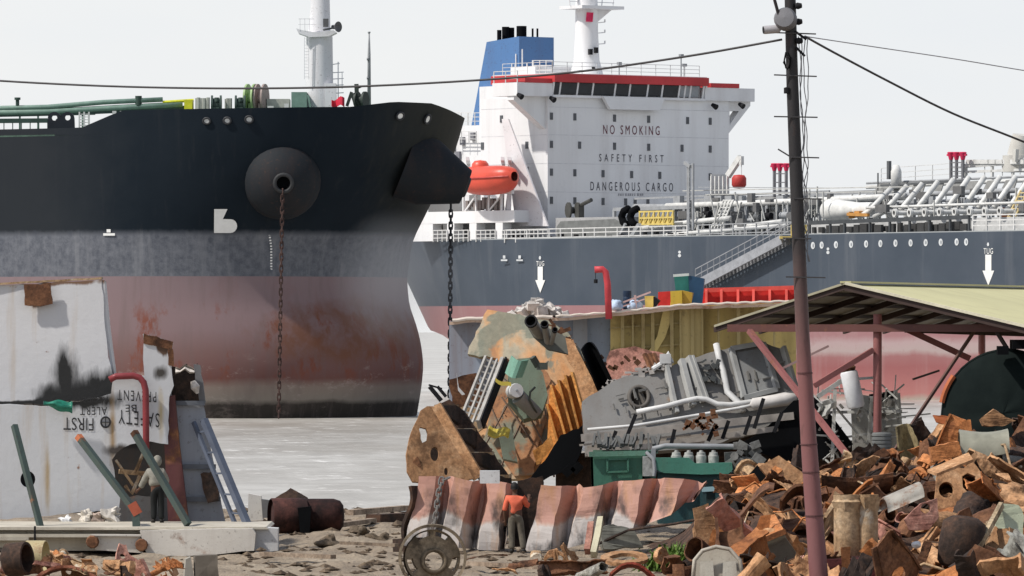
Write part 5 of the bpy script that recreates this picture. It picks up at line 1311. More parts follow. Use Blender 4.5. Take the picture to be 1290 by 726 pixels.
# cut pipes at the top
for (u, v, r, dx, dz) in ((669, 405, .16, -.25, .35), (686, 409, .10, -.1, .5), (699, 416, .07, .1, .4)):
    a = P(u, v, YC-2.4); d = V((dx, -.85, dz)).normalized()
    pp = part('cut_pipe', MB().lathe([(r, 0), (r, -1.2)], aim(a, d), 16), plain('pipe_dim', (.24, .235, .22), .5), ts_, smooth=40)
    part('pipe_mouth', MB().lathe([(r*1.12, -.05), (r*1.12, .04), (r*.86, .04), (r*.86, -.3), (0, -.3)], aim(a, d), 16), DARK, pp)
part('pipe_bracket', MB().pslab(frame(690, 425, YC-1.6, 0, .3), [[(664, 410), (688, 412), (712, 424), (716, 446), (690, 440), (672, 424)]], .1), plain('bracket_dark', (.10, .10, .085), .7), ts_)
# green winch with white drum
mb = MB(); wf = frame(650, 490, YC-.8, 0, .25)
mb.pslab(wf, [[(640, 470), (652, 452), (668, 451), (684, 470), (690, 498), (682, 522), (660, 528), (640, 505)]], .5)
wn = part('winch_body', mb, worn('winch_green', (.17, .22, .16), .2, 1.5), ts_)
part('winch_drum', MB().lathe([(0, .0), (.19, 0), (.2, .05), (.2, .4), (0, .4)], aim(P(651, 492, YC-1.6), (-.3, 1, -.1)), 18), PIPEW, wn, smooth=40)
part('winch_hub', MB().lathe([(0, -.03), (.03, -.03), (.035, .01)], aim(P(651, 492, YC-1.6), (-.3, 1, -.1)), 8), GREYM, wn)
mb = MB().cyl(P(653, 500, YC-1.3), P(676, 522, YC-1.), .22, .19, 14); part('winch_motor', mb, worn('motor_grey', (.26, .27, .25), .2, 1.5), wn, smooth=40)
mb = MB().sheet(5, 4, lambda a, b: P(644+22*a-8*b, 448+8*a+22*b+3*math.sin(a*4), YC-1.4-.2*math.sin(a*3)), .05); part('winch_cover', mb, worn('cover_turquoise', (.16, .33, .25), .15, 2.), wn)
mb = MB().tube([P(674, 488, YC-1.3), P(668, 494, YC-1.4), P(667, 504, YC-1.4), P(672, 514, YC-1.3), P(676, 520, YC-1.2)], .03, 6); mb.bar(P(671, 450, YC-1.2), P(678, 462, YC-1.1), .14); mb.span(P(676, 466, YC-1.2), P(690, 457, YC-1.))
part_each('winch_lever', mb, plain('lever_dark', (.06, .07, .06), .6), wn)
mb = MB().sheet(5, 3, lambda a, b: P(624+20*a, 476+8*a+5*b+2*math.sin(a*5), YC-1.6), .04); part('yellow_guard', mb, plain('guard_yellow', (.50, .40, .07), .6), ts_)
mb = MB().sheet(6, 4, lambda a, b: P(617+26*a-2*b, 536+10*b+3*math.sin(a*6)+6*a, YC-1.1-.3*b), .05); part('yellow_guard', mb, plain('guard_yellow', (.50, .40, .07), .6), ts_)
mb = MB().pslab(frame(640, 570, YC-.7, 0, .2), [[(628, 545), (645, 541), (652, 582), (634, 578)]], .3); part('green_box', mb, worn('box_green', (.14, .17, .13), .2, 2.), ts_)
mb = MB()
for a, b in (((618, 510), (648, 580)), ((645, 500), (612, 560)), ((640, 470), (690, 570)), ((672, 498), (630, 590)), ((632, 500), (665, 548)), ((660, 540), (672, 560))): mb.bar(f(*a)-V((0, .6, 0)), f(*b)-V((0, .6, 0)), .035)
part('tie_rod', mb, plain('rod_brown', (.16, .11, .08), .6), ts_)
mb = MB(); rn = random.Random(61)
for i in range(46):
    u, v = rn.choice(((rn.uniform(690, 745), 0), (rn.uniform(620, 690), 1), (rn.uniform(600, 700), 2)))
    v = interp([(690, 406), (716, 420), (745, 470)], u)+rn.uniform(-2, 8) if v == 0 else rn.uniform(455, 540) if v == 1 else rn.uniform(540, 600)
    s_ = rn.uniform(.03, .11); mb.box(f(u, v)-V((0, rn.uniform(.1, .5), 0)), (s_*rn.uniform(.6, 3.5), s_, s_), M.Rotation(rn.uniform(-1.5, 1.5), 3, 'Y'))
part_each('bracket_stub', mb, RS['brown'], ts_)
mb = MB()
for i in range(7):
    a = (rn.uniform(612, 700), rn.uniform(440, 540)); pts = [f(a[0]+6*k*math.cos(i)+2*math.sin(k*2+i), a[1]+7*k)-V((0, .5, 0)) for k in range(7)]; mb.tube(pts, .02, 5)
part_each('loose_pipe', mb, plain('thin_pipe', (.20, .17, .13), .6), ts_)
# ladder still welded on
ld = thing('stair_ladder', 'pale grey steel stair ladder leaning against the patched deck section', 'ladder', P(588, 536, YC-2))
LG = plain('ladder_pale', (.34, .325, .30), .6, var=.3)
a0, a1, b0, b1 = P(603, 535, YC-2.4), P(634, 455, YC-.4), P(580, 530, YC-2.4), P(612, 450, YC-.4)
part('stringer', MB().bar(a0, a1, .09, .3), LG, ld); part('stringer', MB().bar(b0, b1, .06, .12), LG, ld)
part('inner_bar', MB().bar(b0.lerp(a0, .35), b1.lerp(a1, .35), .05, .08), LG, ld); part('inner_bar', MB().bar(b0.lerp(a0, .65), b1.lerp(a1, .65), .05, .08), LG, ld)
for i in range(11): part('tread', MB().bar(b0.lerp(b1, (i+.5)/11), a0.lerp(a1, (i+.5)/11), .05), LG, ld)
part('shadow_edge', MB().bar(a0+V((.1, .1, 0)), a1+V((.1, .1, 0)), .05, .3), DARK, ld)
mb = MB().pslab(frame(590, 540, YC-1.6, 0, .2), [jag([(573, 515), (590, 512), (607, 520), (614, 538), (597, 546), (586, 540)], 5, 1.5, 3)], .15); solo('bent_plate', mb, RS['cream'], 'pale crumpled bracket at the ladder foot above the holed tan box', 'plate')
mb = MB().slab([[P(575, 470, YC-.2), P(578, 488, YC-.2), P(586, 497, YC-.2), P(582, 498, YC-.2), P(577, 492, YC-.2)]], V((0, .08, 0))); solo('plate_sliver', mb, W_WHITE, 'narrow white pointed sliver of plate standing behind the stair ladder', 'plate')
mb = MB().bar(P(541, 487, YC), P(556, 505, YC), .12); mb.bar(P(551, 487, YC), P(562, 500, YC), .09); mb.bar(P(540, 485, YC), P(557, 490, YC), .05); solo('twisted_bar', mb, DARK, 'dark twisted bars sticking up behind the holed tan box', 'bar')
mb = MB().pslab(frame(585, 500, YC+.6), [jag([(566, 478), (600, 470), (612, 500), (600, 540), (572, 530)], 7, 1.4, 8)], .2); solo('bent_plate', mb, RS['brown'], 'brown plate leaning behind the ladder foot', 'plate')
# orange ribbed bracket with black underside
ob = thing('ribbed_bracket', 'bright orange ribbed bracket with a black underside on the patched deck section', 'bracket', P(700, 600, YC-2))
OR_ = rusty('primer_orange', (.36, .14, .035), (.56, .24, .06), (.66, .33, .10))
fo = frame(700, 540, YC-1.9, -.15, .15)
part('web', MB().pslab(fo, [jag([(692, 492), (716, 474), (722, 470), (742, 532), (737, 548), (716, 556), (702, 572), (688, 600), (680, 588), (690, 560)], 9, .7, 4)], .12), OR_, ob)
for i, (u0, v0, u1, v1) in enumerate(((695, 486, 714, 553), (704, 480, 723, 549), (713, 474, 731, 545), (721, 470, 741, 540), (690, 510, 704, 560))):
    a = fo(u0, v0); b = fo(u1, v1); part('rib', MB().slab([[a, b, b+V((-.06, -.42, .02)), a+V((-.06, -.42, .02))]], V((.06, 0, .01))), OR_, ob)
part('flange', MB().slab([[fo(668, 606), fo(686, 592), fo(706, 556), fo(741, 538)]+[fo(742, 543)+V((0, -.5, 0)), fo(708, 562)+V((0, -.5, 0)), fo(690, 597)+V((0, -.5, 0)), fo(668, 611)+V((0, -.5, 0))]], V((0, 0, .05))), OR_, ob)
part('hook_plate', MB().pslab(frame(685, 570, YC-2.2), [jag([(671, 568), (684, 560), (694, 548), (697, 562), (680, 584), (676, 586)], 5, .6, 3)], .1), OR_, ob)
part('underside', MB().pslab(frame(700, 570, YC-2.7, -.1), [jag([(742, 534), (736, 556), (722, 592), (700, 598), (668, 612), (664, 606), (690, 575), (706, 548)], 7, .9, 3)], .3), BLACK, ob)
mb = MB()
for u, v, r in ((741, 540, .2), (738, 550, .15), (727, 590, .15), (716, 593, .16)): mb.box(P(u, v, YC-2.8), (r*1.5, .2, r*2), M.Rotation(r*5, 3, 'Y'))
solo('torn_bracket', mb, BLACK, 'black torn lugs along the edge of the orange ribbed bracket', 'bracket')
# dark funnel-like chute and rust panel behind the grey slab
mb = MB().sheet(10, 6, lambda a, b: P(lerp(733, 754, b)+lerp(18, 22, b)*a, lerp(440, 492, b)-9*math.sin(PI*a)*(1-b)+lerp(-6, -10, 1-a)*0, YC-.2+.8*math.sin(PI*a)), .04)
solo('chute', mb, BLACK, 'black curved chute between the patched deck section and the grey bulkhead slab', 'chute', smooth=True)
part_ = MB().pslab(frame(780, 470, YC+2, 0, .3), [jag([(768, 442), (800, 436), (838, 446), (845, 470), (800, 480), (752, 508), (742, 490), (760, 470)], 9, 1.4, 6)], .2)
solo('hull_plate', part_, RS['pink'], 'pinkish rust plate leaning behind the upper edge of the grey slab', 'plate')
mb = MB()
rn = random.Random(9)
for i in range(12): u = 735+i*7+rn.uniform(-2, 2); v = 452-8*math.sin(i*.9)+i*.8; mb.box(P(u, v, YC+1), (rn.uniform(.08, .25), .2, rn.uniform(.06, .16)), M.Rotation(rn.uniform(-1, 1), 3, 'Y'))
solo('torn_edge', mb, RS['brown'], 'ragged brown edge of torn plate above the black chute', 'plate')
# grey slab with manhole, hatch, pipes
YG = 193.
gsl = thing('bulkhead_slab', 'big grey tilted bulkhead slab with manhole, hatch frame and white pipes', 'hull section', P(870, 580, YG))
f = frame(870, 520, YG, .06, .5)
GS = worn('slab_grey', (.20, .195, .185), .2, .9, streak=.35, rust=((.09, .06, .045), (.22, .14, .09), (.34, .22, .14)))
lp = jag([(733, 506), (752, 494), (775, 479), (800, 471), (842, 463), (868, 453), (925, 436), (960, 430), (985, 440), (992, 460), (1006, 498), (1004, 520), (960, 540), (900, 560), (800, 572), (738, 572)], 10, .9, 2)
part('plate', MB().pslab(f, [lp, circ(805, 501, 12, 12.5, 20)], .2), GS, gsl)
part('manhole_recess', MB().pslab(frame(805, 500, YG+.7, .06, .5), [circ(806, 501, 16, 16, 14)], .05), plain('recess_brown', (.05, .042, .036), .8), gsl)
mb = MB().tube([f(*q)+V((0, -.06, .02)) for q in circ(805, 501, 12.3, 12.8, 24)], .06, 6, closed=True); part('manhole_rim', mb, plain('rim_dark', (.10, .09, .08), .7), gsl, smooth=True)
part('manhole_bar', MB().bar(f(800, 491)+V((0, .1, 0)), f(810, 512)+V((0, .1, 0)), .1, .3), plain('rim_dark', (.10, .09, .08), .7), gsl)
# hatch frame
hf = [(921, 441), (961, 434), (979, 492), (937, 503)]
mb = MB()
for i in range(4): mb.bar(f(*hf[i])+V((0, -.1, .04)), f(*hf[(i+1) % 4])+V((0, -.1, .04)), .13, .13)
hh = part('hatch_frame', mb, plain('frame_pale', (.33, .335, .33), .6), gsl); part('hatch_cover', MB().pslab(frame(870, 520, YG-.08, .06, .5), [[(924, 445), (959, 439), (975, 489), (939, 498)]], .05), worn('hatch_grey', (.185, .19, .19), .1, 1.), hh)
for u0, v0, u1, v1, w_ in ((839, 464, 852, 523, .10), (858, 456, 873, 514, .14), (867, 452, 886, 508, .10), (871, 452, 890, 506, .06), (986, 440, 1004, 498, .1)): part('stiffener', MB().bar(f(u0, v0)+V((0, -.1, .05)), f(u1, v1)+V((0, -.1, .05)), w_, .2), plain('stiffener_pale', (.36, .36, .345), .6), gsl)
mb = MB().tube([f(u, v)+V((0, -.15, .05)) for u, v in ((902, 436), (906, 455), (911, 470), (916, 496), (934, 513), (936, 521))], .09, 8); part('pipe', mb, PIPEW, gsl, smooth=True)
mb = MB().tube([f(u, v)+V((0, -.2, .08)) for u, v in ((802, 523), (838, 516), (860, 510), (878, 506), (890, 507), (903, 513), (920, 514), (960, 508), (1002, 498))], .075, 8); part('pipe', mb, PIPEW, gsl, smooth=True)
mb = MB().tube([f(u, v)+V((0, -.3, .08)) for u, v in ((740, 545), (800, 540), (860, 530), (930, 518), (1002, 503))], .045, 8); part('pipe', mb, PIPEW, gsl, smooth=True)
mb = MB().lathe([(0, 0), (.12, .02), (.18, .3), (.16, 1.2), (0, 1.3)], aim(P(1004, 501, YG-.4), (-1, 0, -.15)), 12); part('bandaged_pipe', mb, plain('lagging', (.52, .50, .48), .8, bump=.4), gsl, smooth=True)
mb = MB()
rn = random.Random(5)
for i in range(16): a = f(884+rn.uniform(0, 22), 465+rn.uniform(-8, 22)); mb.box(a+V((0, -.15, .05)), (rn.uniform(.03, .16), .2, rn.uniform(.03, .14)), M.Rotation(rn.uniform(-1, 1), 3, 'Y'))
part('valve_cluster', mb, plain('valve_grey', (.075, .08, .08), .6), gsl)
mb = MB()
for i in range(20):
    u = 762+i*4.2; v = interp([(762, 490), (800, 472), (842, 464)], u)+rn.uniform(-7, 1); mb.box(P(u, v, YG+.5), (rn.uniform(.05, .2), .2, rn.uniform(.05, .18)), M.Rotation(rn.uniform(-.6, .6), 3, 'Y'))
part('pale_lagging', mb, plain('rubble_pale', (.44, .41, .38), .8, var=.4, scale=3., bump=.5), gsl)
mb = MB().tube([f(u, v)+V((0, -.1, .1)) for u, v in ((822, 470), (835, 462), (842, 450), (846, 462))], .07, 8); mb.box(f(838, 452)+V((0, -.2, 0)), (.3, .2, .26)); part('white_elbow', mb, PIPEW, gsl, smooth=40)
mb = MB()
for u in (812, 818, 823): mb.bar(f(u, 446)+V((0, .2, 0)), f(u+9, 466)+V((0, .2, 0)), .1)
part('hinge', mb, RS['brown'], gsl)
mb = MB()
for i in range(30):
    u = rn.uniform(770, 990); v0 = interp([(770, 482), (868, 455), (990, 440)], u); v = v0+rn.uniform(4, 50); l = rn.uniform(4, 16); an = rn.choice((-.24, -.24, 1.3, 1.35))
    mb.bar(f(u, v)+V((0, -.1, .03)), f(u+l*math.cos(an), v+l*math.sin(an))+V((0, -.1, .03)), rn.uniform(.02, .06))
part_each('fitting', mb, plain('slab_fitting', (.16, .155, .145), .6), gsl)
# broken grating under the slab
gr = thing('walkway_frame', 'broken walkway frame of grey struts hanging under the grey slab', 'walkway', P(870, 585, YG-2))
SG = plain('strut_pale', (.34, .31, .28), .7, var=.35)
mb = MB().bar(P(732, 552, YG-1.5), P(1000, 524, YG-1.5), .12, .2); mb.bar(P(740, 572, YG-1.7), P(980, 540, YG-1.7), .1, .14); mb.bar(P(730, 561, YG-1.4), P(870, 548, YG-1.4), .05)
part('rail', mb, SG, gr)
for i, (u0, v0, u1, v1) in enumerate(((776, 543, 768, 566), (801, 522, 785, 562), (850, 541, 845, 562), (902, 534, 892, 556), (918, 530, 910, 553), (946, 524, 938, 548), (962, 502, 950, 540), (985, 520, 975, 545))): part('strut', MB().bar(P(u0, v0, YG-1.9), P(u1, v1, YG-1.9), .10, .1), DARK, gr)
mb = MB()
for u0, u1, v in ((740, 770, 562), (790, 840, 556), (852, 890, 550), (905, 940, 542)): mb.slab([[P(u0, v, YG-1.3), P(u1, v-4, YG-1.3), P(u1-3, v+9, YG-1.3), P(u0-3, v+13, YG-1.3)]], V((0, .08, 0)))
part('deck_panel', mb, SG, gr)
mb = MB()
for i in range(26): u = rn.uniform(862, 905); v = 533+rn.gauss(0, 9); mb.box(P(u, v, YG-2.1), (rn.uniform(.04, .18), .2, rn.uniform(.04, .18)), M.Rotation(rn.uniform(-1, 1), 3, 'Y'))
solo('valve_gear', mb, RS['brown'], 'cluster of rusty brown valve gear clamped under the white pipes of the grey slab', 'valve')
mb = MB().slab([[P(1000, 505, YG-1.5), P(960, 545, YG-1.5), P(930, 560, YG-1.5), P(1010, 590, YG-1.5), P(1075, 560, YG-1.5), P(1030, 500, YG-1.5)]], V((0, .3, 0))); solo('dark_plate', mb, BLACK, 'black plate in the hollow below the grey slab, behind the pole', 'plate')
mb = MB().pslab(frame(860, 570, YG+.8), [[(700, 575), (990, 540), (1100, 560), (1100, 640), (700, 640)]], .2); solo('dark_plate', mb, RS['dark'], 'long dark hull plate lying behind the green engine', 'plate')
# holed tan bracket box
YH = 188.
hb = thing('bracket_box', 'tan rusted hull bracket box with round lightening holes and brown compartments', 'hull section', P(560, 608, YH))
fh = frame(560, 600, YH, .25, .3)
lp = jag([(512, 573), (516, 552), (522, 536), (530, 517), (538, 512), (549, 512), (574, 552), (602, 602), (580, 607), (520, 607), (513, 594)], 8, .8, 3)
h1_ = [(529+1, 548), (528, 541), (529.5, 538), (537, 540), (539, 546), (538, 555), (532, 558), (530, 553)]
h2_ = circ(547.5, 572, 5.5, 9, 14); h3_ = circ(562, 594, 2.6, 5, 10)
part('front_web', MB().pslab(fh, [lp, h1_, h2_, h3_], .10), RS['tan'], hb)
part('hole_backing', MB().pslab(frame(560, 600, YH+.8, .25, .3), [[(519, 575), (552, 548), (590, 600), (520, 604)]], .05), RS['dark'], hb)
fb = frame(560, 600, YH+1.9, .25, .3)
part('rear_web', MB().pslab(fb, [jag([(548, 510), (566, 503), (584, 517), (643, 602), (596, 602)], 8, .8, 5)], .1), RS['dark'], hb)  # dark rust stands for shadow inside the compartments
for t in (.0, .33, .66, .98):
    a = fh(lerp(549, 602, t), lerp(512, 602, t)); b = fb(lerp(576, 643, t), lerp(512, 602, t)); part('divider', MB().slab([[a, b, b+V((.05, .0, -.55)), a+V((.05, 0, -.12))]], V((.05, 0, .05))), RS['dark'], hb); part('divider_edge', MB().bar(a-V((0, .05, 0)), b-V((0, .05, 0)), .085), RS['cream'], hb)  # dividers dark for the same shade, pale bars pick out their edges
part('edge_flange', MB().bar(fh(549, 511), fh(603, 602), .14, .3), RS['tan'], hb)
part('side_flange', MB().pslab(frame(515, 590, YH-.1), [jag([(513, 588), (526, 575), (534, 598), (520, 607)], 5, .6, 5)], .3), RS['brown'], hb)
# green bin
gb = thing('steel_bin', 'open green steel bin standing behind the corrugated bulkhead', 'bin', P(783, 645, 187))
GN = worn('bin_green', (.045, .155, .105), .08, 1.3, streak=.3)
part('front', MB().slab([[P(744, 573, 186.5), P(812, 571, 186.5), P(812, 640, 186.5), P(746, 640, 186.5)]], V((0, .06, 0))), GN, gb); part('side', MB().slab([[P(812, 571, 186.5), P(826, 570, 187.9), P(826, 640, 187.9), P(812, 640, 186.5)]], V((-.06, 0, 0))), GN, gb)
part('rear', MB().slab([[P(748, 570, 188), P(826, 569, 188), P(826, 640, 188), P(748, 640, 188)]], V((0, .06, 0))), GN, gb); part('side', MB().slab([[P(744, 573, 186.5), P(748, 570, 188), P(748, 640, 188), P(746, 640, 186.5)]], V((.06, 0, 0))), GN, gb)
mb = MB().bar(P(742, 572.5, 186.4), P(813, 571, 186.4), .09, .13); mb.bar(P(813, 571, 186.4), P(827, 569, 188), .09, .1); mb.bar(P(747, 569.5, 188), P(827, 569, 188), .09, .1); part('rim', mb, worn('bin_rim', (.10, .22, .16), .1, 2.), gb)
mb = MB()
for q in ([(765, 579), (791, 578), (791, 594), (765, 595)],):
    for i in range(4): mb.bar(P(*q[i], 186.42), P(*q[(i+1) % 4], 186.42), .05)
part('panel_frame', mb, GN, gb)
# green diesel engine
en = thing('ship_engine', 'green diesel engine block with a row of pale cylinder heads, behind the corrugated bulkhead', 'engine', P(895, 660, 186))
YE = 186.
ED = worn('engine_dark', (.015, .06, .065), .08, 1.5); EG = worn('engine_green', (.055, .20, .145), .06, 1.5, streak=.3)
part('crankcase', MB().span(P(829, 660, YE), P(924, 594, YE+1.4)), ED, en)
mb = MB().slab([[P(826, 577, YE-.3), P(868, 577, YE-.3), P(876, 584, YE-.3), P(922, 583, YE-.3), P(923, 592, YE-.3), P(918, 597, YE-.3), P(884, 598, YE-.3), P(836, 596, YE-.3), P(827, 592, YE-.3)]], V((0, .5, 0))); part('intake_trunk', mb, EG, en)
mb = MB().tube([P(822, 566, YE+.1), P(838, 562, YE+.1), P(940, 563, YE+.1), P(950, 566, YE+.1)], .07, 8); part('exhaust_pipe', mb, GREYM, en, smooth=True)
for k in range(4): 
    u = 852+k*15.6
    part('cylinder_head', MB().lathe([(0, .12), (.05, .12), (.06, .07), (.11, .06), (.12, -.02), (.14, -.03), (.14, -.25)], axes(P(u, 573, YE+.1), (1, 0, 0), (0, 1, 0), (0, 0, 1)), 14), plain('head_pale', (.33, .33, .31), .5, var=.4, scale=9), en, smooth=40)
part('pump_box', MB().span(P(808+2, 600, YE-.2), P(822, 575, YE+.4)), plain('pump_grey', (.30, .31, .30), .5, var=.4, scale=8, bump=.5), en)
mb = MB().tube([P(824, 600, YE-.3), P(825, 592, YE-.3), P(823, 578, YE-.3), P(814, 570, YE-.2)], .05, 8); mb.bar(P(823, 565, YE-.1), P(823, 580, YE-.1), .12); part('fuel_pipe', mb, GREYM, en, smooth=40)
mb = MB()
rn = random.Random(17)
for i in range(40): u = rn.uniform(920, 958); v = rn.uniform(562, 612)-(u-920)*.1; r = rn.uniform(.04, .16); mb.box(P(u, v, YE+rn.uniform(-.3, .5)), (r*2, r*2, r*1.4), M.Rotation(rn.uniform(-1, 1), 3, 'Y'))
for i in range(4): u = 925+i*8; mb.cyl(P(u, 575+i*7, YE-.4), P(u+4, 575+i*7, YE), .11, n=10)
part('gear_train', mb, plain('gear_grey', (.16, .16, .15), .5, var=.5, scale=6), en)
part('bed_rail', MB().bar(P(884, 617, YE-.35), P(930, 614, YE-.35), .1, .12), plain('bed_blue', (.28, .42, .45), .5), en); 
mb = MB()
for u in (886, 905, 922): mb.bar(P(u, 616, YE-.3), P(u, 648, YE-.3), .16)
mb.span(P(886, 652, YE-.1), P(926, 616, YE)); part('bed_frame', mb, ED, en); part('bed_rail', MB().bar(P(880, 646, YE-.35), P(932, 638, YE-.35), .1, .12), plain('bed_pale', (.40, .38, .34), .6), en)
mb = MB()
for i in range(24): u = rn.uniform(735, 830); mb.bar(P(u, 566+rn.uniform(-6, 3), YE+1.5), P(u+rn.uniform(-8, 8), 550+rn.uniform(-6, 3), YE+2), rn.uniform(.04, .12))
solo('pipe_scrap', mb, plain('tangle_grey', (.09, .09, .085), .6), 'tangle of thin dark pipes above the green bin', 'pipe')
# iron wheel in front
YW = 153.6
sW = S(YW)
wf = frame(545, 700, YW, .35, .12)
wl_ = thing('flywheel', 'upright rusty brown iron wheel with three curved openings and a hub hole', 'wheel', P(545, 738, YW))
WM = rusty('wheel_rust', (.075, .058, .042), (.16, .125, .085), (.24, .19, .13))
def arc_hole(a0, a1, r0, r1, n=8): return [(545+r1*math.cos(a), 700+r1*math.sin(a)) for a in [lerp(a0, a1, i/n) for i in range(n+1)]]+[(545+r0*math.cos(a), 700+r0*math.sin(a)) for a in [lerp(a1, a0, i/n) for i in range(n+1)]]
holes = [circ(547, 707, 12.5, 12, 18)]+[arc_hole(a-.30, a+.30, 25, 33, 7) for a in (-PI/2-.42, -PI/2+.42, .35, 2.7)]
part('disc', MB().pslab(wf, [circ(545, 703, 35, 34, 40)]+holes[1:]+holes[:1], .12), WM, wl_)
mb = MB().sheet(48, 3, lambda a, b: wf(545+39.5*math.cos(2*PI*a), 702+38*math.sin(2*PI*a))+V((0, -.16+.42*b, 0)), .06)
part('rim', mb, WM, wl_, smooth=40)
mb = MB().tube([wf(*q)+V((0, -.04, 0)) for q in circ(547, 707, 14.5, 14, 22)], .05, 6, closed=True); part('hub_ring', mb, WM, wl_, smooth=True)
# ================= scrap heap beside the shed =================
def heap_z(x, y):
    u = CU+F*x/168.
    top = interp([(820, 0), (868, .5), (900, 1.1), (935, 1.75), (985, 2.0), (1050, 1.95), (1130, 2.15), (1180, 2.45), (1230, 2.75), (1300, 2.85), (1500, 2.85)], u)
    t = clamp((y-147.5)/20.); t = t*t*(3-2*t)
    b = clamp((186-y)/8.)
    z = top*t*(.4+.6*b)
    return z+.22*NZ.fractal(V((x*.9, y*.5, 1.)), .8, 2.1, 4)*clamp(top)-.12
mb = MB()
xs = [2.6+i*.16 for i in range(90)]; ys = [147+i*.4 for i in range(100)]
nx, ny = len(xs), len(ys)
mb.add([(x, y, heap_z(x, y)) for x in xs for y in ys], [(i*ny+j, (i+1)*ny+j, (i+1)*ny+j+1, i*ny+j+1) for i in range(nx-1) for j in range(ny-1)])
solo('scrap_debris', mb, rusty('rubble_dark', (.018, .012, .010), (.055, .032, .022), (.14, .075, .045), scale=3.5, bump=1.), 'dark mass of small rusted fragments under the scrap pieces beside the shed', 'debris', kind='stuff', smooth=True)  # rubble coloured dark so the gaps between pieces read as shaded

# ---- scrap kinds (metres, lying about the origin) ----
def k_bent(r):
    a = r.uniform(.5, 1.0); b = r.uniform(.35, .7); c1 = r.uniform(-1.2, 1.2); c2 = r.uniform(-.5, .5)
    e = [r.uniform(-.12, .12) for _ in range(12)]
    return MB().sheet(11, 6, lambda s, t: ((s-.5)*2*a*(1+.1*math.sin(t*9+c1*5)), (t-.5)*2*b*(1+e[int(s*11)]*2), c1*.35*(1-math.cos((s-.5)*2.6))+c2*(t-.5)**2+.03*math.sin(s*20+t*9)), .045, skip=lambda i, j: (i == 0 or i == 10 or j == 0) and r.random() < .22)
def k_bracket(r):
    h = r.uniform(.6, 1.0); w_ = h*r.uniform(.8, 1.2); f_ = lambda u, v: V((u, 0, v))
    lp = jag([(-w_, -h*.5), (w_, -h*.5), (w_*.8, -.1*h), (-w_*.1, h*.2), (-w_*.5, h), (-w_, h)], .2, .02, r.randint(0, 99)); hl = circ(-w_*.45, -.02*h, w_*.24, h*.22, 14)
    mb = MB().slab([[f_(*q) for q in lp], [f_(*q) for q in hl]], V((0, .05, 0))); mb.bar((w_*.8, 0, -.1*h), (-w_*.1, 0, h*.2), .04, .26); mb.bar((-w_*.1, 0, h*.2), (-w_*.5, 0, h), .04, .26)
    mb.bar((-w_, 0, -h*.5), (-w_, 0, h), .04, .2); return mb
def k_girder(r):
    L = r.uniform(.8, 1.5); h = r.uniform(.16, .28); mb = MB()
    mb.sheet(10, 1, lambda s, t: ((s-.5)*2*L, .02*math.sin(s*5), (t-.5)*2*h), .03)
    for z in (-h, h): mb.sheet(10, 3, lambda s, t: ((s-.5)*2*L*(1+.03*math.sin(t*7)), (t-.5)*2*h*.8+.02*math.sin(s*5), z+.03*math.sin(s*7+z*9)), .035)
    return mb
def k_channel(r):
    L = r.uniform(.7, 1.3); w_ = r.uniform(.14, .3); c = r.uniform(-.3, .3)
    pr = [(-w_, w_*1.1), (-w_, 0), (w_, 0), (w_, w_*1.1)]
    def fn(s, t):
        k = t*3; i = min(2, int(k)); q = k-i; y = lerp(pr[i][0], pr[i+1][0], q); z = lerp(pr[i][1], pr[i+1][1], q)
        return ((s-.5)*2*L+.1*math.sin(t*9), y, z+c*(2*s-1)**2)
    return MB().sheet(9, 3, fn, .04)
def k_pipe(r):
    L = r.uniform(.5, 1.2); q = r.uniform(.12, .24)
    return MB().lathe([(q, -L), (q*1.0, L*.2), (q*.98, L), (q*.84, L), (q*.84, -L), (q, -L)], axes((0, 0, 0), (0, 1, 0), (0, 0, 1), (1, 0, 0)), 16)
def k_flange(r):
    L = r.uniform(.3, .7); q = r.uniform(.14, .24)
    return MB().lathe([(q*.8, -L), (q, -L), (q, L*.9), (q*1.5, L*.9), (q*1.5, L), (q*.8, L), (q*.8, -L)], axes((0, 0, 0), (0, 1, 0), (0, 0, 1), (1, 0, 0)), 18)
def k_ribbed(r):
    a = r.uniform(.5, .9); b = r.uniform(.4, .7); mb = MB().sheet(8, 6, lambda s, t: ((s-.5)*2*a, (t-.5)*2*b, .06*math.sin(s*4)), .04)
    for k in range(4): x = (-.75+.5*k)*a; mb.sheet(1, 6, lambda s, t: (x+.03*s, (t-.5)*1.9*b, .05+.22*s*0+.0+.06*math.sin((x/a+1)*2)+(.2*s)), .03)
    return mb
def k_holed(r):
    a = r.uniform(.5, .85); b = r.uniform(.35, .55); f_ = lambda u, v: V((u, 0, v))
    lp = jag([(-a, -b), (a*.6, -b), (a, -b*.2), (a*.9, b), (-a*.3, b*1.1), (-a, b*.4)], .2, .025, r.randint(0, 99)); hs = [circ(-a*.5, -b*.2, b*.34, b*.42, 14), circ(a*.35, b*.1, b*.34, b*.4, 14)]
    mb = MB().slab([[f_(*q) for q in l] for l in [lp]+hs], V((0, .06, 0)))
    mb.slab([[V((-a, 0, -b)), V((a*.6, 0, -b)), V((a*.6, .5, -b)), V((-a, .5, -b))]], V((0, 0, .05))); mb.slab([[V((-a*.3, 0, b*1.1)), V((a*.9, 0, b)), V((a*.9, .45, b)), V((-a*.3, .4, b*1.1))]], V((0, 0, .05)))
    return mb
def k_box(r):
    a, b, c = r.uniform(.35, .6), r.uniform(.25, .45), r.uniform(.25, .45); mb = MB(); t = .04
    mb.span((-a, -b, -c), (a, b, -c+t)); mb.span((-a, -b, -c+t), (-a+t, b, c)); mb.span((a-t, -b, -c+t), (a, b, c*.8)); mb.span((-a+t, b-t, -c+t), (a-t, b, c)); mb.span((-a+t, -b, -c+t), (a-t, -b+t, c*.3)); return mb
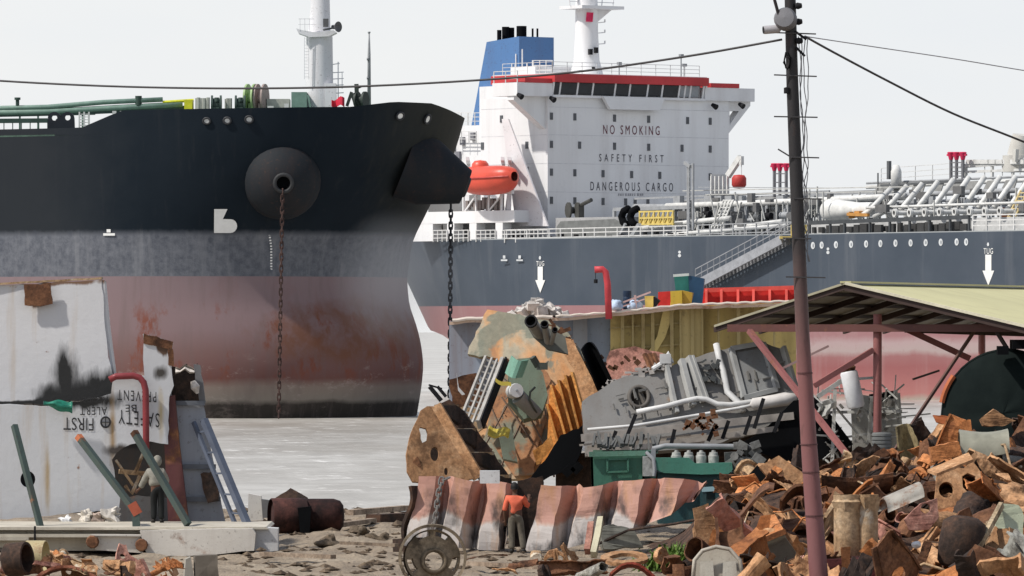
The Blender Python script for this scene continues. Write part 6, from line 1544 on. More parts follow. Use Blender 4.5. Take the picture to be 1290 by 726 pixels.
def k_shell(r):
    L = r.uniform(.4, .9); q = r.uniform(.3, .55); a0 = r.uniform(0, .4); a1 = PI*r.uniform(.8, 1.1)
    return MB().sheet(8, 10, lambda s, t: ((s-.5)*2*L+.04*math.sin(t*12), q*math.cos(lerp(a0, a1, t)), q*math.sin(lerp(a0, a1, t))-q*.4), .045)
def k_strip(r):
    L = r.uniform(.7, 1.4); w_ = r.uniform(.06, .13); tw = r.uniform(-1.6, 1.6); c = r.uniform(-.5, .5)
    return MB().sheet(14, 2, lambda s, t: ((s-.5)*2*L, (t-.5)*2*w_*math.cos(tw*s)+c*(s-.5)**2, (t-.5)*2*w_*math.sin(tw*s)+c*.8*(s-.3)**2), .035)
def k_angle(r):
    L = r.uniform(.7, 1.4); w_ = r.uniform(.12, .22); c = r.uniform(-.2, .2)
    return MB().sheet(8, 2, lambda s, t: ((s-.5)*2*L, w_*(1-2*min(t, .5))*1., w_*2*max(0, t-.5)+c*(2*s-1)**2), .035)
def k_casting(r):
    a = r.uniform(.5, .8); b = r.uniform(.35, .55); th = r.uniform(.22, .45); f_ = lambda u, v: V((u, 0, v))
    lp = jag([(-a, -b*.6), (-a*.7, -b), (a*.5, -b), (a, -b*.4), (a*.8, b*.5), (a*.2, b), (-a*.5, b*.9), (-a, b*.3)], .14, .022, r.randint(0, 99)); hs = [circ(-a*.42, -b*.1, b*.36, b*.4, 16), circ(a*.38, 0, b*.3, b*.36, 16)]
    mb = MB().slab([[f_(*q) for q in l] for l in [lp]+hs], V((0, th, 0)))
    for (u, v, q) in ((-a*.42, -b*.1, b*.48), (a*.38, 0, b*.42)): mb.lathe([(q*.82, -.06), (q, -.06), (q, .02), (q*.82, .02), (q*.82, -.06)], axes((u, 0, v), (1, 0, 0), (0, 0, 1), (0, -1, 0)), 18)
    for k in (-1, 1): mb.slab([[f_(k*a*.1-.03, -b*.95), f_(k*a*.1+.03, -b*.95), f_(k*a*.1+.03, b*.85), f_(k*a*.1-.03, b*.85)]], V((0, -.09, 0)))
    return mb
KINDS = [('iron_casting', k_casting, 'iron casting with two bores', 'casting', 6), ('bent_plate', k_bent, 'bent plate', 'plate', 5), ('holed_bracket', k_bracket, 'bracket with an oval hole', 'bracket', 3), ('cut_girder', k_girder, 'cut girder', 'girder', 3), ('cut_channel', k_channel, 'bent channel', 'channel', 3),
 ('cut_pipe', k_pipe, 'open pipe stub', 'pipe', 2), ('flanged_pipe', k_flange, 'flanged pipe end', 'pipe', 1.4), ('ribbed_plate', k_ribbed, 'ribbed plate', 'plate', 3), ('holed_web', k_holed, 'web plate with two holes', 'plate', 3), ('open_box', k_box, 'open torn box', 'box', 1.6),
 ('curved_shell', k_shell, 'curved shell', 'plate', 2.5), ('twisted_strip', k_strip, 'twisted strip', 'strip', 1), ('angle_bar', k_angle, 'angle bar', 'bar', 1)]
TONES = [('orange', 'orange rusted', 4), ('tan', 'tan rusted', 6.5), ('brown', 'brown rusted', 6), ('dark', 'blackened', 3.2), ('pink', 'pinkish rusted', 1.2), ('cream', 'cream flaked', 1.8), ('grey', 'grey flaked', .8)]
PROTO = {}
def scrap_mesh(kname, kf, var, tone):
    key = (kname, var, tone)
    if key not in PROTO:
        base = PROTO.get((kname, var))
        if base is None: base = PROTO[(kname, var)] = dent(_mesh(kname, kf(random.Random(hash_(kname)+var*77)), RS[tone]), 2, .07, 2.2)
        me = base.copy(); me.materials.clear(); me.materials.append(RS[tone]); PROTO[key] = me
    return PROTO[key]
def hash_(s): return sum(ord(c)*(i+3) for i, c in enumerate(s))
USED = set()
def unique(base, opts):
    for o in opts:
        l = base+o
        if l.lower() not in USED and len(l.split()) <= 16: USED.add(l.lower()); return l
    return None
MARKS = [('the utility pole', 1026, 640), ('the white domed cap', 905, 708), ('the twin upright cylinders', 1082, 662), ('the grey half shell', 1240, 562), ('the dished tank end', 1262, 520), ('the orange tray', 962, 668), ('the green weeds', 848, 684), ('the tan holed web', 1216, 606), ('the pale green plate', 1266, 655), ('the green engine', 905, 600), ('the ribbed grey drum', 1111, 565), ('the silver half pipe', 1138, 636), ('the black round drum', 1212, 684), ('the tan open box', 972, 610), ('the dark trough', 1065, 610), ('the rust ring', 788, 700), ('the iron wheel', 545, 702), ('the boiler shell', 388, 650), ('the white deck slab', 150, 682), ('the corrugated bulkhead', 620, 650), ('the orange shirted man', 648, 655), ('the olive curved plate', 1142, 560)]
def where(u, v):
    out = []
    for nm, mu, mv in sorted(MARKS, key=lambda q: math.hypot(q[1]-u, (q[2]-v)*1.3))[:7]:
        du, dv = u-mu, v-mv
        out.append((' below ' if dv > abs(du)*.8 else ' above ' if -dv > abs(du)*.8 else ' beside ')+nm)
        out.append((' just below ' if dv > 0 else ' just above ')+nm+(', on its sunny side' if du < 0 else ', on its shaded side'))
    return out
SIZEW = ['', 'small ', 'large ', 'short ', 'steeply tilted ', 'half buried ']
def place_scrap(rn, x, y, z, sc_, tone=None, kind=None, group='scrap pieces on the heap', rot=None):
    K = kind or rn.choices(KINDS, [k[4] for k in KINDS])[0]; T = tone or rn.choices(TONES, [t[2] for t in TONES])[0]
    o = bpy.data.objects.new(K[0], scrap_mesh(K[0], K[1], rn.randint(0, 4), T[0])); COL.objects.link(o)
    o.location = (x, y, z); o.rotation_euler = rot or (rn.uniform(-1.2, 1.2), rn.uniform(-1.0, 1.0), rn.uniform(0, 6.28)); o.scale = (sc_, sc_, sc_)
    u = CU+F*x/y; v = HV-(z-CH)*F/y; lab = None
    for sz in (SIZEW[1] if sc_ < .6 else SIZEW[2] if sc_ > 1.05 else '', SIZEW[4], SIZEW[5], SIZEW[3]):
        lab = unique(sz+T[1]+' '+K[2], where(u, v))
        if lab: break
    if not lab: lab = sz+T[1]+' '+K[2]+' deep in the heap'
    return tag(o, lab, K[3], group)
rn = random.Random(77); got = []; tries = 0
while len(got) < 165 and tries < 6000:
    tries += 1
    x = rn.uniform(3.6, 12.6); y = rn.uniform(148.5, 174)
    u = CU+F*x/y
    if u < 870+max(0, (y-160))*6 or u > 1330: continue
    z = heap_z(x, y)
    if z < .12 and u < 900: continue
    if any(math.hypot(x-q[0], (y-q[1])*.45) < .48 for q in got): continue
    got.append((x, y)); sq = rn.uniform(.65, 1.4); zq = z+rn.uniform(.0, .28)
    if y > 159: sq = min(sq, .9); zq -= .12
    place_scrap(rn, x, y, zq, sq)
# ---- pieces one can pick out ----
def hp(name, mb, mat, lab, cat, smooth=False):
    o = solo(name, mb, mat, lab, cat, smooth=smooth); return dent(o, 1, .035, 2.) if not smooth else o
Y = 154.
o = thing('domed_cap', 'pale octagonal domed steel cap standing at the foot of the scrap heap', 'cap', P(905, 735, 150))
CM = worn('cap_pale', (.44, .40, .33), .25, 1.4)
lp = [(873, 730), (875, 706), (885, 694), (902, 689), (919, 692), (932, 706), (936, 730)]
part('front_plate', MB().pslab(frame(905, 730, 150, 0, .2), [jag(lp, 9, .4, 2)], .06), CM, o); part('rim', MB().tube([frame(905, 730, 149.8, 0, .2)(*q) for q in lp], .045, 6), CM, o, smooth=True)
mb = MB()
for uc in (890, 919): mb.pslab(frame(905, 730, 149.8, 0, .2), [[(uc-9, 732), (uc-8, 708), (uc+8, 707), (uc+10, 732)]], .05)
part('raised_panel', mb, worn('cap_panel', (.48, .45, .38), .2, 1.8), o)
YT = 155
o = thing('steel_tray', 'bright orange angular steel tray with a grey face, low on the heap', 'tray', P(965, 735, YT))
f = frame(960, 680, YT, -.1, -.2)
part('front_face', MB().pslab(f, [jag([(932, 696), (987, 672), (1012, 712), (1010, 735), (945, 735)], 9, .6, 4)], .06), worn('tray_grey', (.20, .18, .14), .25, 1.2), o)
part('top_edge', MB().bar(f(930, 694)+V((0, -.1, 0)), f(990, 669)+V((0, -.1, 0)), .12, .12), RS['orange'], o)
part('upper_plate', MB().slab([[f(931, 693), f(987, 669), P(976, 650, YT+2), P(958, 655, YT+2), P(950, 676, YT+1.4)]], V((0, 0, .04))), RS['orange'], o)
part('upright_tab', MB().pslab(frame(950, 690, YT+.6), [jag([(944, 690), (958, 650), (972, 648), (968, 672), (962, 684)], 6, .6, 2)], .05), RS['orange'], o)
hp('steel_plate', MB().pslab(frame(990, 720, 151.5, 0, -.3), [jag([(966, 716), (1018, 709), (1020, 740), (966, 740)], 9, .8, 4)], .08), RS['orange'], 'flat orange plate lying against the base of the utility pole', 'plate')
o = thing('open_box', 'tan open steel box tipped on edge with a black interior, high on the heap', 'box', P(965, 640, 166))
f = frame(965, 610, 166, .1, .3)
part('lid_plate', MB().slab([[f(956, 588), f(981, 574), f(1012, 596), f(984, 620)]], V((.02, .1, -.06))), RS['tan'], o)
part('side_plate', MB().pslab(f, [jag([(984, 620), (1012, 596), (1020, 604), (1018, 622), (988, 640)], 7, .6, 4)], .06), RS['tan'], o)
part('interior', MB().pslab(frame(965, 610, 166.4, .1, .3), [jag([(954, 586), (984, 622), (960, 646), (928, 630), (924, 620)], 7, .8, 4)], .06), BLACK, o)
hp('curved_trough', MB().sheet(10, 8, lambda a, b: P(1035+90*a, 598+6*math.sin(a*3)+26*math.sin(PI*b*.55)-4*a, 163-.7*math.cos(PI*b*.55)), .05), RS['brown'], 'dark brown curved trough lying across the heap behind the utility pole', 'trough')
hp('curved_arch', MB().sheet(10, 3, lambda a, b: P(985+60*a, 640-28*math.sin(PI*min(1, a*1.1+.1))+12*b, 160+.8*b), .06), RS['brown'], 'brown arched plate end beside the utility pole above the orange tray', 'plate')
hp('wavy_plate', MB().sheet(12, 3, lambda a, b: P(905+70*a, 640+22*math.sin(a*4.6+.4)-8*b, 157+1.0*b), .06), RS['brown'], 'wavy brown plate with a deep dip, between the domed cap and the tan open box', 'plate')
o = hp('gusset_plate', MB().pslab(frame(890, 665, 158, .2, .1), [jag([(874, 640), (892, 634), (900, 660), (922, 655), (905, 690), (888, 690), (878, 680)], 7, .7, 3)], .06), RS['tan'], 'tan folded gusset plate rising above the pale domed cap', 'plate')
hp('gusset_plate', MB().pslab(frame(905, 680, 156, -.3, -.2), [jag([(890, 694), (898, 668), (916, 656), (922, 672), (905, 695)], 6, .7, 3)], .06), RS['orange'], 'orange folded gusset plate close behind the pale domed cap', 'plate')
hp('steel_rod', MB().tube([P(742, 690, 172), P(790, 668, 172), P(850, 660, 170), P(900, 650, 167)], .035, 6), RS['dark'], 'long thin black rod slanting in front of the longer corrugated bulkhead', 'rod')
for i, (u, r, l) in enumerate(((1068, .30, 'first of the twin upright cream rusted cylinders, broader, next to the utility pole'), (1092, .24, 'slimmer of the twin upright cream rusted cylinders, with a torn crown'))):
    mb = MB().lathe([(r*.95, 0), (r, .1), (r, 1.05), (r*1.05, 1.3)], axes(P(u, 700, 152.5), (1, 0, 0), (0, 1, 0), (0, 0, 1)), 18); mb.lathe([(r*1.02, .95), (r*1.25, 1.15+.1*i), (r*1.1, 1.2)], axes(P(u, 700, 152.5), (1, 0, 0), (0, 1, 0), (0, 0, 1)), 7)
    hp('upright_cylinder', mb, RS['cream'], l, 'cylinder', smooth=40)
hp('steel_tray', MB().span(P(1040, 728, 151.5), P(1125, 703, 152.5)), rusty('tray_oxblood', (.03, .010, .010), (.09, .02, .02), (.15, .04, .035)), 'dark oxblood tray under the twin upright cylinders', 'tray')
hp('half_pipe', MB().sheet(6, 10, lambda a, b: P(1112+46*a, 646-20*a, 155.)+V((.10*math.cos(PI*b), -.34*math.cos(PI*b)*.8, .30*math.sin(PI*b))), .03), worn('pipe_silver', (.34, .32, .28), .35, 2.), 'silver half pipe lying slanted above the twin upright cylinders', 'pipe', smooth=True)
hp('round_drum', MB().lathe([(0, 0), (.42, .02), (.48, .1), (.50, .5), (.46, .95), (.3, 1.06), (0, 1.1)], aim(P(1208, 714, 152.5), (.12, -.1, 1)), 20), RS['dark'], 'black round drum standing among the scrap below the tan holed web', 'drum', smooth=True)
hp('pale_block', blob(P(1154, 687, 151), .10, 7, amp=.2), W_WHITE, 'small pale lump beside the black round drum', 'block')
o = thing('holed_web', 'large tan web plate with two deep round holes, upper part of the heap', 'web plate', P(1220, 640, 160))
f = frame(1216, 610, 160, .25, .5)
part('web', MB().pslab(f, [jag([(1178, 625), (1180, 600), (1196, 588), (1214, 590), (1226, 582), (1238, 600), (1246, 636), (1216, 644), (1180, 648)], 7, .8, 5), circ(1192, 617, 9.5, 10, 16), [(1212, 600), (1219, 596), (1229, 600), (1230, 616), (1221, 622), (1213, 614)]], .07), RS['tan'], o)
part('hole_lining', MB().lathe([(.17, 0), (.17, .7), (0, .7)], aim(f(1192, 617)+V((0, .07, 0)), (.1, 1, -.2)), 16), RS['brown'], o); part('hole_lining', MB().lathe([(.17, 0), (.17, .7), (0, .7)], aim(f(1221, 609)+V((0, .07, 0)), (.1, 1, -.2)), 16), RS['brown'], o)
part('lower_flange', MB().slab([[f(1176, 646), f(1248, 634), f(1250, 640)+V((0, -.7, -.1)), f(1200, 662)+V((0, -.7, -.1))]], V((0, 0, .06))), RS['orange'], o)
part('edge_flange', MB().slab([[f(1180, 600), f(1226, 582), f(1222, 574)+V((0, .6, 0)), f(1170, 596)+V((0, .6, 0))]], V((0, 0, .06))), RS['tan'], o)
hp('end_flange', MB().pslab(frame(1170, 640, 156.5, .3, .1), [jag([(1140, 655), (1160, 634), (1180, 628), (1184, 650), (1170, 668), (1146, 668)], 6, .6, 3), circ(1166, 641, 6.5, 7, 14)], .07), RS['pink'], 'pinkish end flange with one round dark hole, below the tan holed web', 'flange')
hp('half_shell', MB().sheet(7, 10, lambda a, b: P(1208+62*a, 548+10*math.sin(a*2)-10*a, 164)+V((0, -.55*math.cos(PI*b*.9), .5*math.sin(PI*b*.9)-.42)), .05), plain('shell_grey', (.24, .235, .185), .5, var=.35, scale=2), 'grey olive half shell lying at the top of the heap before the dished tank end', 'shell', smooth=40)
hp('stacked_plates', MB().pslab(frame(1200, 570, 163), [jag([(1172, 564), (1208, 556), (1212, 576), (1176, 582)], 6, .8, 3)], .5), RS['orange'], 'orange plate block on the heap beside the grey olive half shell', 'plate')
hp('orange_block', MB().pslab(frame(1250, 525, 167), [jag([(1236, 528), (1252, 516), (1266, 526), (1280, 530), (1262, 538), (1240, 536)], 5, .6, 3)], .4), RS['tan'], 'tan block perched at the very top of the heap against the dished tank end', 'block')
hp('plate_sliver', MB().pslab(frame(1200, 526, 168), [jag([(1176, 523), (1200, 526), (1206, 530), (1194, 536), (1180, 532)], 5, .5, 3)], .1), plain('edge_orange', (.46, .14, .05), .7), 'orange curved sliver of plate at the lower rim of the dished tank end', 'plate')
hp('pale_plate', MB().pslab(frame(1265, 660, 153, .2, .3), [jag([(1256, 648), (1264, 634), (1282, 637), (1290, 650), (1290, 690), (1252, 690)], 7, .6, 5)], .06), worn('plate_palegreen', (.46, .50, .36), .08, 1.6, streak=.2), 'pale green painted plate standing near the foot of the heap', 'plate')
hp('timber_batten', MB().bar(P(1228, 697, 152), P(1262, 636, 153), .1, .14), rusty('slat_cream', (.28, .2, .12), (.44, .34, .22), (.52, .44, .32)), 'long cream slat leaning against the pale green plate', 'slat')
hp('blue_sheet', MB().pslab(frame(1270, 722, 150, 0, 1.2), [[(1262, 719), (1310, 716), (1310, 740), (1258, 740)]], .05), plain('sheet_blue', (.30, .42, .58), .6), 'pale blue sheet lying at the foot of the heap below the green plate', 'sheet')
hp('upright_plate', MB().pslab(frame(1190, 690, 154, .3), [jag([(1186, 732), (1194, 668), (1208, 646), (1222, 640), (1226, 652), (1216, 690), (1214, 735)], 8, .8, 5)], .07), RS['brown'], 'tall brown upright plate rising beside the black round drum', 'plate')
hp('bent_strip', MB().sheet(12, 2, lambda a, b: P(1040+60*a, 634-20*a+10*math.sin(a*5)+5*b, 156+.2*b), .04), RS['orange'], 'bright orange twisted strip reaching out above the broader upright cylinder', 'strip')
# rods, hoses and wire rope tangled through the heap
rq = random.Random(88)
for i in range(16):
    u0 = rq.uniform(900, 1270); z_ = lambda q: heap_z(q.x, q.y); yq = rq.uniform(151, 166); a = P(u0, 600, yq); an = rq.uniform(0, PI); l = rq.uniform(.8, 2.2); pts = []
    for k in range(8):
        t = k/7-.5; q = V((a.x+l*t*math.cos(an), a.y+l*t*math.sin(an)*1.5, 0)); q.z = heap_z(q.x, q.y)+.32+.22*math.sin(k*rq.uniform(.5, 1.2)+i); pts.append(q)
    r_ = rq.choice((.018, .025, .035)); m_ = rq.choice(('dark', 'brown', 'cream', 'orange')); nm = 'wire_rope' if r_ < .02 else 'steel_rod'
    c_ = sum(pts, V())/8; u = CU+F*c_.x/c_.y; v = HV-(c_.z-CH)*F/c_.y
    lab = unique({'dark': 'black', 'brown': 'brown rusted', 'cream': 'pale', 'orange': 'orange rusted'}[m_]+(' bent wire rope' if r_ < .02 else ' bent rod'), where(u, v))
    tag(solo(nm, MB().tube(pts, r_, 6), RS[m_], lab, 'rod', smooth=True), None, None, 'rods tangled in the heap')
# ---- pieces lying around the foot and between wheel and heap ----
hp('ring_flange', MB().lathe([(.34, 0), (.55, 0), (.55, .08), (.34, .08), (.34, 0)], axes(P(787, 706, 163), (1, 0, 0), (0, 1, .25), (0, -.25, 1)), 26), RS['tan'], 'flat rust ring lying on the ground below the green weeds', 'ring')
hp('curved_shell', MB().sheet(8, 8, lambda a, b: P(770+55*a, 735-24*math.sin(PI*(.15+.8*a))+4*b, 152+.9*b), .05), rusty('shell_red', (.12, .025, .018), (.30, .055, .035), (.42, .14, .08)), 'red brown curved shell in front of the flat rust ring', 'shell')
mb = MB().pslab(frame(760, 670, 172, .2, .1), [jag([(752, 664), (772, 660), (800, 668), (812, 690), (762, 692)], 7, .8, 3)], .3); hp('concrete_block', mb, plain('block_grey', (.20, .20, .17), .8, var=.4, bump=.4), 'grey green slab end lying under the longer corrugated bulkhead', 'block')
hp('painted_strut', MB().bar(P(748, 700, 170), P(756, 655, 171), .14, .2), worn('strut_cream', (.46, .43, .30), .25, 1.5), 'short cream painted strut standing before the longer corrugated bulkhead', 'strut')
hp('painted_strut', MB().bar(P(740, 696, 170.4), P(744, 660, 171), .14, .2), RS['pink'], 'short pinkish strut standing beside the cream painted strut', 'strut')
for i, (u, v, Yq, s_, kind, tone, lab) in enumerate(((700, 705, 165, .5, 0, 'tan', None), (660, 712, 162, .5, 10, 'brown', None), (722, 716, 158, .6, 3, 'brown', None), (690, 722, 156, .5, 0, 'dark', None), (640, 718, 160, .5, 11, 'tan', None), (845, 712, 156, .5, 8, 'brown', None), (860, 722, 152, .5, 9, 'brown', None), (830, 700, 160, .45, 0, 'tan', None), (744, 722, 155, .55, 5, 'grey', None), (720, 700, 166, .45, 2, 'tan', None), (675, 700, 167, .4, 10, 'cream', None), (612, 700, 168, .4, 11, 'brown', None))):
    rq = random.Random(300+i); p = P(u, v, Yq); place_scrap(rq, p.x, p.y, max(p.z, .05), s_, tone=next(t for t in TONES if t[0] == tone), kind=KINDS[kind], group='scrap lying around the heap', rot=(rq.uniform(-.4, .4), rq.uniform(-.3, .3), rq.uniform(0, 6)))
# ---- scrap along the bottom of the picture, seaward side ----
hp('curved_shell', MB().sheet(12, 6, lambda a, b: P(40+84*a, 738-22*math.sin(PI*(.08+.84*a))+3*b, 151+1.2*b), .06), rusty('shell_oxide', (.09, .03, .02), (.22, .075, .045), (.34, .15, .09)), 'red oxide curved shell lying on the mud before the white deck slab', 'shell')
hp('cut_drum', MB().lathe([(0, -.02), (.3, 0), (.36, .05), (.36, .5), (.30, .5), (.30, .1), (0, .1)], aim(P(8, 706, 153), (1, -.4, .1)), 20), RS['dark'], 'dark open drum end lying at the edge of the scrap before the white deck slab', 'drum', smooth=40)
hp('cut_drum', MB().lathe([(.34, 0), (.36, 0), (.36, .42), (.34, .42), (.34, 0)], aim(P(34, 702, 154), (1, -.2, 0)), 20), worn('drum_ochre', (.40, .33, .18), .2, 1.5), 'ochre painted drum section joined to the dark open drum end', 'drum', smooth=40)
hp('concrete_block', MB().pslab(frame(248, 712, 156, .1), [[(234, 705), (240, 702), (243, 728), (232, 728)]], .4), plain('block_pale', (.30, .28, .24), .8, var=.3, bump=.4), 'narrow pale block standing on the mud beyond the white deck slab', 'block')
hp('concrete_block', MB().pslab(frame(258, 712, 156, .1), [[(246, 700), (274, 699), (275, 730), (247, 730)]], .5), plain('block_brown', (.15, .13, .105), .8, var=.3, bump=.4), 'broad brown grey block standing next to the narrow pale block', 'block')
rq = random.Random(500)
for i in range(30):
    u = rq.uniform(-10, 222); v = rq.uniform(700, 728); Yq = lerp(158, 149, (v-700)/28)
    p = P(u, v, Yq); place_scrap(rq, p.x, p.y, max(.05, p.z), rq.uniform(.28, .5), group='scrap lying before the white deck slab', rot=(rq.uniform(-.7, .7), rq.uniform(-.5, .5), rq.uniform(0, 6)), tone=rq.choices(TONES, [2, 4, 5, 3, 2, 2, 1])[0])
# ---- mud clods, stones and shoreline litter ----
CLOD = rusty('mud_clod', (.05, .038, .027), (.125, .095, .065), (.20, .155, .11), scale=5, bump=1.)
for i, (u, v, r, lab) in enumerate(((455, 676, .42, 'wide low mud mound on the beach between the boiler shell and the iron wheel'), (478, 680, .3, 'smaller mud mound touching the wide low mud mound'), (415, 684, .3, 'low mud mound below the boiler shell'), (508, 688, .25, 'mud mound close beside the iron wheel'), (330, 692, .35, 'grey rubble mound at the end of the white deck slab'))):
    p = P(u, v, 0+CH*F/(v-HV)); solo('mud_mound', blob(p, r, i*5+2, 18, 12, .9, .55), CLOD if i < 4 else plain('rubble_grey', (.28, .27, .25), .9, var=.5, scale=7, bump=1.), lab, 'mound', smooth=True)
mb = MB(); rq = random.Random(9)
for i in range(520):
    v = 640+86*rq.random()**.8; Yq = CH*F/(v-HV); u = rq.choice((rq.uniform(300, 720), rq.uniform(300, 540), rq.uniform(-20, 1000))); p = P(u, v, Yq)
    z = gz(p.x, p.y)
    if Yq > 222: z = max(z, -.05)
    s_ = rq.uniform(.03, .13)*(1.5 if v < 665 else 1); c_ = V((p.x, p.y, z+s_*.2)); sd_ = rq.random()*50
    vs = []
    for dx, dy, dz in ((1, 0, 0), (-1, 0, 0), (0, 1, 0), (0, -1, 0), (0, 0, .7), (0, 0, -.6)): vs.append(c_+V((dx*s_*rq.uniform(.8, 2.2), dy*s_*rq.uniform(.8, 1.8), dz*s_*rq.uniform(.5, 1.2))))
    mb.add(vs, [(0, 2, 4), (2, 1, 4), (1, 3, 4), (3, 0, 4), (2, 0, 5), (1, 2, 5), (3, 1, 5), (0, 3, 5)])
solo('beach_debris', mb, rusty('pebble', (.03, .022, .016), (.10, .07, .045), (.24, .18, .12), scale=4, bump=.6), 'scattered small stones and rust flakes on the muddy beach', 'debris', kind='stuff')
for i, (u0, v0, u1, v1, w_, lab) in enumerate(((440, 651, 512, 645, .16, 'long pale timber lying at the water line near the boiler shell'), (420, 668, 470, 661, .13, 'pale timber lying on the mud beyond the boiler shell'), (470, 660, 512, 658, .3, 'dark low hull remnant lying by the black buckled edge plate'), (330, 704, 420, 708, .10, 'thin brown plank half sunk in the mud before the boiler shell'), (588, 716, 690, 722, .1, 'thin brown plank lying on the mud beyond the iron wheel'), (430, 690, 500, 693, .08, 'thin pale plank half sunk near the iron wheel'))):
    a = P(u0, v0, CH*F/(v0-HV)); b = P(u1, v1, CH*F/(v1-HV)); a.z += .12; b.z += .12
    solo('timber_plank', MB().bar(a, b, w_*1.6, w_), rusty('timber_%s' % 'abcdef'[i], (.10, .07, .05), (.25, .19, .14), (.38, .31, .24)) if i != 2 else RS['dark'], lab, 'plank')
# ---- weeds at the foot of the heap ----
mb = MB(); rq = random.Random(12); base = P(846, 700, 164)
for i in range(420):
    x = rq.gauss(0, .38); h = rq.uniform(.15, .75)*(1-min(.8, abs(x)*.7)); yb_w = rq.uniform(-.4, .4); ln = rq.gauss(.12, .22); o = base+V((x, yb_w, 0)); o.z = .0
    w_ = rq.uniform(.012, .03); a = rq.uniform(0, PI); d = V((math.cos(a), math.sin(a), 0))*w_; t_ = o+V((ln, rq.gauss(0, .15), h)); m_ = o.lerp(t_, .55)+V((0, 0, h*.12))
    mb.add([o-d, o+d, m_+d*1.2, m_-d*1.2, t_], [(0, 1, 2, 3), (3, 2, 4)])
    if rq.random() < .6:
        for k in range(2):
            q = o.lerp(t_, rq.uniform(.4, 1)); l = rq.uniform(.05, .12); e = V((rq.uniform(-1, 1), rq.uniform(-1, 1), rq.uniform(-.1, .7))).normalized()*l; s_ = e.cross(V((0, .3, 1))).normalized()*l*.4
            mb.add([q, q+e*.5+s_, q+e, q+e*.5-s_], [(0, 1, 2, 3)])
solo('green_weeds', mb, plain('weed_green', (.10, .17, .03), .6, var=.5, scale=9), 'bright green weeds growing at the foot of the heap under the corrugated bulkhead', 'weeds', kind='stuff')

# ================= people =================
SKIN = plain('skin_brown', (.10, .05, .032), .6); HAIR = plain('hair_black', (.010, .009, .009), .7)
def skin_obj(name, joints, edges, mat, parent, sub=2):
    idx = {k: i for i, k in enumerate(joints)}; inv = M.Translation(-parent.location) if parent.parent is None else M.Translation(-_root(parent).location)
    me = bpy.data.meshes.new(name); me.from_pydata([tuple(inv @ V(j[0])) for j in joints.values()], [(idx[a], idx[b]) for a, b in edges], [])
    o = bpy.data.objects.new(name, me); COL.objects.link(o); o.parent = parent; me.materials.append(mat)
    md = o.modifiers.new('skin', 'SKIN'); md.use_smooth_shade = True
    if not me.skin_vertices: raise RuntimeError('no skin layer')
    for i, j in enumerate(joints.values()):
        r = j[1]; me.skin_vertices[0].data[i].radius = r if isinstance(r, tuple) else (r, r)
    me.skin_vertices[0].data[0].use_root = True
    s_ = o.modifiers.new('sub', 'SUBSURF'); s_.levels = sub; s_.render_levels = sub
    return o
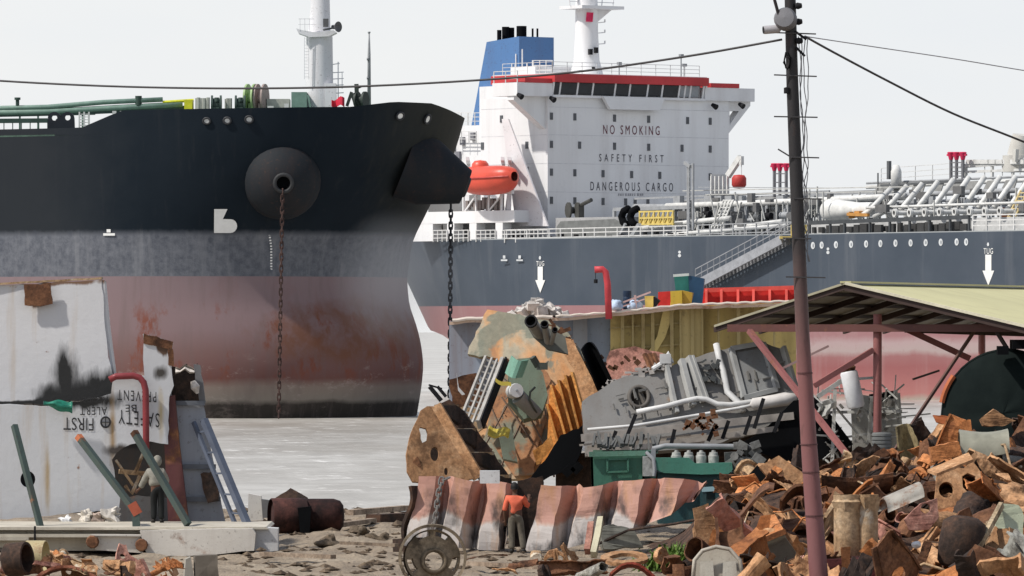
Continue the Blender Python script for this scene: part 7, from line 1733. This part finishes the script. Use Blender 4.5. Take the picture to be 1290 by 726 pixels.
def person(label, loc, T, shirt, trousers, hair=True, hood=None, bulk=1.):
    """T: joint name -> offset in metres (x across, y depth, z up) from the spot between the feet"""
    root = thing('person', label, 'person', loc); L = lambda k: V(loc)+V(T[k])
    J = {k: (L(k), r) for k, r in (('pelvis', (.15, .11)), ('belly', (.145, .105)), ('chest', (.165, .115)), ('neck0', .065), ('neck1', .055), ('head0', (.075, .09)), ('head1', (.08, .10)), ('head2', .05),
        ('shL', .07), ('elL', .048), ('wrL', .036), ('haL', (.04, .022)), ('shR', .07), ('elR', .048), ('wrR', .036), ('haR', (.04, .022)), ('hipL', .095), ('knL', .065), ('anL', .045), ('toL', (.04, .03)), ('hipR', .095), ('knR', .065), ('anR', .045), ('toR', (.04, .03)))}
    E = [('pelvis', 'belly'), ('belly', 'chest'), ('chest', 'neck0'), ('neck0', 'neck1'), ('neck1', 'head0'), ('head0', 'head1'), ('head1', 'head2')]
    for s_ in 'LR': E += [('chest', 'sh'+s_), ('sh'+s_, 'el'+s_), ('el'+s_, 'wr'+s_), ('wr'+s_, 'ha'+s_), ('pelvis', 'hip'+s_), ('hip'+s_, 'kn'+s_), ('kn'+s_, 'an'+s_), ('an'+s_, 'to'+s_)]
    # fingers: five short chains per hand, rooted in the palm
    for s_ in 'LR':
        wr, ha = L('wr'+s_), L('ha'+s_); d = (ha-wr).normalized(); sd = d.cross(V((0, 1, 0)))
        if sd.length < .2: sd = d.cross(V((1, 0, 0)))
        sd.normalize(); cu = sd.cross(d)
        for i, (o_, l) in enumerate(((-.03, .07), (-.01, .08), (.01, .078), (.03, .06))):
            J['f%d%s' % (i, s_)] = (ha+sd*o_+d*.035, .0095); J['g%d%s' % (i, s_)] = (ha+sd*o_*1.1+d*(.035+l*.55)+cu*.012, .009); J['h%d%s' % (i, s_)] = (ha+sd*o_*1.1+d*(.03+l*.85)+cu*.035, .0075)
            E += [('ha'+s_, 'f%d%s' % (i, s_)), ('f%d%s' % (i, s_), 'g%d%s' % (i, s_)), ('g%d%s' % (i, s_), 'h%d%s' % (i, s_))]
        J['t0'+s_] = (wr.lerp(ha, .5)-sd*.045+d*.01, .011); J['t1'+s_] = (wr.lerp(ha, .5)-sd*.06+d*.05+cu*.01, .009); E += [('ha'+s_, 't0'+s_), ('t0'+s_, 't1'+s_)]
    body = skin_obj('body', J, E, SKIN, root)
    c = {k: (L(k), r) for k, r in (('pelvis', (.185, .14)), ('belly', (.17, .125)), ('chest', (.19, .135)), ('neck0', .085), ('shL', .092), ('elL', .066), ('shR', .092), ('elR', .066))}
    for s_ in 'LR': c['cu'+s_] = (L('el'+s_).lerp(L('wr'+s_), .12 if not hood else .85), .062)
    c = {k: (p_, tuple(x*bulk for x in r) if isinstance(r, tuple) else r*bulk) for k, (p_, r) in c.items()}
    skin_obj('shirt', c, [('pelvis', 'belly'), ('belly', 'chest'), ('chest', 'neck0')]+[q for s_ in 'LR' for q in (('chest', 'sh'+s_), ('sh'+s_, 'el'+s_), ('el'+s_, 'cu'+s_))], shirt, root)
    t = {k: (L(k), r) for k, r in (('pelvis', (.165, .125)), ('hipL', .118), ('knL', .088), ('anL', .078), ('hipR', .118), ('knR', .088), ('anR', .078))}
    t['belly'] = (L('pelvis').lerp(L('belly'), .3), (.155, .115))
    skin_obj('trousers', t, [('pelvis', 'belly')]+[q for s_ in 'LR' for q in (('pelvis', 'hip'+s_), ('hip'+s_, 'kn'+s_), ('kn'+s_, 'an'+s_))], trousers, root)
    hd = L('head1'); fwd = V(T['face']).normalized(); up = (L('head2')-L('head0')).normalized(); rt = fwd.cross(up).normalized()
    fw = up.cross(rt)
    hc = (hd+L('head0'))/2
    def hairf(a, b):
        th = PI*b*.62; ph = 2*PI*a; d = up*math.cos(th)*1.12+(rt*math.cos(ph)*.86+fw*math.sin(ph))*math.sin(th)
        k = .118 if math.sin(ph) < .35 else .108
        return hc+up*.035-fw*.018+d*k
    if hood is None: part('hair', MB().sheet(18, 8, hairf, .008), HAIR, root, smooth=True)
    else: part('hood', MB().sheet(18, 9, lambda a, b: hairf(a, b*1.3)+ (hairf(a, b*1.3)-hc)*.14, .01), hood, root, smooth=True)
    # face: nose, ears, eyes
    mb = MB().lathe([(0, .03), (.012, .015), (.016, -.012), (0, -.015)], axes(hc+fw*.095, rt, fw, up), 8)
    for s_ in (-1, 1): mb.lathe([(0, -.01), (.02, -.008), (.024, .0), (.015, .006), (0, .004)], axes(hc+rt*(.082*s_)-fw*.01, fw, up, rt*s_), 10)
    part('nose_and_ears', mb, SKIN, body, smooth=True)
    mb = MB()
    for s_ in (-1, 1): mb.lathe([(0, .008), (.008, .005), (.011, 0)], axes(hc+rt*(.032*s_)+up*.02+fw*.088, rt, up, fw), 8)
    part('eyes', mb, HAIR, body)
    for s_ in 'LR': a = L('an'+s_); b = L('to'+s_); part('shoe', MB().tube([a+V((0, 0, -.02))-(b-a).normalized()*.05, a.lerp(b, .4)+V((0, 0, -.02)), b+V((0, 0, .0))], [.05, .055, .04], 10), plain('shoe_dark', (.02, .018, .016), .7), root, smooth=True)
    return root
YM = 177.2
pm = P(649.5, 697, YM); pm.z = 0.0
person('man in an orange T-shirt and grey trousers facing the corrugated bulkhead', pm, dict(pelvis=(0, 0, .93), belly=(-.01, .01, 1.10), chest=(-.02, 0, 1.30), neck0=(-.02, .0, 1.43), neck1=(-.02, .01, 1.49), head0=(-.025, .02, 1.56), head1=(-.03, .02, 1.65), head2=(-.03, .02, 1.72),
    shL=(-.20, 0, 1.37), elL=(-.27, -.03, 1.09), wrL=(-.26, .06, .84), haL=(-.255, .08, .76), shR=(.165, 0, 1.37), elR=(.29, .10, 1.20), wrR=(.33, .22, 1.30), haR=(.33, .24, 1.38), hipL=(-.09, 0, .88), knL=(-.10, .03, .48), anL=(-.09, -.02, .09), toL=(-.12, .12, .04), hipR=(.09, 0, .88), knR=(.15, .02, .48), anR=(.20, -.04, .09), toR=(.24, .10, .04), face=(-.15, 1, -.1)),
    plain('shirt_orange', (.62, .13, .07), .8, var=.25, scale=6, bump=.3), plain('trousers_grey', (.12, .105, .082), .85, var=.35, scale=6, bump=.3))
YK = 182.4
pk_ = P(198, 663, YK); gk = .12
pk_.z = .60
WC = plain('cloth_white', (.21, .20, .17), .85, var=.3, scale=7, bump=.4)
person('worker in a white hooded shirt and black trousers reaching into the upturned white piece', pk_, dict(pelvis=(.0, 0, .92), belly=(-.02, .05, 1.08), chest=(-.05, .10, 1.27), neck0=(-.04, .13, 1.40), neck1=(-.03, .15, 1.45), head0=(-.02, .17, 1.51), head1=(-.01, .18, 1.60), head2=(-.01, .18, 1.67),
    shL=(-.22, .12, 1.30), elL=(-.36, .20, 1.06), wrL=(-.46, .26, .88), haL=(-.52, .28, .83), shR=(.13, .10, 1.32), elR=(.24, .18, 1.08), wrR=(.12, .30, .98), haR=(.05, .33, .98), hipL=(-.08, 0, .87), knL=(-.09, .05, .47), anL=(-.09, .0, .09), toL=(-.13, .14, .04), hipR=(.09, 0, .87), knR=(.10, .04, .47), anR=(.11, -.0, .09), toR=(.13, .14, .04), face=(-.5, 1, -.4)),
    WC, plain('trousers_black', (.010, .011, .011), .85), hood=WC, bulk=1.28)
# ---- drifting cutting smoke at the foot of the black bow ----
mb = MB(); c0 = P(497, 352, 450.); mb.sheet(16, 10, lambda a, b: c0+V((4.2*math.sin(PI*b)*math.cos(-2*PI*a), 3.4*math.sin(PI*b)*math.sin(-2*PI*a), 4.6*math.cos(PI*b))))
gm = bpy.data.materials.new('smoke'); gm.use_nodes = True; nt_ = gm.node_tree; nt_.nodes.clear()
ou = nt_.nodes.new('ShaderNodeOutputMaterial'); pv = nt_.nodes.new('ShaderNodeVolumePrincipled'); tc_ = nt_.nodes.new('ShaderNodeTexCoord')
pv.inputs['Color'].default_value = (.62, .64, .68, 1); pv.inputs['Anisotropy'].default_value = .1
nz_ = nt_.nodes.new('ShaderNodeTexNoise'); nz_.inputs['Scale'].default_value = .28; nz_.inputs['Detail'].default_value = 3
mp_ = nt_.nodes.new('ShaderNodeMapping'); mp_.inputs['Scale'].default_value = (1/4.2, 1/3.4, 1/4.6)
ln = nt_.nodes.new('ShaderNodeVectorMath'); ln.operation = 'LENGTH'
fa = nt_.nodes.new('ShaderNodeMapRange'); fa.inputs[1].default_value = 1.; fa.inputs[2].default_value = .1; fa.inputs[3].default_value = 0.; fa.inputs[4].default_value = 1.
ns_ = nt_.nodes.new('ShaderNodeMapRange'); ns_.inputs[1].default_value = .35; ns_.inputs[2].default_value = .7; ns_.inputs[3].default_value = .1; ns_.inputs[4].default_value = .17
mu = nt_.nodes.new('ShaderNodeMath'); mu.operation = 'MULTIPLY'
for a_, b_ in ((tc_.outputs['Object'], nz_.inputs['Vector']), (tc_.outputs['Object'], mp_.inputs['Vector']), (mp_.outputs[0], ln.inputs[0]), (ln.outputs['Value'], fa.inputs[0]), (nz_.outputs['Fac'], ns_.inputs[0]), (fa.outputs[0], mu.inputs[0]), (ns_.outputs[0], mu.inputs[1]), (mu.outputs[0], pv.inputs['Density']), (pv.outputs[0], ou.inputs['Volume'])): nt_.links.new(a_, b_)
solo('smoke', mb, gm, 'thin grey cutting smoke drifting at the foot of the black bow', 'smoke', kind='stuff', loc=c0)
# ================= open shed with sheet roof, utility pole, cables =================
A = P(1065, 358, 190); RV = P(1400, 366, 219)-A
E1 = P(900, 412, 193.6); N1 = P(1345, 425, 185.5)
shed = thing('open_shed', 'open sided shed with a pale yellow sheet roof on red oxide posts', 'shed', P(1105, 676, 190))
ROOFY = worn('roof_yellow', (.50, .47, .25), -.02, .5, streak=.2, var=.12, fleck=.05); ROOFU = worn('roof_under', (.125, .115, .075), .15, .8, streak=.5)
def rsheet(e, n, mt_t, nm, th=.03):
    nn = (e-A).cross(RV).normalized()
    if nn.z < 0: nn = -nn
    mb = MB().sheet(120, 2, lambda a, b: A.lerp(e, b)+RV*a+nn*(.022*math.sin(a*2*PI*60)), 0)
    mb2 = MB(); mb2.v = mb.v; mb2.f = mb.f; mb2.m = mb.m
    return part(nm, mb2, mt_t, shed)
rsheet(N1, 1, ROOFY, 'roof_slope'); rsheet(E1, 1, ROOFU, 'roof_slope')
mb = MB().bar(A+V((0, -.05, .05)), A+RV+V((0, 0, .05)), .3, .05); part('ridge_cap', mb, ROOFY, shed)
SB = plain('shed_steel_dark', (.045, .028, .024), .6); SR = worn('shed_red', (.27, .10, .095), .2, 1.2, streak=.3)
mb = MB().bar(A+V((0, .05, -.08)), E1+V((0, .05, -.08)), .06, .14); mb.bar(A+V((0, .05, -.10)), N1+V((0, .05, -.10)), .06, .14); part('gable_rafter', mb, SB, shed)
part('gable_trim', MB().bar(A+V((0, -.05, .02)), N1+V((0, -.05, .02)), .05, .07), plain('trim_pale', (.50, .47, .36), .6), shed); part('gable_trim', MB().bar(A+V((0, -.05, .02)), E1+V((0, -.05, .02)), .04, .06), plain('trim_dim', (.30, .28, .20), .6), shed)
TB = P(918, 413.5, 193); TE = P(1350, 413.5, 186.5)
part('tie_beam', MB().bar(TB, TE, .14, .2), worn('beam_red', (.10, .035, .03), .2, 1.2), shed); part('tie_beam', MB().bar(TB+V((5, 4, 0)), P(1400, 422, 200), .12, .25), SB, shed)
for k in range(1, 7):
    o = RV*(k/7.); part('rafter', MB().bar(A+o-V((0, 0, .12)), E1+o-V((0, 0, .12)), .08, .16), SB, shed); part('rafter', MB().bar(A+o-V((0, 0, .12)), N1+o-V((0, 0, .12)), .08, .16), SB, shed)
for t in (.2, .45, .7, .95): part('purlin', MB().bar(A.lerp(E1, t)-V((0, 0, .05)), A.lerp(E1, t)+RV-V((0, 0, .05)), .06, .08), SB, shed)
pb = P(1105, 676, 190.3); part('post', MB().tube([pb, P(1105.5, 396, 190.3)], .115, 12), SR, shed, smooth=40)
part('post', MB().tube([P(1105, 676, 190.3)+RV*.9, P(1105.5, 400, 190.3)+RV*.9], .11, 10), SR, shed, smooth=40); 
q = P(918, 414, 193); part('post', MB().tube([V((q.x+RV.x*.9, q.y+RV.y*.9, 0)), q+RV*.9], .11, 10), SR, shed, smooth=40)
q = P(1345, 420, 186); part('post', MB().tube([V((q.x, q.y, 0)), q], .11, 10), SR, shed, smooth=40)
part('brace', MB().bar(P(944, 417, 191.8), P(1079, 588, 187.5), .13, .13), SR, shed); part('brace', MB().bar(P(1100, 441, 190.2), P(1026, 486, 189.8), .14, .14), SR, shed)
part('brace', MB().bar(P(1140, 414, 190), P(1222, 452, 190), .12, .16), worn('beam_red', (.20, .06, .05), .2, 1.2), shed); part('brace', MB().bar(P(1227, 418, 189), P(1128, 566, 187.4), .075, .075), plain('bar_brown', (.10, .055, .045), .6), shed)
part('brace', MB().bar(P(1253, 414, 188), P(1300, 490, 187.5), .09, .09), SB, shed); part('brace', MB().bar(P(1150, 478, 189), P(1183, 467, 189.5), .05), SB, shed)
part('brace', MB().bar(P(986, 464, 191), P(1044, 436, 191), .06), plain('bar_pinkgrey', (.30, .20, .19), .6), shed)
# dark dished disc under the shed
YD_ = 187.
dd = thing('dished_end', 'huge dark dished tank end standing on edge under the shed roof', 'tank end', P(1265, 600, YD_))
g = G('disc_greenblack'); DM = g.done(g.mix(g.ramp(g.noise(1.2, 5, .6), [(.35, 0.), (.65, 1.)]), (.0045, .008, .008), (.009, .014, .013)), .85, 0., .08)
X = aim(P(1266, 522, YD_), (-.25, -1, .10))
mb = MB()
n = 40; prof = [(0, .22), (.5, .20), (1.0, .13), (1.45, .03), (1.66, -.08), (1.69, -.2), (1.69, -.5)]
vs = []
for r, z in prof:
    for j in range(n): an = 2*PI*j/n; vs.append(X @ V((r*math.cos(an), r*math.sin(an), z*(1+.10*abs(math.sin(an*3))))))
mb.add(vs, [(i*n+j, i*n+(j+1) % n, (i+1)*n+(j+1) % n, (i+1)*n+j) for i in range(len(prof)-1) for j in range(n)])
part('dish', mb, DM, dd, smooth=30)
mb = MB().tube([X @ V((1.7*math.cos(2*PI*j/40), 1.7*math.sin(2*PI*j/40), -.2)) for j in range(40)], .05, 6, closed=True); part('rim', mb, DM, dd, smooth=True)
mb = MB().tube([X @ V((1.72*math.cos(a), 1.72*math.sin(a), -.05)) for a in [PI*.80+i*.09 for i in range(6)]], .08, 6); part('flange_piece', mb, plain('flange_orange', (.46, .13, .05), .7), dd)
mb = MB().span(P(1257, 447, YD_-.5), P(1269, 436, YD_)); mb.span(P(1276, 440, YD_-.2), P(1300, 428, YD_+1)); part('lifting_lug', mb, BLACK, dd)
# machinery frame behind the post
mf_ = thing('machinery_frame', 'tangled pale machinery frame with a white cylinder, in the shed behind the post', 'machinery', P(1085, 600, 191))
MG = plain('machine_grey', (.36, .36, .34), .6, var=.35, scale=4)
rn = random.Random(23); mb = MB()
for a, b, w_ in (((1035, 492), (1130, 505), .06), ((1030, 520), (1136, 518), .08), ((1040, 555), (1135, 540), .06), ((1052, 490), (1048, 590), .09), ((1098, 500), (1092, 590), .08), ((1128, 492), (1137, 560), .08), ((1030, 500), (1075, 470), .12), ((1072, 478), (1100, 476), .07), ((1052, 512), (1092, 560), .05), ((1088, 515), (1125, 575), .06), ((1060, 590), (1035, 512), .06), ((1110, 512), (1120, 560), .1)): mb.bar(P(*a, 191+rn.random()), P(*b, 191+rn.random()), w_)
for i in range(34):
    a = (rn.uniform(1028, 1132), rn.uniform(488, 592)); an = rn.choice((1.5, 0., .1, .7, 2.4, rn.uniform(0, 3.1))); l = rn.uniform(14, 44); mb.bar(P(*a, 190.7+rn.random()), P(a[0]+l*math.cos(an), a[1]-l*math.sin(an), 190.7+rn.random()), rn.uniform(.02, .05))
part_each('strut', mb, MG, mf_)
mb = MB().slab([[P(1072, 503, 192.5), P(1134, 495, 192.5), P(1138, 560, 192.5), P(1128, 588, 192.5), P(1075, 590, 192.5)]], V((0, .2, 0))); part('casing', mb, worn('casing_pale', (.38, .39, .37), .2, 1.4), mf_)
part('dark_gap', MB().slab([[P(1095, 497, 192.2), P(1128, 492, 192.2), P(1128, 504, 192.2), P(1095, 509, 192.2)]], V((0, .1, 0))), BLACK, mf_)
cy = part('cylinder', MB().lathe([(0, .02), (.2, 0), (.235, .06), (.235, .95), (.2, 1.0), (0, 1.02)], aim(P(1079, 514, 190.6), (-.22, 0, 1)), 18), plain('cylinder_white', (.62, .63, .64), .4), mf_, smooth=40)
part('cylinder_head', MB().lathe([(0, 1.0), (.18, 1.0), (.22, 1.08), (.14, 1.18), (0, 1.2)], aim(P(1079, 514, 190.6), (-.22, 0, 1)), 10), RS['brown'], cy)
mb = MB()
for i in range(70): u = rn.uniform(1030, 1130); v = rn.uniform(505, 592); r = rn.uniform(.02, .09); mb.box(P(u, v, 191+rn.uniform(-.4, .8)), (r*rn.uniform(.6, 3), r*2, r*1.3), M.Rotation(rn.uniform(-1.5, 1.5), 3, 'Y'))
part_each('fitting', mb, plain('fitting_mix', (.20, .19, .17), .6, var=.6, scale=3), mf_)
mb = MB().sheet(8, 4, lambda a, b: P(1030+18*a+4*math.sin(b*5), 508+20*b-6*a, 190.6+.3*math.sin(a*6)), .05); part('loose_cover', mb, MG, mf_)
# ribbed grey barrel below the post
mb = MB(); pr = []
for i in range(9): z = i*.1; pr += [(.27, z), (.27, z+.06), (.245, z+.07), (.245, z+.09)]
mb.lathe([(0, 0)]+pr+[(0, .9)], axes(P(1111, 588, 186.5), (1, 0, 0), (0, 1, 0), (0, 0, 1)), 18); solo('ribbed_drum', mb, plain('drum_grey', (.15, .155, .15), .6, var=.3), 'ribbed grey drum standing at the foot of the shed post', 'drum', smooth=30)
mb = MB().sheet(6, 5, lambda a, b: P(1130+24*a+5*b, 538+48*b-4*math.sin(a*3), 186.8+.5*math.sin(a*3)), .05); solo('bent_plate', mb, rusty('plate_olive', (.10, .08, .045), (.19, .15, .08), (.28, .23, .13)), 'olive curved plate leaning next to the ribbed grey drum', 'plate')
# ---- utility pole ----
YP = 150.
pole = thing('utility_pole', 'tall leaning steel utility pole, red oxide below and near black above', 'utility pole', P(1032, 748, YP))
g = G('pole_paint'); X_, Y_, Z_ = g.sep(); n1 = g.noise(1.5, 7, .65, w=1.); n2 = g.noise(6, 5, .6, w=2., vec=g.scale(g.co, (1, 1, .3)))
zz = g.math('ADD', Z_, g.math('MULTIPLY_ADD', n1, 1.6, -.8))
c = g.ramp(g.math('DIVIDE', zz, 12.), [(0., (.20, .085, .085)), (.36, (.19, .078, .076)), (.46, (.12, .06, .056)), (.56, (.06, .04, .038)), (.64, (.022, .020, .021)), (1., (.018, .017, .019))])
c = g.mix(g.ramp(n2, [(.58, 0.), (.7, .6)]), c, (.05, .03, .025)); g.bump(n2, .3, .03)
PM = g.done(c, .6)
def pl(v): return interp([(-80, 992), (0, 995.5), (100, 998), (300, 1006), (420, 1011), (560, 1019), (680, 1028), (760, 1034)], v)
rr_ = [(-80, .112), (0, .118), (200, .135), (420, .145), (560, .17), (700, .195), (760, .2)]
part('shaft', MB().tube([P(pl(v), v, YP) for v in range(752, -90, -28)], [interp(rr_, v) for v in range(752, -90, -28)], 16), PM, pole, smooth=40)
for v in (470, 560, 595, 650): part('clamp_band', MB().tube([P(pl(v), v+.8, YP), P(pl(v), v-.8, YP)], [interp(rr_, v)+.015]*2, 16), plain('band_dark', (.10, .045, .045), .6), pole)
for (v, a, b) in ((42, 968, 1028), (95.5, 975, 1029), (147, 975, 1030), (198, 996, 1032), (250, 1000, 1036), (300, 986, 1022), (349, 990, 1040)): part('step_rung', MB().bar(P(a, v-(1 if v < 120 else 0), YP-.13), P(b, v+1, YP-.13), .028), plain('rung_dark', (.05, .048, .05), .5), pole)
part('step_rung', MB().bar(P(980, 188, YP-.13), P(998, 199, YP-.13), .03), plain('rung_dark', (.05, .048, .05), .5), pole)
# floodlight and round fitting
fl = part('floodlight', MB().lathe([(0, 0), (.085, 0), (.09, .03), (.09, .32), (.05, .36), (.0, .36)], aim(P(962, 38, YP-.2), (1, .2, .08)), 14), plain('lamp_grey', (.36, .35, .36), .4), pole, smooth=40)
part('lamp_glass', MB().lathe([(0, -.01), (.08, -.01)], aim(P(962, 38, YP-.2), (1, .2, .08)), 12), DARK, fl)
part('lamp_arm', MB().bar(P(980, 37, YP-.15), P(1000, 32, YP-.1), .06), DARK, pole)
part('round_housing', MB().lathe([(0, 0), (.2, .02), (.24, .1), (.24, .25), (0, .3)], aim(P(988, 22, YP-.35), (.2, 1, -.2)), 18), plain('housing_grey', (.15, .15, .16), .5), pole, smooth=40)
part('side_strut', MB().bar(P(973, -10, YP-.3), P(985, 34, YP-.25), .055), plain('strut_black', (.03, .025, .027), .5), pole)
part('side_bracket', MB().bar(P(1002, 40, YP-.1), P(1016, 50, YP-.1), .05), DARK, pole); part('side_bracket', MB().bar(P(1003, 60, YP-.1), P(1014, 71, YP-.1), .05), DARK, pole)
mb = MB()
for v in (8, 28, 52): mb.lathe([(0, 0), (.06, .01), (.075, .06), (.05, .14), (0, .15)], aim(P(pl(v)+6, v, YP-.1), (1, -.2, .1)), 10)
part('insulator', mb, DARK, pole, smooth=40)
mb = MB().tube([P(990, 66, YP-.16), P(988, 76, YP-.16), P(990, 86, YP-.16), P(994, 86, YP-.16), P(996, 74, YP-.16), P(993, 67, YP-.16)], .018, 6, closed=True); mb.tube([P(991, 68, YP-.18), P(987, 79, YP-.18), P(992, 88, YP-.18), P(996, 78, YP-.18)], .016, 6, closed=True); part('cable_coil', mb, BLACK, pole, smooth=True)
mb = MB().lathe([(0, 0), (.06, 0), (.06, .12), (0, .14)], aim(P(991, 118, YP-.1), (0, 0, 1)), 10); mb.bar(P(992, 115, YP-.1), P(998, 112, YP-.1), .04); part('small_lamp', mb, DARK, pole)
rn = random.Random(41)
for k, (ua, ub) in enumerate(((1009, 1012), (1013, 1016), (1018, 1014), (1006, 1019))):
    pts = [P(lerp(ua, ub, t)+(2.0*math.sin(t*19+k*2)+1.2*math.sin(t*43+k)) * (.4+t), lerp(46, 330, t), YP-.05) for t in [i/36 for i in range(37)]]
    part('hanging_wire', MB().tube(pts, .011, 5), plain('wire_grey', (.16, .16, .17), .5), pole, smooth=True)
# overhead cables
CB = plain('cable_dark', (.05, .048, .05), .5); CB2 = plain('cable_faint', (.34, .34, .36), .5)
def cable(pts, r, mat, lab):
    out = []
    for i in range(len(pts)-1):
        for j in range(6): 
            t = j/6; p0 = pts[max(0, i-1)]; p1 = pts[i]; p2_ = pts[i+1]; p3 = pts[min(len(pts)-1, i+2)]
            out.append(tuple(.5*((2*b)+(-a+c)*t+(2*a-5*b+4*c-d)*t*t+(-a+3*b-3*c+d)*t**3) for a, b, c, d in zip(p0, p1, p2_, p3)))
    out.append(pts[-1]); o = solo('overhead_cable', MB().tube([P(*q) for q in out], r, 6), mat, lab, 'cable', smooth=True, loc=P(*pts[-1])); return o
cable([(-300, 72, 168), (-100, 93, 164), (0, 102, 162), (160, 109.5, 160), (330, 111.5, 157), (500, 107, 155), (700, 93.5, 153), (860, 72, 151), (985, 50, 150)], .026, CB, 'dark overhead cable sagging from the pole across the bow of the black ship')
cable([(1014, 46, 150), (1050, 66, 151), (1120, 103, 152.5), (1200, 143, 154), (1290, 179, 156), (1400, 226, 158)], .024, CB, 'dark overhead cable running steeply down from the pole above the shed')
cable([(1014, 46, 150), (1100, 59, 152), (1200, 74, 154), (1290, 89, 156), (1420, 110, 160)], .012, CB2, 'faint thin overhead wire running from the pole above the steeper cable')
